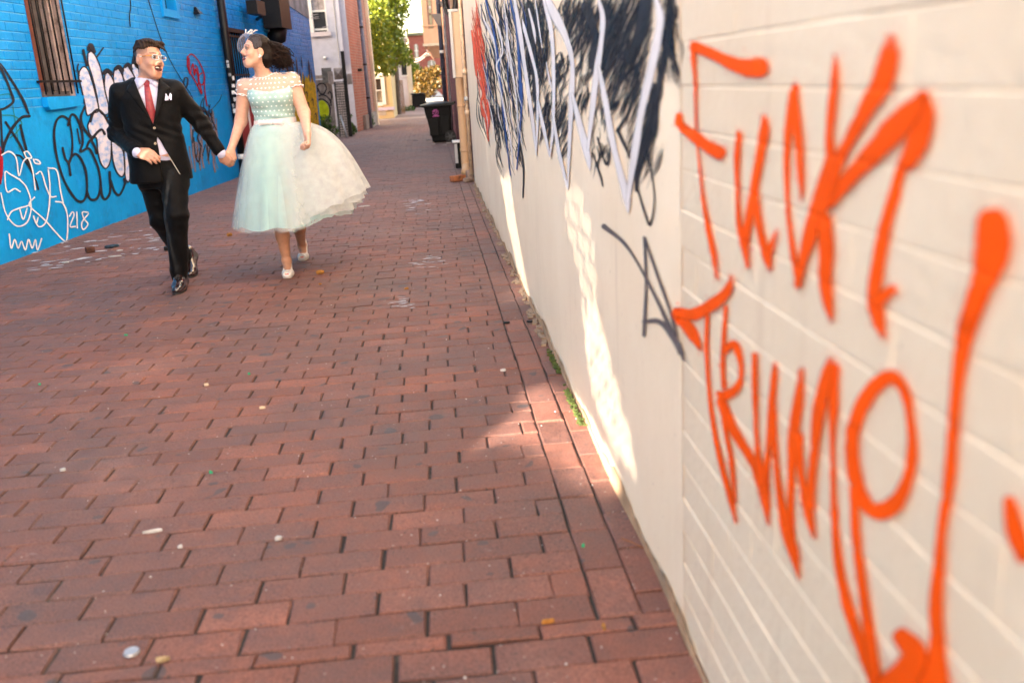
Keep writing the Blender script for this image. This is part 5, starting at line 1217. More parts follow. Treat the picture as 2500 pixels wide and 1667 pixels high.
MC = empty('meter_cover', (.42, 12.4, 1.3), 'beige electrical cover with a bright aluminium edge above the drainpipe', 'electrical box')
MB().box((.40, 12.38, 1.72), (.13, .16, .80), 0, .008).build('cover', mat('beige_cover', (.56, .40, .27), .5, .08, 5), MC); MB().box((.345, 12.285, 1.72), (.035, .03, .80)).build('edge_strip', mat('alu', (.38, .38, .40)), MC); MB().box((.40, 12.38, 2.135), (.16, .18, .03)).build('cap', mat('alu', (.38, .38, .40)), MC)
CO = empty('cable_coil', (.36, 12.6, 2.5), 'bundle of coiled black cable hanging at the top of the drainpipe', 'cable')
cc = B(1365, 70, 12.55); co = MB()
for k in range(11):
    an = np.linspace(0, 2*math.pi, 22); rr_ = .10+random.uniform(-.02, .02); ph = random.uniform(-.02, .02)
    co.tube([(cc[0]+rr_*.75*math.cos(t)+ph, 12.5+.04*math.sin(t*2+k)+random.uniform(-.004, .004)+.012*(k-5), cc[2]+.12+rr_*2.1*math.sin(t)) for t in an], .013, 6, False)
co.build('loops', mat('black_rubber', (.014, .014, .015), .6), CO, True)
for i, (dx_, sg) in enumerate(((.05, .02), (.075, -.02))): MB().tube(catmull([(cc[0]+dx_, 12.5, cc[2]+.5), (cc[0]+dx_+sg, 12.48, cc[2]-.15), (.42, 12.4, 2.15)], 6), .011, 6).build('lead', mat('beige_conduit', (.58, .42, .28)), CO, True)
# poles by the trash cart
pd = B(1318, 800, 21.8); pg = B(1350, 800, 21.9)
PL = empty('dark_pole', (pd[0], 21.9, 0), 'dark blue-black pole with a worn base rising behind the trash cart', 'pole')
MB().tube([(pd[0], 21.9, 0), (pd[0], 21.9, 5.5)], .05, 12).build('shaft', mat('navy_paint', (.035, .04, .07), .5, .4, 9, dirt=(.32, .33, .37), dscale=16, dlo=.62, dhi=.68), PL, True)
MB().tube([(pd[0], 21.9, 1.9), (pd[0], 21.9, 1.96)], .053, 12).build('white_band', M_WHT, PL)
sgp = B(1255, 165, 21.85); MB().add([(sgp[0]-.12, 21.8, sgp[2]+.12), (sgp[0]+.08, 21.8, sgp[2]+.12), (sgp[0]+.08, 21.8, sgp[2]-.16), (sgp[0]-.02, 21.8, sgp[2]-.1), (sgp[0]-.12, 21.95, sgp[2]+.12), (sgp[0]+.08, 21.95, sgp[2]+.12), (sgp[0]+.08, 21.95, sgp[2]-.16), (sgp[0]-.02, 21.95, sgp[2]-.1)], [(0, 1, 2, 3), (7, 6, 5, 4), (0, 4, 5, 1), (1, 5, 6, 2), (2, 6, 7, 3), (3, 7, 4, 0)]).build('bracket_lamp', mat('lamp_grey', (.2, .18, .17), .5), PL)
GP = empty('grey_pipe', (pg[0], 22.0, 0), 'thin pale grey riser pipe next to the dark pole', 'pipe')
MB().tube([(pg[0]+.02, 22.0, 0), (pg[0]+.02, 22.0, 5.5)], .032, 10).build('shaft', mat('pale_grey_paint', (.34, .34, .38), .5, .25, 10, dirt=(.3, .03, .03), dscale=12, dlo=.68, dhi=.7), GP, True)
gz_ = float(B(1290, 35, 21.9)[2]); MB().box((pg[0]-.02, 21.95, gz_), (.22, .12, .12), 0, .01).build('meter', mat('lamp_grey', (.2, .18, .17)), GP)
wr = MB()
for k in range(4):
    y_ = 13.2+k*.25; wr.tube(catmull([(.55, y_, 3.2), (.47+.03*k, y_, 2.2), (.40+.04*random.random(), y_+.1, 1.75), (.55, y_+.3, 1.45)], 6), .007, 5)
tag(wr.build('loose_wires', mat('beige_conduit', (.58, .42, .28)), None, True), 'loose thin wires drooping on the maroon wall above the drainpipe', 'cable')
# overhead wires, canopy, far carts
for i, (a_, b_) in enumerate((((200, 130, 27.5), (530, 60, 31)), ((200, 150, 27.5), (545, 85, 31)), ((200, 160, 27.5), (560, 120, 31)), ((300, 230, 27.5), (560, 165, 31)))):
    pa, pb_ = B(*a_), B(*b_); md_ = (pa+pb_)/2-np.array([0, 0, .04]); tag(MB().tube(catmull([pa, md_, pb_], 6), .009, 5).build('overhead_wire', mat('grey_cable', (.35, .35, .36)), None, True), ['topmost thin wire across the white building window', 'second wire from the top across the white building', 'third wire from the top across the white building', 'lowest thin wire slanting across the white building'][i], 'wire', 'wires across the white building')
for i, (a_, b_) in enumerate((((1060, 500, 70), (1160, 445, 60)), ((1060, 520, 70), (1180, 450, 60)))):
    pa, pb_ = B(*a_), B(*b_); tag(MB().tube(catmull([pa, (pa+pb_)/2-np.array([0, 0, .1]), pb_], 5), .03, 5).build('overhead_wire', mat('pale_wire', (.5, .4, .35), .6), None, True), ['upper pale wire in front of the end brick building', 'lower pale wire in front of the end brick building'][i], 'wire')
CN = empty('canopy_tent', (float(B(1262, 850, 92)[0]), 92, 0), 'small white peaked canopy tent at the end of the alley', 'tent')
ca = B(1262, 762, 92); MB().add([(ca[0]-.7, 91, ca[2]-.8), (ca[0]+.7, 91, ca[2]-.8), (ca[0]+.7, 93, ca[2]-.8), (ca[0]-.7, 93, ca[2]-.8), (ca[0], 92, ca[2])], [(0, 1, 4), (1, 2, 4), (2, 3, 4), (3, 0, 4)]).build('canopy', mat('tent_white', (.45, .44, .42), .7, .05), CN)
for sx in (-.65, .65):
    for sy in (-.9, .9): MB().tube([(ca[0]+sx, 92+sy, 0), (ca[0]+sx, 92+sy, ca[2]-.79)], .035, 6).build('leg', M_WHT, CN)
FC = empty('dark_cart', (float(B(1100, 885, 48)[0]), 48, 0), 'two-wheeled dark cart standing far down the alley', 'cart')
c0 = B(1105, 885, 48); bevel(MB().box((c0[0], 48, .42), (.7, .7, .62)).build('body', M_BIN, FC), .05); MB().box((c0[0], 48, .76), (.8, .78, .06), 0, .02).build('lid', M_BIN, FC)
for s_ in (-.3, .3): MB().tube([(c0[0]+s_, 47.6, .12), (c0[0]+s_, 47.7, .12)], .12, 12).build('wheel', M_BLKM, FC)
# ------------------------------------------------------------------ people
def Pz(x, y, Y): return onY((230+x/2.24, 40+y/2.24), Y)
def unit(v): v = np.asarray(v, float); return v/np.linalg.norm(v)
def frame(yaw, pitch=0.0, roll=0.0):
    """yaw: 0 faces the camera side (-Y), positive turns to +X; returns forward, left, up"""
    F = np.array([math.sin(yaw)*math.cos(pitch), -math.cos(yaw)*math.cos(pitch), math.sin(pitch)])
    L = np.array([math.cos(yaw), math.sin(yaw), 0.0]); U = np.cross(F, L)*-1
    if U[2] < 0: U = -U
    c, s = math.cos(roll), math.sin(roll)
    return F, c*L+s*U, c*U-s*L
class Head:
    def __init__(h, c, fr, sc): h.c = np.asarray(c, float); h.F, h.L, h.U = fr; h.sc = sc; h.ax = [h.F, h.L, h.U]
    def p(h, f, s, u): return h.c+h.sc*(h.F*f+h.L*s+h.U*u)
    def loc(h, V): d = (V-h.c)/h.sc; return d@h.F, d@h.L, d@h.U
    def r(h, *r): return [x*h.sc for x in r]
    def sculpt(h, S, female=False):
        sc = h.sc; p = h.p
        S.ell(p(-.014, 0, .038), h.r(.099, .078, .096), h.ax, .02)
        S.ell(p(.030, 0, -.035), h.r(.066, .058 if not female else .056, .085), h.ax, .03*sc)
        S.cap(p(.064, -.014, -.112), p(.064, .014, -.112), .019*sc, k=.03)                 # chin
        for s in (-1, 1):
            S.cap(p(-.005, s*.054, -.050), p(.052, s*.022, -.106), .017*sc, k=.03)          # jaw line
            S.ell(p(.064, s*.042, -.034), h.r(.024, .022, .022), h.ax, .025)                # laughing cheeks
            S.cap(p(.083, s*.012, .030), p(.068, s*.048, .031), .011*sc, .008*sc, k=.016)   # brow
        S.cap(p(.088, 0, .022), p(.110, 0, -.018), .0075*sc, .011*sc, k=.012)               # nose
        S.ell(p(.112, 0, -.026), h.r(.014, .012, .011), h.ax, .010)
        for s in (-1, 1): S.ell(p(.101, s*.013, -.030), h.r(.011, .009, .008), h.ax, .007)
        for s in (-1, 1): S.ell(p(.098, s*.031, .010), h.r(.017, .019, .011), h.ax, .012, 'sub')
        S.ell(p(.082, 0, -.070), h.r(.020, .036, .030), h.ax, .02)                          # muzzle
        S.ell(p(.100, 0, -.046), h.r(.005, .020, .006), h.ax, .008)
        S.ell(p(.103, 0, -.068), h.r(.032, .030, .0195), h.ax, .004, 'sub')                # open mouth
        for s in (-1, 1): S.cap(p(.094, s*.022, -.060), p(.088, s*.033, -.051), .0055*sc, k=.006, op='sub')
        for s in (-1, 1):
            S.ell(p(-.012, s*.079, -.004), h.r(.025, .013, .037), [unit(h.F*.95-h.U*.2), h.L, unit(h.U*.97+h.F*.2)], .006)
            S.ell(p(-.006, s*.089, -.002), h.r(.010, .006, .018), h.ax, .005, 'sub')
    def tint(h, V, col, skin, lip, brow, fade=None):
        f, s, u = h.loc(V); near = (np.abs(u) < .2) & (np.abs(s) < .12) & (np.abs(f) < .16)
        q = ((f-.103)/.032)**2+(s/.030)**2+((u+.068)/.0195)**2
        w = ((f-.09)/.05)**2+(s/.034)**2+((u+.068)/.0238)**2
        lipm = near & (w < 1) & (f > .066); col[lipm] = lip
        inside = near & (q < 1.04) & (f < .097) & (f > .05); col[inside] = (.05, .008, .008)
        bm = near & (f > .045) & (np.abs(s) > .010) & (np.abs(s) < .052) & (np.abs(u-(.036-.12*(np.abs(s)-.028)*(np.abs(s) > .028))) < .0052); col[bm] = col[bm]*.25+np.array(brow)*.75
        ck = near & (f > .03); wgt = np.exp(-(((np.abs(s)-.042)/.022)**2+((u+.032)/.022)**2))*.2*ck
        col += wgt[:, None]*(np.array([.46, .12, .08])-col)
        eye = near & (f > .07) & ((((np.abs(s)-.031)/.021)**2+((u-.010)/.011)**2) < 1); col[eye] = col[eye]*.62+np.array([.10, .05, .04])*.3
        if fade is not None:
            m = near & (u > .022+.25*np.maximum(f, 0)) & (f < .055) & ~((np.abs(s) > .07) & (u < .03) & (f > -.035)); t = np.clip((u-.02)/.06, 0, 1)*.6+.25
            col[m] = col[m]*(1-t[m][:, None])+np.array(fade)*t[m][:, None]
            bk = near & (f < -.035) & (u > -.06); col[bk] = np.array(fade)
        return col
    def eyes(h, parent, lash):
        for s in (-1, 1):
            g = MB(); c = h.p(.0835, s*.031, .0085)
            g.grid(lambda a, b: tuple(c+h.sc*(.0135*(h.F*math.cos((a-.5)*3)*math.cos((b-.5)*3)+h.L*math.sin((a-.5)*3)*math.cos((b-.5)*3)+h.U*.36*math.sin((b-.5)*3)))), 10, 8); e = g.build('eye', mat('eye_white', (.30, .25, .22), .35, .05), parent, True)
            i = MB(); c2 = h.p(.0965, s*.031+.002, .0085); i.grid(lambda a, b: tuple(c2+h.sc*.0064*b*(h.L*math.cos(a*6.283)+h.U*math.sin(a*6.283))+h.F*.0012*h.sc*(1-b)), 10, 2); i.build('iris', mat('iris', (.03, .018, .012), .2), e, True)
            l = MB(); l.tube([h.p(.094, s*.014, .0135), h.p(.0985, s*.025, .0185), h.p(.0965, s*.037, .018), h.p(.088, s*.047, .011)], [.001, .0022*lash, .0024*lash, .001], 6); l.tube([h.p(.094, s*.016, .006), h.p(.097, s*.03, .0005), h.p(.088, s*.046, .007)], .0012, 5); l.build('eyelashes', mat('lash', (.02, .012, .01), .7), parent, True)
        t = MB(); t.grid(lambda a, b: tuple(h.p(.0885-.018*(2*a-1)**2, (2*a-1)*.0235, -.0525-.0085*b-.0035*(1-(2*a-1)**2))), 12, 2); t.build('teeth', mat('teeth', (.70, .66, .60), .3, .04), parent, True)
        t = MB(); t.grid(lambda a, b: tuple(h.p(.090+.004*math.sin(3.14*b)-.012*(2*a-1)**2, (2*a-1)*.016, -.085+.006*math.sin(3.14*b))), 8, 4); t.build('tongue', mat('tongue', (.34, .08, .075), .4, .05), parent, True)
def hand(S, w, d, n, curl, sc=1.0, thumb=1, spread=.0, tcurl=.6, k=.005):
    """w wrist, d towards the knuckles, n palm normal (fingers curl towards it)"""
    d = unit(d); n = unit(np.asarray(n)-d*(np.asarray(n)@d)); t = np.cross(n, d)*thumb
    S.ell(w+d*.052*sc, [.054*sc, .040*sc, .0165*sc], [d, t, n], .012)
    S.cap(w, w+d*.03*sc, .024*sc, .022*sc, .02, (n, .72))
    tips = []
    for i, (o, L) in enumerate(zip((1.5, .5, -.5, -1.5), (.074, .082, .076, .060))):
        a = w+d*(.090-.004*abs(i-1))*sc+t*o*.0195*sc; S.cap(w+d*.03*sc+t*o*.014*sc, a, .012*sc, .0105*sc, .012)
        ang = 0; r = (.0098 if i < 3 else .0085)*sc
        for j, fr in enumerate((.45, .31, .24)):
            ang += curl*(.75, 1.0, .8)[j]*(1+.08*i); v = unit(d*math.cos(ang)+n*math.sin(ang)+t*spread*o)
            b = a+v*L*fr*sc; S.cap(a, b, r, r*.93, k); a = b; r *= .93
        tips.append((a, v, r))
    a = w+d*.022*sc+t*.026*sc; b = a+unit(d*.75+t*.55+n*.25)*.042*sc; c = b+unit(d*.9+t*(.25-tcurl*.5)+n*tcurl*.6)*.034*sc; e = c+unit(d*.9-t*tcurl*.4+n*tcurl*.7)*.026*sc
    S.cap(a, b, .015*sc, .0125*sc, .010); S.cap(b, c, .0118*sc, .0105*sc, k); S.cap(c, e, .0105*sc, .0085*sc, k)
    tips.append((e, unit(e-c), .0085*sc)); return tips, n
M_SKIN = attr_mat('skin', .45, .35, .05)
def cloth(name, col, rough=.75, sheen=.3, fine=900, var=.12, bump=.25):
    if name in MATS: return MATS[name]
    m, n, l, b = new_mat(name); b.inputs['Roughness'].default_value = rough; b.inputs['Sheen Weight'].default_value = sheen; b.inputs['Specular IOR Level'].default_value = .3 if sum(col) > .1 else .07
    t = noise_node(n, l, 22, 4); c = mix_col(n, l, ramp(n, l, t.outputs['Fac'], .3, .7).outputs[0], tuple(x*(1-var) for x in col), tuple(min(1, x*(1+var)) for x in col))
    l.new(c, b.inputs['Base Color']); t2 = noise_node(n, l, fine, 2); t3 = noise_node(n, l, 30, 4, .6); ad = n.new('ShaderNodeMath'); ad.operation = 'MULTIPLY_ADD'; ad.inputs[1].default_value = .12; l.new(t2.outputs['Fac'], ad.inputs[0]); l.new(t3.outputs['Fac'], ad.inputs[2])
    bp = n.new('ShaderNodeBump'); bp.inputs['Strength'].default_value = bump; bp.inputs['Distance'].default_value = .012; l.new(ad.outputs[0], bp.inputs['Height']); l.new(bp.outputs[0], b.inputs['Normal']); return m
# ================================================================== the man
MAN = empty('person', (-1.85, 6.6, 0), 'person in a black suit, white shirt, red tie and glasses, walking and laughing', 'person')
GX, GY, PSI = -1.872, 6.60, math.radians(15)
fr_ = (GX, GY, PSI)
JS = [(.742, 0, .0, .202, .150), (.80, 0, .0, .203, .150), (.92, 0, 0, .194, .142), (1.05, 0, 0, .180, .132), (1.13, 0, 0, .184, .132), (1.22, 0, 0, .198, .134), (1.30, 0, 0, .205, .126), (1.35, 0, .0, .185, .108), (1.39, 0, -.01, .125, .088), (1.425, 0, -.012, .085, .078)]
JT = np.array(JS)
def jfront(u, z, off=0.0, inset=0.0):
    rx = np.interp(z, JT[:, 0], JT[:, 3])-inset; ry = np.interp(z, JT[:, 0], JT[:, 4])-inset; fo = np.interp(z, JT[:, 0], JT[:, 2])
    v = fo+ry*max(0.0, 1-(min(abs(u)/rx, .999))**2.3)**(1/2.3)+off
    return (GX+u*math.cos(PSI)+v*math.sin(PSI), GY+u*math.sin(PSI)-v*math.cos(PSI), z)
def uv_of(X, Y): return (X-GX)*math.cos(PSI)+(Y-GY)*math.sin(PSI), (X-GX)*math.sin(PSI)-(Y-GY)*math.cos(PSI)
rsh, lsh = Pz(142, 425, 6.56), Pz(442, 412, 6.64)
relb, rwr = Pz(128, 640, 6.63), Pz(232, 742, 6.40)
lelb, lwr = Pz(588, 590, 6.72), Pz(690, 742, 6.70)
hipF, kneeF, ankF = Pz(432, 880, 6.58), Pz(450, 1090, 6.46), Pz(466, 1425, 6.50)
hipR, kneeR, ankR = Pz(318, 885, 6.63), Pz(368, 1110, 6.66), Pz(492, 1335, 7.02)
hg = Head(Pz(301, 240, 6.57), frame(math.radians(54), math.radians(2), math.radians(-7)), .935)
LO, HI, VS = (-2.27, 6.12, -.01), (-1.25, 7.20, 1.80), .0062
S = SDF(LO, HI, .0052)
hg.sculpt(S)
nb = np.array([GX+.01, GY+.01, 1.36])
S.cap(hg.p(-.022, 0, -.055), nb, .055, .066, .03)
S.loft([(z, a, b, rx-.025, ry-.022) for z, a, b, rx, ry in JS if z > .9], fr_, .03)
S.cap(rsh, relb, .05, .04, .03); S.cap(relb, rwr, .04, .028, .02); S.cap(lsh, lelb, .05, .04, .03); S.cap(lelb, lwr, .04, .028, .02)
for a, b, c in ((hipF, kneeF, ankF), (hipR, kneeR, ankR)): S.cap(a, b, .075, .055, .03); S.cap(b, c, .05, .036, .02)
S.ell((GX+.01, GY, .85), (.16, .11, .14), None, .05)
hand(S, rwr, Pz(330, 772, 6.34)-rwr, (.35, .45, -.75), .38, 1.02, -1, .02, .5)
hd = Pz(738, 786, 6.71); hand(S, lwr, unit(hd-lwr)+np.array([.0, 0, -.25]), (.25, .95, .1), .75, .98, 1, 0, .8)
def man_col(V):
    c = np.tile(np.array([.50, .25, .165]), (len(V), 1)); return hg.tint(V, c, None, (.40, .15, .115), (.05, .028, .018), (.075, .042, .028))
sdf_obj('body', S, M_SKIN, MAN, man_col); hg.eyes(MAN, 1.0)
# hair
S = SDF(hg.c-.2, hg.c+.22, .0042)
S.ell(hg.p(-.018, 0, .072), hg.r(.103, .079, .075), hg.ax, .01); S.ell(hg.p(-.075, 0, .005), hg.r(.040, .066, .075), hg.ax, .02)
for k in range(11):
    s = -.055+k*.011; S.cap(hg.p(-.03, s, .112), hg.p(.066+.010*math.sin(k), s+.022, .112+.005*math.cos(k*1.7)), .017, .009, .012); 
for k in range(5): S.cap(hg.p(.055, .0+k*.014, .112), hg.p(.094, .022+k*.013, .086-.008*k), .010, .004, .008)
S.ell(hg.p(.06, -.0, .02), hg.r(.075, .1, .062), hg.ax, .008, 'sub')
for s in (-1, 1): S.ell(hg.p(.005, s*.085, .018), hg.r(.058, .022, .058), hg.ax, .008, 'sub')
ht = lambda V: np.tile(np.array([.028, .014, .008]), (len(V), 1))*(1+.45*np.sin(hg.loc(V)[1]*420+hg.loc(V)[0]*70)[:, None])
sdf_obj('hair', S, attr_mat('man_hair', .55, .15), MAN, ht, lambda V: .0028*np.sin(hg.loc(V)[1]*420+hg.loc(V)[0]*70)+.002*smooth_noise(V, 3, 120), 1)
rgm = np.random.default_rng(5); hs = MB()
for k in range(260):
    s_ = rgm.uniform(-.062, .062); f0 = rgm.uniform(-.09, .03); u0 = .105-.35*(abs(s_)**1.5)*3+rgm.uniform(-.004, .006)-max(0, -f0-.03)*.5
    L_ = rgm.uniform(.035, .07); hs.tube([hg.p(f0, s_, u0), hg.p(f0+L_*.5, s_+.012, u0+.014+rgm.normal()*.004), hg.p(f0+L_, s_+.026+rgm.normal()*.006, u0+.006+rgm.normal()*.007)], [.0016, .0014, .0004], 4)
hs.build('hair_strands', mat('brown_strand', (.030, .014, .008), .5, .4, 80, spec=.15), MAN, True)
# glasses
gl = MB(); G_ = lambda f, s, u: tuple(hg.p(f, s, u))
for s in (-1, 1):
    ring = [G_(.117-.010*abs(math.cos(t)*.024+.032)/.056, s*(.033+.0245*np.sign(math.cos(t))*abs(math.cos(t))**.7), .005+.0165*np.sign(math.sin(t))*abs(math.sin(t))**.7*(1-.12*math.cos(t))) for t in np.linspace(0, 2*math.pi, 22)]
    gl.tube(ring, .0023, 6, False)
gl.tube([G_(.114, -.010, .013), G_(.116, 0, .016), G_(.114, .010, .013)], .0022, 6); fo = gl.build('glasses', mat('clear_frame', (.42, .52, .56), .2, .15, 40, spec=.8), MAN, True)
for s in (-1, 1):
    MB().tube([G_(.108, s*.060, .014), G_(.06, s*.078, .014), G_(.03, s*.081, .013)], .0026, 6).build('temple', mat('amber_frame', (.62, .24, .04), .25, .3, 60), fo, True)
    MB().tube([G_(.03, s*.081, .013), G_(-.012, s*.084, .012), G_(-.03, s*.084, -.005)], .0024, 6).build('temple_tip', mat('clear_frame', (.42, .52, .56)), fo, True)
    def lens_mat():
        if 'lens' in MATS: return MATS['lens']
        m, n, l, b = new_mat('lens'); g = n.new('ShaderNodeBsdfGlossy'); g.inputs['Roughness'].default_value = .03; t = n.new('ShaderNodeBsdfTransparent'); t.inputs['Color'].default_value = (.93, .95, .96, 1); x = n.new('ShaderNodeMixShader'); x.inputs[0].default_value = .10; l.new(t.outputs[0], x.inputs[1]); l.new(g.outputs[0], x.inputs[2]); l.new(x.outputs[0], n['Material Output'].inputs['Surface']); return m
    ls = [G_(.1165-.010*abs(math.cos(t)*.024+.032)/.056, s*(.033+.0235*np.sign(math.cos(t))*abs(math.cos(t))**.7), .005+.0155*np.sign(math.sin(t))*abs(math.sin(t))**.7) for t in np.linspace(0, 2*math.pi, 20, endpoint=False)]
    mesh_obj('lens', ls, [tuple(range(20))], lens_mat(), fo)
# shirt
M_SHIRT = cloth('white_shirt', (.56, .52, .66), .6, .2, 700, .03, .15)
S = SDF(LO, HI, VS); IN = .016
S.loft([(z, a, b, rx-IN, ry-IN) for z, a, b, rx, ry in JS if .9 < z < 1.36]+[(.86, 0, 0, .16, .115), (1.39, 0, -.005, .098, .078), (1.425, .006, -.005, .072, .072)], fr_, .02)
tv = unit(rwr-relb); S.cap(rwr-tv*.035, rwr+tv*.012, .038, .036, .006); tv = unit(lwr-lelb); S.cap(lwr-tv*.035, lwr+tv*.012, .037, .036, .006)
sh = sdf_obj('shirt', S, M_SHIRT, MAN, None, lambda V: .0014*smooth_noise(V, 5, 45))
cg = MB()
for s in (-1, 1):
    P_ = [np.array(jfront(s*.004, 1.412, .012)), np.array(jfront(s*.058, 1.425, .004)), np.array(jfront(s*.066, 1.352, .010, .012)), np.array(jfront(s*.026, 1.385, .016, .010))]
    P_ = [q+np.array([.006, 0, .0]) for q in P_]
    cg.add([tuple(q) for q in P_]+[tuple(q+np.array([0, .006, -.002])) for q in P_], [(0, 1, 2, 3), (7, 6, 5, 4), (0, 4, 5, 1), (1, 5, 6, 2), (2, 6, 7, 3), (3, 7, 4, 0)])
cg.tube([tuple(np.array([GX+.016+.070*math.cos(t), GY+.012+.070*math.sin(t), 1.425+.012*math.sin(t)])) for t in np.linspace(0, 2*math.pi, 20)], .014, 7, False)
cg.build('collar', M_SHIRT, sh, True)
# tie
M_TIE = mat('red_silk', (.24, .004, .012), .38, .3, 60, .2, 200, sheen=.3)
tm = MB(); tz0, tz1 = 1.10, 1.378
tm.grid(lambda a, b: jfront((2*a-1)*(.036-.020*b), tz0+(tz1-tz0)*b, .0075+.006*(1-(2*a-1)**2), IN), 6, 14)
tm.grid(lambda a, b: jfront((2*a-1)*(.015+.010*b), tz1-.006+.036*b, .014+.006*(1-(2*a-1)**2), IN), 5, 3); tm.build('tie', M_TIE, MAN, True)
# jacket
M_SUIT = cloth('black_wool', (.0042, .0038, .0042), .55, .03, 900, .25, .35)
S = SDF(LO, HI, VS); S.loft(JS, fr_, .02)
S.cap(rsh, lsh, .058, .058, .04); S.cap(nb+np.array([-.05, .01, .015]), rsh+np.array([.02, 0, .012]), .06, .052, .04); S.cap(nb+np.array([.05, .01, .015]), lsh+np.array([-.02, 0, .012]), .06, .052, .04)
rc = rwr-unit(rwr-relb)*.02; lc = lwr-unit(lwr-lelb)*.02
S.cap(rsh, relb, .070, .060, .03); S.cap(relb, rc, .058, .044, .02); S.cap(lsh, lelb, .070, .058, .03); S.cap(lelb, lc, .057, .043, .02)
BZ = 1.108
def vopen(X, Y, Z):
    u, v = uv_of(X, Y); w = np.clip((Z-BZ)/(1.40-BZ), 0, 1)**.9*.078
    d = np.maximum(np.abs(u-.004)-w, -(v-.03)); return np.maximum(d, BZ-Z)
S.fn(lambda X, Y, Z: -(-vopen(X, Y, Z)), (GX-.2, GY-.3, BZ-.02), (GX+.25, GY+.15, 1.5), .004)
def cutaway(X, Y, Z):
    u, v = uv_of(X, Y); t = np.clip(1.055-Z, 0, 1); return np.maximum(np.maximum(-(u-.012+.10*t*t), u-(.012+.42*t)), np.maximum(-(v-.02), Z-1.055))
S.fn(cutaway, (GX-.25, GY-.3, .70), (GX+.3, GY+.15, 1.07), .006)
S.fn(lambda X, Y, Z: (((X-nb[0]-.004)**2+(Y-nb[1])**2)**.5-.076)+0*Z+np.maximum(0, 1.39-Z)*3, (nb[0]-.12, nb[1]-.12, 1.36), (nb[0]+.12, nb[1]+.12, 1.5), .006)
def folds(V):
    d = .0035*smooth_noise(V, 8, 22)
    for e, a in ((relb, rsh), (lelb, lsh)):
        r = np.linalg.norm(V-e, axis=1); ax_ = unit(a-e); d += .0045*np.exp(-(r/.12)**2)*np.sin(((V-e)@ax_)*105+3*smooth_noise(V, 41, 14)+(V@np.array([40, 20, 0])))
    d += .004*np.exp(-((V[:, 2]-1.07)/.06)**2)*np.sin(V[:, 2]*95+V[:, 0]*60)*(np.abs(uv_of(V[:, 0], V[:, 1])[0]) < .19)
    return d
jk = sdf_obj('jacket', S, M_SUIT, MAN, None, folds)
for s in (-1, 1):
    lp = MB()
    def lap(a, b, s=s):
        z = BZ+.004+(1.415-BZ)*b; w = .078*((z-BZ)/(1.40-BZ))**.9
        ow = .074*min(1, (b/.80))**1.1 if b < .74 else (.046 if b < .76 else .058*(1-b)/.24+.02)
        return jfront(.004+s*(w-.004+ow*a), z, .006+.006*math.sin(a*math.pi)*.6)
    lp.grid(lap, 6, 34); o_ = lp.build('lapel', M_SUIT, jk, True); md = o_.modifiers.new('s', 'SOLIDIFY'); md.thickness = .004; md.offset = 1
for z_, u_ in ((1.100, .006), (1.000, -.004)):
    c0 = np.array(jfront(u_, z_, .004)); nv = np.array([math.sin(PSI), -math.cos(PSI), 0]); bt_ = MB(); bt_.tube([c0, c0+nv*.004], [.0085, .0085], 14); b_o = bt_.build('button', mat('horn_button', (.42, .33, .24), .25, .2, 200), jk); MB().tube([c0+nv*.004, c0+nv*.005], .0035, 8).build('button_centre', mat('button_dark', (.08, .06, .05), .5), b_o)
ps = MB(); ps.grid(lambda a, b: jfront(.098+.042*a+.006*b, 1.272+b*(.034+.012*math.sin(a*9+.5)), .008+.005*math.sin(a*7)), 8, 4); ps.build('pocket_square', M_SHIRT, jk, True)
pk = MB(); pk.grid(lambda a, b: jfront(.09+.062*a, 1.262+.014*b+.006*a, .005), 5, 1); pk.build('breast_pocket', M_SUIT, jk)
ln = MB(); ln.tube([jfront(.012+.42*t-.004, 1.055-t, .001) for t in np.linspace(.14, .29, 8)], .0022, 5); ln.build('lining_edge', mat('lining', (.45, .42, .38), .4), jk)
# trousers
S = SDF(LO, HI, VS)
S.loft([(.70, .01, 0, .165, .115), (.78, .0, 0, .178, .128), (.88, 0, 0, .17, .122), (.96, 0, 0, .155, .112)], fr_, .03)
S.cap(hipF, kneeF, .098, .077, .04); S.cap(kneeF, ankF+np.array([0, .0, .02]), .075, .062, .03); S.cap(hipR, kneeR, .098, .077, .04); S.cap(kneeR, ankR+np.array([0, .0, .02]), .075, .062, .03)
def tf(V):
    d = .003*smooth_noise(V, 12, 18)
    for k_, an in ((kneeF, ankF), (kneeR, ankR)):
        r = np.linalg.norm(V-k_, axis=1); d += .004*np.exp(-(r/.15)**2)*np.sin(V[:, 2]*55+V[:, 0]*40+3*smooth_noise(V, 43, 12))
        r2 = np.linalg.norm(V-an, axis=1); d += .005*np.exp(-(r2/.10)**2)*np.sin(V[:, 2]*75+V[:, 0]*30+3*smooth_noise(V, 44, 14))
    d += .0045*np.maximum(0, 1-np.abs(V[:, 2]-.5)/.45)*np.exp(-((V[:, 0]-(kneeF[0]-.01))/.02)**2)*(V[:, 1] < kneeF[1])
    return d
sdf_obj('trousers', S, M_SUIT, MAN, None, tf)
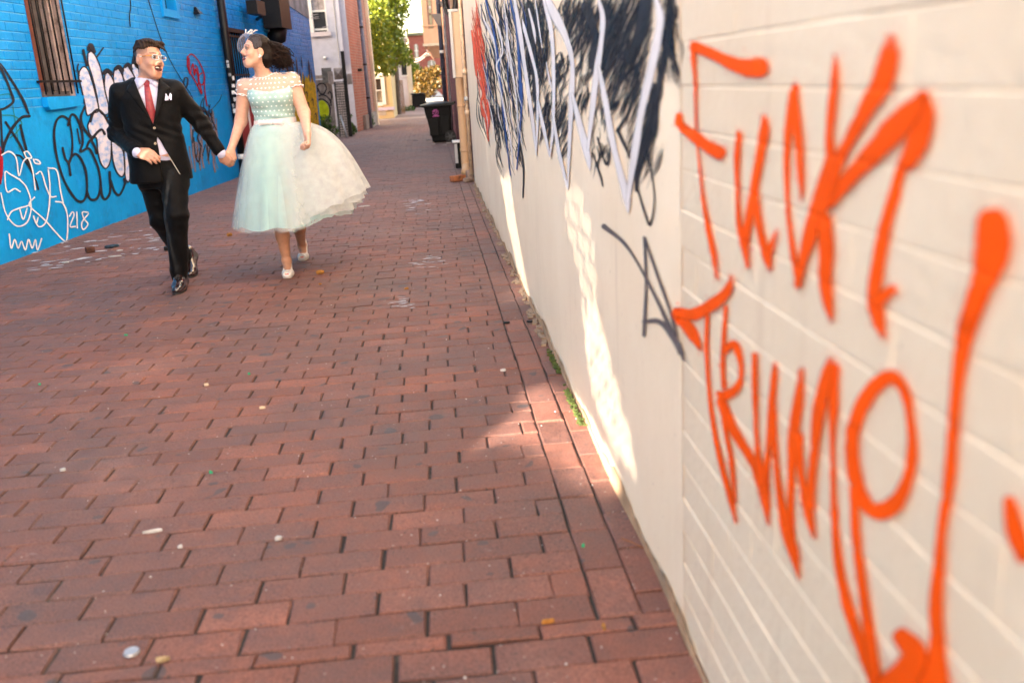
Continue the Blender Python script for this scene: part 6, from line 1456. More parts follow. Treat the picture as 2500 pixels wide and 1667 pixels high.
# shoes
M_SHOE = mat('oxblood_leather', (.022, .010, .010), .16, .3, 8, coat=.6, spec=.6)
def mens_shoe(heel, ball, toe, ank, lift):
    S = SDF(np.minimum.reduce([heel, ball, toe])-np.array([.1, .1, .06]), np.maximum.reduce([heel, ball, toe, ank])+.1, .0042)
    x = unit(np.cross(toe-heel, (0, 0, 1)))
    S.cap(heel+np.array([0, 0, .04]), ball+np.array([0, 0, .034]), .040, .043, .02, (x, .95)); S.cap(ball+np.array([0, 0, .032]), toe+np.array([0, 0, .026]), .042, .030, .02, (x, 1.12)); S.cap(heel+np.array([0, 0, .05]), ank, .040, .046, .03)
    S.cap(ank, ball+np.array([0, 0, .05]), .042, .030, .03)
    S.fn(lambda X, Y, Z: Z-(.0+lift(X, Y)+.012), (toe-.5), (toe+.6), .002)
    up_ = sdf_obj('shoe', S, M_SHOE, MAN)
    so = MB(); n_ = 26; out_ = []
    d = unit(toe-heel)
    for t in np.linspace(0, 2*math.pi, n_, endpoint=False):
        a = math.cos(t); w_ = .046*(1-.10*a+.10*a*abs(a)) if a > 0 else .038
        c = (heel*(.5-.5*a)+toe*(.5+.5*a))+d*(.036*np.sign(a)*abs(a)**3); c = c+x*w_*abs(math.sin(t))**.7*np.sign(math.sin(t)); out_.append(c)
    vv = [(q[0], q[1], lift(q[0], q[1])+.001) for q in out_]+[(q[0], q[1], lift(q[0], q[1])+.016) for q in out_]
    so.add(vv, [tuple(range(n_-1, -1, -1)), tuple(range(n_, 2*n_))]+[(i, (i+1) % n_, n_+(i+1) % n_, n_+i) for i in range(n_)]); so.build('sole', mat('sole_rubber', (.02, .018, .016), .6), up_)
    lc_ = MB()
    for k in range(4):
        f_ = .30+.12*k; c = ank*(1-f_)+(ball+np.array([0, 0, .05]))*f_; lc_.tube([c-x*.02+np.array([0, -.03, .022]), c+np.array([0, -.038, .028]), c+x*.02+np.array([0, -.03, .022])], .0025, 5)
    lc_.build('laces', mat('laces', (.01, .01, .01), .8), up_)
toeF = Pz(452, 1500, 6.32); toeF[2] = 0; heelF = np.array([toeF[0]-.015, toeF[1]+.225, 0]); ballF = toeF*.68+heelF*.32
mens_shoe(heelF, ballF, toeF, np.array([ankF[0], heelF[1]-.03, .095]), lambda X, Y: .0+0*X)
toeR = Pz(527, 1418, 6.90); toeR[2] = 0; heelR = np.array([toeR[0]-.02, toeR[1]+.20, 0]); ballR = toeR*.7+heelR*.3; yb_ = ballR[1]
mens_shoe(heelR+np.array([0, 0, .075]), ballR, toeR, np.array([ankR[0]+.015, heelR[1]-.02, .165]), lambda X, Y: np.maximum(0, (Y-yb_))*.55)
# ================================================================== the woman
WOM = empty('person', (-1.1, 6.85, 0), 'person in a mint polka-dot tulle dress and birdcage veil, laughing and holding hands', 'person')
BX_, BY_, BPS = -1.100, 6.85, math.radians(-4); bf = (BX_, BY_, BPS)
hb = Head(Pz(882, 196, 6.80), frame(math.radians(-57), math.radians(12), math.radians(3)), .845)
brs, bls = Pz(822, 385, 6.85), Pz(1082, 352, 6.85)
bre, brw = Pz(802, 575, 6.86), Pz(748, 728, 6.74)
ble, blw = Pz(1148, 530, 6.80), Pz(1166, 648, 6.53)
bkF, baF = Pz(1013, 1115, 6.72), Pz(1052, 1335, 6.76)
bkB, baB = Pz(1112, 1105, 7.02), Pz(1134, 1250, 7.36)
BLO, BHI = (-1.62, 6.42, -.01), (-.72, 7.62, 1.82)
S = SDF(BLO, BHI, .0054)
hb.sculpt(S, True)
bn = np.array([BX_-.035, BY_+.005, 1.375])
S.cap(hb.p(-.024, 0, -.055), bn, .047, .056, .03)
CH_ = [(1.00, 0, 0, .13, .09), (1.10, 0, 0, .128, .09), (1.20, 0, 0, .142, .100), (1.27, 0, 0, .152, .106), (1.33, 0, 0, .155, .086), (1.37, 0, -.005, .115, .066), (1.40, 0, -.01, .06, .05)]
S.loft(CH_, bf, .03, 2.1); S.cap(brs, bls, .044, .044, .05)
S.cap(brs, bre, .050, .042, .03); S.cap(bre, brw, .041, .0255, .02); S.cap(bls, ble, .051, .043, .03); S.cap(ble, blw, .042, .0265, .02)
S.cap((BX_-.03, BY_-.02, .68), bkF, .075, .052, .03); S.cap(bkF, bkF*.62+baF*.38+np.array([0, .012, 0]), .050, .049, .02); S.cap(bkF*.62+baF*.38+np.array([0, .012, 0]), baF, .049, .029, .02)
S.cap((BX_+.05, BY_+.06, .68), bkB, .075, .050, .03); S.cap(bkB, bkB*.62+baB*.38+np.array([0, .012, 0]), .049, .047, .02); S.cap(bkB*.62+baB*.38+np.array([0, .012, 0]), baB, .047, .029, .02)
tF = Pz(1058, 1436, 6.58); tF[2] = .018; bF = np.array([tF[0]-.004, tF[1]+.07, .026]); hF = np.array([baF[0], tF[1]+.195, .085])
tB = Pz(1140, 1342, 7.24); tB[2] = .018; bB = np.array([tB[0], tB[1]+.07, .026]); hB = np.array([baB[0], tB[1]+.195, .095])
for a, h_, b, t in ((baF, hF, bF, tF), (baB, hB, bB, tB)):
    S.cap(a, h_, .030, .028, .02); S.cap(a, b, .030, .026, .02); S.cap(h_, b, .026, .026, .02); S.cap(b, t+np.array([0, 0, .006]), .027, .014, .012, ((1, 0, 0), 1.3))
tl, nl = hand(S, blw, Pz(1168, 690, 6.50)-blw+np.array([0, 0, -.02]), (-.75, -.25, .25), 1.25, .92, -1, 0, 1.0)
tr_, nr2 = hand(S, brw, Pz(726, 790, 6.705)-brw+np.array([0.004, 0, -.03]), (-.45, .85, .0), .85, .90, -1, 0, .8)
def wom_col(V):
    c = np.tile(np.array([.60, .325, .23]), (len(V), 1)); low = V[:, 2] < .5; c[low] = (.48, .235, .14)
    return hb.tint(V, c, None, (.50, .14, .13), (.055, .03, .022))
sdf_obj('body', S, M_SKIN, WOM, wom_col); hb.eyes(WOM, 1.5)
M_NAIL = mat('coral_nail', (.65, .06, .03), .2, .05)
for tips, nn in ((tl, nl), (tr_, nr2)):
    for a, v, r in tips[:4]:
        g = MB(); sd_ = unit(np.cross(v, nn)); g.grid(lambda p_, q_: tuple(a+v*(q_*.011-.004)+r*1.12*(sd_*math.sin((p_-.5)*1.7)-nn*math.cos((p_-.5)*1.7))), 4, 3); g.build('nail', M_NAIL, WOM, True)
# bodice
M_SATIN = cloth('mint_satin', (.33, .52, .49), .36, .5, 1200, .05, .12)
def dot_nodes(n, l, scale=.034, rad=.185):
    a = n.new('ShaderNodeAttribute'); a.attribute_name = 'puv'; mp = n.new('ShaderNodeMapping'); mp.inputs['Scale'].default_value = (1/scale, 1/scale, 1); l.new(a.outputs['Vector'], mp.inputs['Vector']); sp = n.new('ShaderNodeSeparateXYZ'); l.new(mp.outputs[0], sp.inputs[0])
    def mth(op, *ins):
        x = n.new('ShaderNodeMath'); x.operation = op
        for i, v in enumerate(ins):
            if isinstance(v, (int, float)): x.inputs[i].default_value = v
            else: l.new(v, x.inputs[i])
        return x.outputs[0]
    row = mth('FLOOR', sp.outputs['Y']); sh_ = mth('MULTIPLY', mth('MODULO', mth('ABSOLUTE', row), 2.0), .5)
    fx = mth('SUBTRACT', mth('FRACT', mth('ADD', sp.outputs['X'], sh_)), .5); fy = mth('SUBTRACT', mth('FRACT', sp.outputs['Y']), .5)
    d = mth('SQRT', mth('ADD', mth('MULTIPLY', fx, fx), mth('MULTIPLY', fy, fy)))
    return mth('LESS_THAN', d, rad)
def dotted(name, base, alpha, dot=(.80, .86, .82)):
    m, n, l, b = new_mat(name); dm = dot_nodes(n, l); l.new(mix_col(n, l, dm, base, dot), b.inputs['Base Color']); b.inputs['Roughness'].default_value = .5
    if alpha < 1:
        t = n.new('ShaderNodeBsdfTransparent'); x = n.new('ShaderNodeMixShader'); mx = n.new('ShaderNodeMath'); mx.operation = 'MAXIMUM'; mx.inputs[1].default_value = alpha; ml = n.new('ShaderNodeMath'); ml.operation = 'MULTIPLY'; ml.inputs[1].default_value = .9; l.new(dm, ml.inputs[0]); l.new(ml.outputs[0], mx.inputs[0])
        l.new(mx.outputs[0], x.inputs[0]); l.new(t.outputs[0], x.inputs[1]); l.new(b.outputs[0], x.inputs[2]); l.new(x.outputs[0], n['Material Output'].inputs['Surface'])
    return m
def puv(V):
    u = (V[:, 0]-BX_)*math.cos(BPS)+(V[:, 1]-BY_)*math.sin(BPS); v = (V[:, 0]-BX_)*math.sin(BPS)-(V[:, 1]-BY_)*math.cos(BPS); return np.stack([np.arctan2(u, v+.02)*.15, V[:, 2]*1.1, 0*u], 1)
S = SDF((-1.36, 6.60, 1.0), (-.84, 7.1, 1.40), .0045)
S.loft([(1.055, 0, 0, .143, .104), (1.10, 0, 0, .140, .104), (1.17, 0, .002, .150, .112), (1.235, 0, .010, .163, .124), (1.28, 0, .012, .168, .124), (1.325, 0, .006, .166, .112)], bf, .01, 2.1)
for s in (-1, 1): S.ell((BX_+s*.068, BY_-.075, 1.245), (.066, .060, .058), None, .04)
S.fn(lambda X, Y, Z: -(Z-(1.288+.016*np.cos((X-BX_)*18)*0+.02*np.minimum(1, np.abs(X-BX_)/.12)+.06*np.clip((Y-BY_+.02), 0, .1)*0)), (-1.4, 6.5, 1.2), (-.8, 7.2, 1.45), .004)
dress = sdf_obj('bodice', S, dotted('dotted_mint', (.34, .49, .46), 1.0), WOM, None, lambda V: .0018*smooth_noise(V, 21, 30)+.0025*np.sin(V[:, 2]*120+V[:, 0]*25)*np.clip((1.22-V[:, 2])/.12, 0, 1), attrs={'puv': puv})
# sheer yoke with cap sleeves
S = SDF((-1.42, 6.66, 1.16), (-.80, 7.06, 1.46), .0045); IF = .0075
S.loft([(z, a, b, rx+IF+.004, ry+IF+.004) for z, a, b, rx, ry in CH_ if z > 1.15], bf, .03, 2.1); S.cap(brs, bls, .044+IF, .044+IF, .05)
S.cap(brs, brs+unit(bre-brs)*.045, .0575, .0585, .03); S.cap(bls, bls+unit(ble-bls)*.045, .0585, .0595, .03)
S.cap(bn+np.array([0, 0, .06]), bn+np.array([.005, 0, .09]), .085, .12, .004, op='sub')
S.fn(lambda X, Y, Z: Z-(1.272)+0*X, (-1.5, 6.6, 1.1), (-.7, 7.2, 1.3), .003)
for sh0, el in ((brs, bre), (bls, ble)):
    ax_ = unit(el-sh0); q0 = sh0+ax_*.055
    S.fn(lambda X, Y, Z: -((X-q0[0])*ax_[0]+(Y-q0[1])*ax_[1]+(Z-q0[2])*ax_[2])+.004*np.sin(np.arctan2(Y-q0[1], (X-q0[0])+(Z-q0[2]))*9)+np.maximum(0, .07-np.abs(X-BX_-.0))*0+np.where(np.abs(X-BX_) < .135, .3, 0), (q0-.14), (q0+.14), .003)
yk = sdf_obj('sheer_yoke', S, dotted('dotted_tulle', (.74, .66, .62), .17, (.82, .76, .72)), WOM, attrs={'puv': puv})
# lace edge along neckline and sleeves
M_LACE = mat('lace', (.74, .66, .66), .7, .12, 200)
def on_yoke(dirx, z, yk_V):
    d = yk_V-np.array([bn[0], bn[1], 0]); 
    return None
V_ = np.empty(len(yk.data.vertices)*3, np.float32); yk.data.vertices.foreach_get('co', V_); V_ = V_.reshape(-1, 3)
rr2 = np.linalg.norm((V_-(bn+np.array([.002, 0, .075])))*np.array([1, 1, 1]), axis=1)
lace = MB()
an_ = np.arctan2(V_[:, 1]-bn[1], V_[:, 0]-bn[0]); top_pts = []
for k in range(72):
    t = -math.pi+2*math.pi*k/72; m_ = (np.abs(np.angle(np.exp(1j*(an_-t)))) < .06) & (V_[:, 2] > 1.30)
    if m_.any():
        i = np.argmax(V_[m_][:, 2]-.25*np.linalg.norm(V_[m_][:, :2]-bn[:2], axis=1)); top_pts.append(V_[m_][i])
top_pts = np.array(top_pts)
if len(top_pts) > 10:
    P3 = (np.roll(top_pts, 1, 0)+2*top_pts+np.roll(top_pts, -1, 0))/4; P3 = np.vstack([P3, P3[:1]])
    lace.tube(P3+np.array([0, 0, .002]), [.0042+.0022*math.sin(i*1.9) for i in range(len(P3))], 6, False)
for sh0, el in ((brs, bre), (bls, ble)):
    ax_ = unit(el-sh0); a1 = unit(np.cross(ax_, (0, 1, 0))); a2 = np.cross(ax_, a1); out_s = np.sign(sh0[0]-BX_)
    pts = []
    for t in np.linspace(0, 2*math.pi, 40):
        q = sh0+ax_*(.056+.004*math.sin(t*9))+.0605*(a1*math.cos(t)+a2*math.sin(t))
        if (q[0]-BX_)*out_s > .148: pts.append(q)
    if len(pts) > 4:
        c0 = int(np.argmax([np.linalg.norm(pts[(i+1) % len(pts)]-pts[i]) for i in range(len(pts))])); pts = pts[c0+1:]+pts[:c0+1]
        lace.tube(pts, [.004+.002*math.sin(i*2.2) for i in range(len(pts))], 6)
lace.build('lace_edge', M_LACE, yk, True)
# belt and bow
M_BELT = cloth('blush_satin', (.74, .63, .62), .35, .4, 900, .04, .1)
def bel(t, z, o=0.0): return (BX_+(.1455+o)*math.cos(t)*math.cos(BPS), BY_+(.1075+o)*math.sin(t)+(.1455+o)*math.cos(t)*math.sin(BPS), z+.006*math.cos(t))
be = MB(); be.grid(lambda a, b: bel(2*math.pi*a, 1.062+.040*b, .003+.002*math.sin(b*3.14)), 48, 4); b_o = be.build('belt', M_BELT, WOM, True)
bw_ = MB(); bc = np.array([BX_-.012, BY_-.113, 1.080])
def bowf(s):
    def f(a, b): return tuple(bc+np.array([s*(.006+.076*a), -.012-.012*math.sin(a*3.0)*math.sin(b*3.14), (-.017+.034*b)*(.55+.6*a)-.004*s*a+.001]))
    return f
for s in (-1, 1): bw_.grid(bowf(s), 8, 5)
bw_.box(tuple(bc+np.array([0, -.014, 0])), (.018, .012, .024), 0, .004); bw_.grid(lambda a, b: tuple(bc+np.array([.02+.062*a, -.006, -.012-.020*b-.006*a])), 4, 2); bw_.build('bow', M_BELT, b_o, True)
# skirt: satin underneath, tulle over it
def skirt(rL, rR, zL, zR, bulL, bulR, seed, fold, phase, depth=.36, nth=150, nt=36, t0=0.0, zadd=0.0, flare=0.0, arc=(0, 2*math.pi)):
    r = np.random.default_rng(seed); fr2 = [(int(r.integers(5, 9)), r.uniform(0, 6.28), .5), (int(r.integers(11, 16)), r.uniform(0, 6.28), .55), (int(r.integers(19, 27)), r.uniform(0, 6.28), .35)]
    def f(a, b):
        t = arc[0]+(arc[1]-arc[0])*a; c, s = math.cos(t), math.sin(t); w = max(0, c); w = w*w*(3-2*w); tt = t0+(1-t0)*b
        R = rL+(rR-rL)*w; zz = zL+(zR-zL)*w**1.2
        e = bulL+(bulR-bulL)*w; prof = tt**e
        fo = sum(q*math.sin(n*t+ph+.6*tt) for n, ph, q in fr2)*fold*tt**1.2
        rad_x = .147*(1-prof)+R*prof; rad_y = .110*(1-prof)+depth*prof
        x = BX_+.0+rad_x*c*(1+fo); y = BY_+.02*tt+rad_y*s*(1+fo); hemw = .012*math.sin(7*t+phase)*tt**6+flare*r.normal()*tt**10
        z = 1.072+(zz-1.072)*tt+hemw+(.06*w*math.sin(math.pi*min(1, tt))**1.0*(1-tt*.6)) + zadd*tt
        return (x, y, z)
    m = MB(); m.grid(f, nth, nt); m.fd = []
    for j in range(nt+1):
        for i in range(nth+1):
            t = arc[0]+(arc[1]-arc[0])*i/nth; w = max(0.0, min(1.0, (math.cos(t-.05)+.25)/.95)); m.fd.append(w*w*(3-2*w)*min(1, .35+j/nt*1.4))
    return m
skirt(.355, .30, .365, .40, .74, .8, 31, .042, .4, .37).build('satin_skirt', M_SATIN, WOM, True)
def tulle(name, col, alpha, right=0.0):
    if name in MATS: return MATS[name]
    m, n, l, b = new_mat(name); d = n.new('ShaderNodeBsdfDiffuse'); d.inputs['Color'].default_value = (*col, 1); tl_ = n.new('ShaderNodeBsdfTranslucent'); tl_.inputs['Color'].default_value = (*col, 1); x0 = n.new('ShaderNodeMixShader'); x0.inputs[0].default_value = .14; l.new(d.outputs[0], x0.inputs[1]); l.new(tl_.outputs[0], x0.inputs[2])
    lw = n.new('ShaderNodeLayerWeight'); lw.inputs['Blend'].default_value = .35; t3 = noise_node(n, l, 18, 4, .6); md = n.new('ShaderNodeMath'); md.operation = 'MULTIPLY_ADD'; md.inputs[1].default_value = .30; l.new(lw.outputs['Facing'], md.inputs[0]); fa = n.new('ShaderNodeAttribute'); fa.attribute_name = 'fd'; fm = n.new('ShaderNodeMath'); fm.operation = 'MULTIPLY_ADD'; fm.inputs[1].default_value = right; fm.inputs[2].default_value = alpha; l.new(fa.outputs['Fac'], fm.inputs[0]); l.new(fm.outputs[0], md.inputs[2])
    m2 = n.new('ShaderNodeMath'); m2.operation = 'MULTIPLY'; l.new(md.outputs[0], m2.inputs[0]); l.new(ramp(n, l, t3.outputs['Fac'], .2, .7, (.75, .75, .75, 1), (1.15, 1.15, 1.15, 1)).outputs[0], m2.inputs[1])
    t = n.new('ShaderNodeBsdfTransparent'); x = n.new('ShaderNodeMixShader'); l.new(m2.outputs[0], x.inputs[0]); l.new(t.outputs[0], x.inputs[1]); l.new(x0.outputs[0], x.inputs[2]); l.new(x.outputs[0], n['Material Output'].inputs['Surface']); return m
M_TU = tulle('white_tulle', (.72, .72, .70), .05, .42); M_TU2 = tulle('mint_tulle', (.60, .76, .71), .14, .25)
for (a_, m_) in (((.372, .50, .352, .42, .72, .60, 33, .042, 1.1, .385), M_TU2), ((.378, .545, .356, .46, .70, .57, 41, .050, 1.7, .390), M_TU), ((.383, .585, .358, .52, .70, .54, 35, .052, 2.0, .396), M_TU), ((.388, .62, .352, .57, .69, .50, 37, .058, 3.0, .402), M_TU)):
    k_ = skirt(*a_, flare=.004); k_.build('tulle_layer', m_, WOM, True, {'fd': k_.fd})
# shoes
M_IV = mat('ivory_satin', (.66, .60, .54), .4, .08, 30, coat=.1)
for a, h_, b, t in ((baF, hF, bF, tF), (baB, hB, bB, tB)):
    S = SDF(np.minimum(np.minimum(h_, b), t)-np.array([.08, .08, .05]), np.maximum(np.maximum(h_, b), t)+np.array([.08, .08, .10]), .0036)
    S.cap(h_+np.array([0, .006, -.002]), b, .033, .034, .02); S.cap(b, t+np.array([0, 0, .010]), .0355, .026, .015, ((1, 0, 0), 1.28)); S.cap(h_+np.array([0, .008, .0]), h_+np.array([0, .016, .03]), .030, .029, .015)
    S.cap(a+np.array([0, .0, .05]), b+np.array([0, -.004, .052]), .036, .034, .004, op='sub'); S.cap(a, h_+np.array([0, -.01, .05]), .031, .026, .003, op='sub')
    S.ell(t+np.array([0, -.018, .022]), (.021, .026, .013), None, .004, 'sub')
    S.cap(t+np.array([0, .01, -.004]), b+np.array([0, 0, -.012]), .026, .026, .01, ((1, 0, 0), 1.25))
    S.fn(lambda X, Y, Z: Z-.002+0*X, t-.3, t+.5, .001)
    sh_ = sdf_obj('shoe', S, M_IV, WOM, it=1)
    MB().tube([h_+np.array([0, .02, -.015]), (h_[0], h_[1]+.026, .0)], [.014, .006], 8).build('heel', M_IV, sh_, True)
    sp_ = MB()
    for k in range(9):
        an = -1.1+k*2.2/8; c = t+np.array([.036*math.sin(an), .030-.006*math.cos(an), .034-.010*abs(an)]); sp_.box(tuple(c), (.008, .006, .006), an, .001)
    sp_.build('crystal_trim', mat('crystal', (.7, .7, .7), .1, .2, 300, spec=.9), sh_)
    for k in range(2): 
        g = MB(); c = t+np.array([-.006+.014*k, -.010, .016]); g.grid(lambda p_, q_: tuple(c+np.array([.006*math.sin((p_-.5)*2), -.006*math.cos((p_-.5)*2)*math.cos((q_-.5)*2), .006*math.sin((q_-.5)*2)])), 5, 5); g.build('toenail', M_NAIL, WOM, True)
# hair
HEND = Pz(1034, 250, 6.90)
S = SDF(hb.c-.25, hb.c+.30, .0045); S.cap(hb.p(-.075, 0, -.01), HEND*.8+hb.c*.2+np.array([0, 0, .01]), .066, .034, .03)
S.ell(hb.p(-.026, 0, .046), hb.r(.108, .089, .102), hb.ax, .01); S.ell(hb.p(-.085, 0, -.03), hb.r(.06, .085, .095), hb.ax, .04)
S.ell(hb.p(.095, 0, -.012), hb.r(.075, .086, .095), hb.ax, .012, 'sub')
for s in (-1, 1): S.ell(hb.p(.012, s*.09, -.035), hb.r(.048, .035, .055), hb.ax, .01, 'sub')
hw = lambda V: np.tile(np.array([.009, .0045, .0035]), (len(V), 1))*(1+.4*np.sin(hb.loc(V)[2]*330+hb.loc(V)[1]*160)[:, None])
hr = sdf_obj('hair', S, attr_mat('dark_hair', .5, .14), WOM, hw, lambda V: .010*np.clip(-hb.loc(V)[0]-.10, 0, .1)*10*smooth_noise(V, 77, 75)+.0012*np.sin(hb.loc(V)[2]*420+hb.loc(V)[1]*150+3*smooth_noise(V, 10, 30))+.002*smooth_noise(V, 9, 60), 1)
rgh = np.random.default_rng(17); curls = MB(); cA = []
HEND = Pz(1034, 250, 6.90)
for k in range(900):
    s = rgh.uniform(-.085, .085); u0 = rgh.uniform(-.06, .10); f0 = -.045-.075*math.cos(s*14)*rgh.uniform(.4, 1)
    a = hb.p(f0, s, u0); drop = rgh.uniform(.55, 1.1)
    end = HEND+np.array([rgh.normal()*.026-.03*(1-drop), rgh.normal()*.03+s*.35, .035-.055*drop+rgh.normal()*.014]); mid = (a+end)/2+np.array([.035+rgh.normal()*.02, .02+rgh.normal()*.02, .015+rgh.normal()*.02])
    n_ = 22; P_ = catmull([a, mid, end], n_//2); m_ = len(P_); ph = rgh.uniform(0, 6.28); hr_ = rgh.uniform(.005, .012); tw = rgh.uniform(12, 24)
    tt = np.linspace(0, 1, m_); wob = np.stack([np.cos(ph+tw*tt), np.sin(ph*1.3+tw*tt), np.sin(ph+tw*tt*.9)], 1)*(hr_*np.clip(tt*2.2, 0, 1))[:, None]
    if k > 780: wob *= 1.7
    curls.tube(P_+wob, np.interp(tt, [0, .3, .85, 1], [.0022, .0028, .0024, .0006])*(1 if k < 780 else .25), 4)
nv_ = len(curls.v); cA = np.tile(np.array([.010, .005, .004]), (nv_, 1))*np.repeat(rgh.uniform(.5, 2.6, nv_//92+1), 92)[:nv_, None]
curls.build('curls', attr_mat('dark_hair', .5, .14), hr, True, {'Col': cA})
er = MB()
for (du, dr) in ((0, 0), (.010, .004), (-.010, .003), (.003, -.008), (-.006, .009)): er.box(tuple(hb.p(-.004+dr, .088, -.042+du)), (.009, .009, .009), .6, .002)
er.build('earring', mat('crystal', (.7, .7, .7)), WOM)
# birdcage veil
vl = MB(); VC = (.020, 0, .035); VR = (.128, .104, .118)
def vs_(az, el): ce = math.cos(el); return tuple(hb.p(VC[0]+VR[0]*ce*math.cos(az), VC[1]+VR[1]*ce*math.sin(az), VC[2]+VR[2]*math.sin(el)))
NL = 17
for k in range(-NL, NL+1):
    for sg in (1, -1):
        pts = []
        for j in range(24):
            el = -.55+j*(2.05/23); az = sg*(el*1.0)+k*(3.9/NL/1.0)*.5
            if -1.75 < az < 1.85 and el > -.55+.45*max(0, abs(az)-.7): pts.append(vs_(az, el))
            elif len(pts) > 1: vl.tube(pts, .00029, 3, False); pts = []
            else: pts = []
        if len(pts) > 1: vl.tube(pts, .00029, 3, False)
VE = vl.build('birdcage_veil', mat('veil_net', (.36, .34, .40), .6, .1), WOM)
fe = MB()
for k in range(8):
    a0 = np.array(vs_(.4+.16*k-.4, 1.0+.25*math.sin(k))); d_ = unit(np.array([.75, .1, .30])+np.array([rgh.normal()*.35, rgh.normal()*.35, rgh.normal()*.25])); sd_ = unit(np.cross(d_, (0, 1, .3))); L_ = rgh.uniform(.02, .04)
    fe.grid(lambda p_, q_: tuple(a0+d_*L_*q_+sd_*(p_-.5)*.009*math.sin(math.pi*min(1, q_*.9+.1))+np.array([0, 0, .008*math.sin(q_*3)])), 2, 6)
fe.build('feather_comb', mat('feather', (.72, .70, .68), .8, .1), VE, True)
# ------------------------------------------------------------------ litter on the paving
LIT = random.Random(23)
def litter(name, label, cat, px, build):
    g = onG(px); o = build(g); return tag(o, label, cat)
def scrap(name, m, g, w, d, h=.004, rz=0.0, n=7, curl=.006):
    q = MB(); out = [(w/2*math.cos(t)*LIT.uniform(.75, 1.1), d/2*math.sin(t)*LIT.uniform(.75, 1.1)) for t in np.linspace(0, 2*math.pi, n, endpoint=False)]
    c, s = math.cos(rz), math.sin(rz); P_ = [(g[0]+x*c-y*s, g[1]+x*s+y*c, .0035+h+LIT.uniform(0, curl)) for x, y in out]
    q.add(P_+[(x, y, .0015) for x, y, z in P_], [tuple(range(n)), tuple(range(2*n-1, n-1, -1))]+[(n+i, n+(i+1) % n, (i+1) % n, i) for i in range(n)]); return q.build(name, m)
M_PAPER = mat('paper', (.46, .44, .42), .8, .15, 40); M_LEAFD = mat('dry_leaf', (.34, .14, .02), .8, .45, 60); M_GRN = mat('green_chip', (.02, .32, .14), .5, .1)
cap_g = onG((322, 1594)); bc_ = MB(); bc_.tube([(cap_g[0], cap_g[1], .002), (cap_g[0], cap_g[1], .008)], [.020, .0175], 20); tag(bc_.build('bottle_cap', mat('pale_metal', (.36, .35, .36), .4, .2, 200, metal=.4)), 'round white bottle cap on the paving at the lower left', 'bottle cap')
for label, px, w, d, m, cat, rz in (
    ('folded tan scrap of cardboard beside the bottle cap', (396, 1614), .034, .014, mat('tan_card', (.34, .24, .12), .8, .3, 90), 'scrap', .1),
    ('long white paper strip on the paving at the lower left', (372, 1300), .064, .010, M_PAPER, 'paper scrap', .08),
    ('short crumpled white paper scrap right of the long strip', (680, 1318), .026, .012, M_PAPER, 'paper scrap', .2),
    ('small white scrap just below the long paper strip', (440, 1338), .014, .006, M_PAPER, 'paper scrap', 0),
    ('bent white paper flake among the left paving bricks', (153, 1150), .022, .010, M_PAPER, 'paper scrap', .1),
    ('white curved plastic piece near the border bricks', (1229, 906), .030, .016, M_PAPER, 'plastic scrap', 0),
    ('orange leaf stem lying flat in a joint near the bottom', (1336, 1521), .036, .008, M_LEAFD, 'leaf', .05),
    ('orange leaf stem standing upright in a joint near the bottom', (1474, 1534), .008, .024, M_LEAFD, 'leaf', .2),
    ('yellow dry leaf between the couple and the border bricks', (993, 706), .035, .02, M_LEAFD, 'leaf', .4),
    ('cream chip of wood in the middle of the paving', (641, 998), .024, .010, mat('chip_wood', (.6, .45, .3), .8), 'wood chip', 0),
    ('pale leaf fragment left of the middle of the paving', (504, 942), .022, .008, mat('chip_wood', (.6, .45, .3)), 'leaf', 0),
    ('green plastic chip at the left of the paving', (97, 940), .014, .007, M_GRN, 'plastic chip', 0),
    ('green plastic chip below the man on the paving', (308, 820), .018, .008, M_GRN, 'plastic chip', 0),
    ('green plastic chip in the middle of the paving', (608, 915), .014, .006, M_GRN, 'plastic chip', 0),
    ('green plastic chip beside a joint at the lower left', (516, 1156), .014, .006, M_GRN, 'plastic chip', 0),
    ('green plastic chip on a border brick near the wall', (1424, 1335), .010, .006, M_GRN, 'plastic chip', 0),
    ('long white paper strip on the paving right of the skirt', (888, 505), .13, .03, M_PAPER, 'paper scrap', .1),
    ('white paper scrap on the paving left of the man', (160, 642), .07, .03, M_PAPER, 'paper scrap', .1),
    ('white paper strip in front of the dark rag', (280, 627), .11, .03, M_PAPER, 'paper scrap', .05),
    ('white paper flake near the left wall foot', (292, 613), .06, .025, M_PAPER, 'paper scrap', 0),
    ('small yellow leaf in front of the woman on the right', (782, 695), .024, .010, M_LEAFD, 'leaf', .1)):
    litter('scrap', label, cat, px, lambda g: scrap({'leaf': 'dry_leaf'}.get(cat, cat.replace(' ', '_')), m, g, w, d, rz=rz))
for label, px in (('crumpled orange-brown leaf left of the woman on the paving', (561, 577)), ('crumpled orange-brown leaf right of the woman shoes', (781, 670))):
    g = onG(px); S = SDF((g[0]-.05, g[1]-.05, 0), (g[0]+.05, g[1]+.05, .06), .004)
    for k in range(5): S.ell((g[0]+LIT.uniform(-.015, .015), g[1]+LIT.uniform(-.015, .015), .016), (LIT.uniform(.010, .018), LIT.uniform(.010, .018), .014), None, .004)
    V, F = S.mesh(); tag(mesh_obj('dry_leaf', V+RNG.normal(size=V.shape)*.0015, F, M_LEAFD), label, 'leaf')
g = onG((221, 617)); bb = MB(); bb.box((g[0], g[1], .03), (.075, .06, .05), .5, .008); tag(bb.build('brick_fragment', mat('burnt_brick', (.10, .035, .02), .9, .5, 25, .6, 60)), 'dark broken brick fragment near the blue wall', 'brick')
g = onG((279, 604)); S = SDF((g[0]-.12, g[1]-.09, 0), (g[0]+.12, g[1]+.09, .08), .006)
for k in range(8): S.ell((g[0]+LIT.uniform(-.06, .06), g[1]+LIT.uniform(-.03, .03), .012), (.03, .02, .014), None, .008)
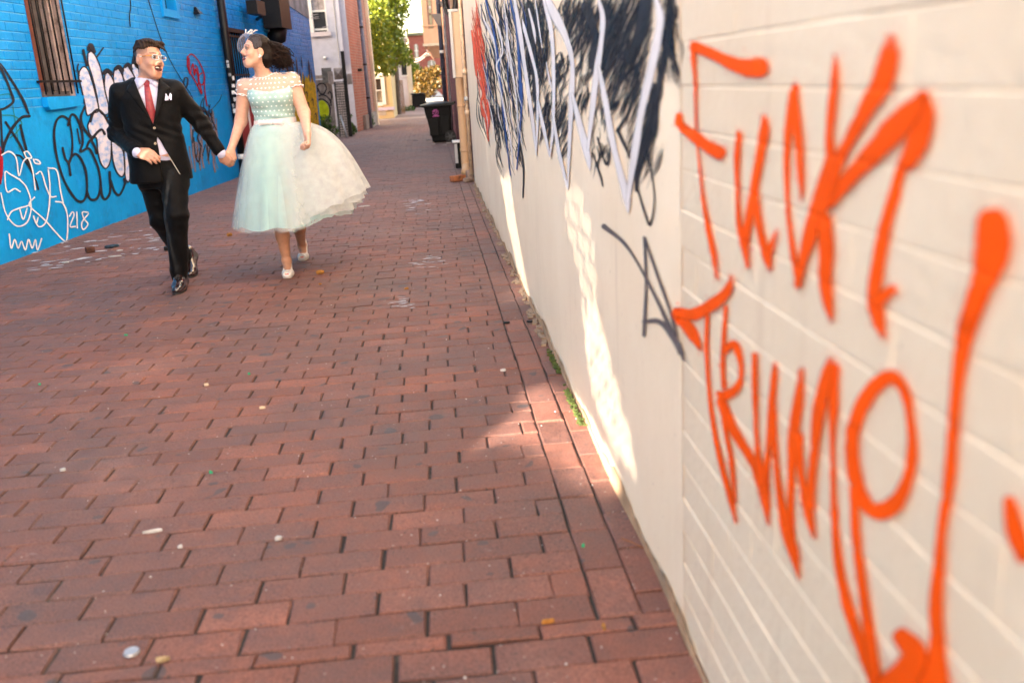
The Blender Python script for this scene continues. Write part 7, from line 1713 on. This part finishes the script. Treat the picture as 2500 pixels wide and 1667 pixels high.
V, F = S.mesh(); tag(mesh_obj('dark_rag', V, F, mat('rag', (.02, .04, .06), .9, .6, 40), None, True), 'crumpled dark rag on the paving left of the man', 'rag')
g = onG((414, 611)); tag(MB().box((g[0], g[1], .02), (.09, .06, .035), .3, .006).build('black_scrap', M_BLKM), 'small black scrap just left of the man trouser leg', 'scrap')
g = onG((1545, 1330)); tag(MB().tube(catmull([(g[0]-.025, g[1]+.035, .006), (g[0], g[1], .008), (g[0]+.025, g[1]-.03, .005)], 4), .0018, 5).build('twig', mat('twig', (.22, .08, .03), .8)), 'thin brown twig lying on the border bricks by the wall', 'twig')
for i, px in enumerate(((1237, 790), (1293, 787), (1316, 692))):
    g = onG(px); tag(scrap('black_grit', M_BLKM, g, .035, .02), ['black curled fleck on the left border joint', 'black curled fleck on the right border joint', 'black fleck further up the border bricks'][i], 'debris')
for i, px in enumerate(((1085, 355), (1060, 352), (1095, 350), (1045, 343), (1015, 344))):
    g = onG(px); tag(scrap('cart_litter', M_PAPER if i < 3 else mat('rag', (.02, .04, .06)), g, .12, .06), ['white scrap in front of the trash cart wheel', 'white scrap under the trash cart', 'clear crushed cup beside the trash cart', 'dark scrap left of the trash cart', 'dark leaf litter further left of the trash cart'][i], 'litter')
# moss at the foot of the wall
ms = MB()
for k in range(200):
    y = LIT.choice([3.35, 3.55, 4.0, 4.15])+LIT.gauss(0, .07); z = abs(LIT.gauss(0, .012)); ms.box((RX-.016-LIT.uniform(0, .02), y, z*.5+.003), (.006, .014, .006), LIT.uniform(0, 3))
tag(ms.build('moss', mat('moss', (.055, .075, .010), .95, .5, 60)), 'green moss along the foot of the cream wall', 'moss', kind='stuff')
# grit and pale specks strewn in the joints: nobody could count them
V, F = [], []
for k in range(1700):
    y = 1.45+LIT.random()**1.8*9.0; x = LIT.uniform(-3.2, .5)
    if not in_frame((x, y, 0), 20): continue
    s = LIT.uniform(.0009, .0026)*(1.0 if LIT.random() < .93 else 1.8); i = len(V); z = .0015
    for t in range(5): V.append((x+s*math.cos(t*1.257)*LIT.uniform(.7, 1.2), y+s*math.sin(t*1.257)*LIT.uniform(.7, 1.2), z))
    V.append((x, y, z+s*.8)); F += [(i+t, i+(t+1) % 5, i+5) for t in range(5)]
tag(mesh_obj('grit', V, F, mat('pale_grit', (.55, .50, .46), .8, .4, 300)), 'pale grit and paint flecks strewn over the brick paving', 'grit', kind='stuff')
# streaks of spilled white and grey paint near the blue wall
sp = Spray(lambda q, k: (lambda P: (P[0], P[1], .0045+.0002*(k % 8)))(onG(q)), .4)
for k in range(60):
    x = LIT.uniform(60, 420); y = 650-.16*x+LIT.uniform(-35, 30); L_ = LIT.uniform(6, 40); sp.stroke([(x, y, 1), (x+L_*.5, y-L_*.05+LIT.uniform(-1, 1), LIT.uniform(1, 3.2)), (x+L_, y-L_*.1, 1)], sub=3, alpha=LIT.uniform(.4, .9))
for cx2, cy2 in ((1040, 640), (975, 742), (860, 480), (1010, 500)):
    for k in range(26):
        x = cx2+LIT.gauss(0, 16); y = cy2+LIT.gauss(0, 8); sp.stroke([(x, y, .6), (x+LIT.uniform(3, 12), y-.6, LIT.uniform(.8, 2.4)), (x+LIT.uniform(12, 22), y-1.6, .6)], sub=3, alpha=LIT.uniform(.3, .75))
tag(sp.build('paint_spill', paint_mat('spill_white', (.55, .54, .56))), 'dried white paint streaks spilled on the paving', 'paint', kind='stuff')
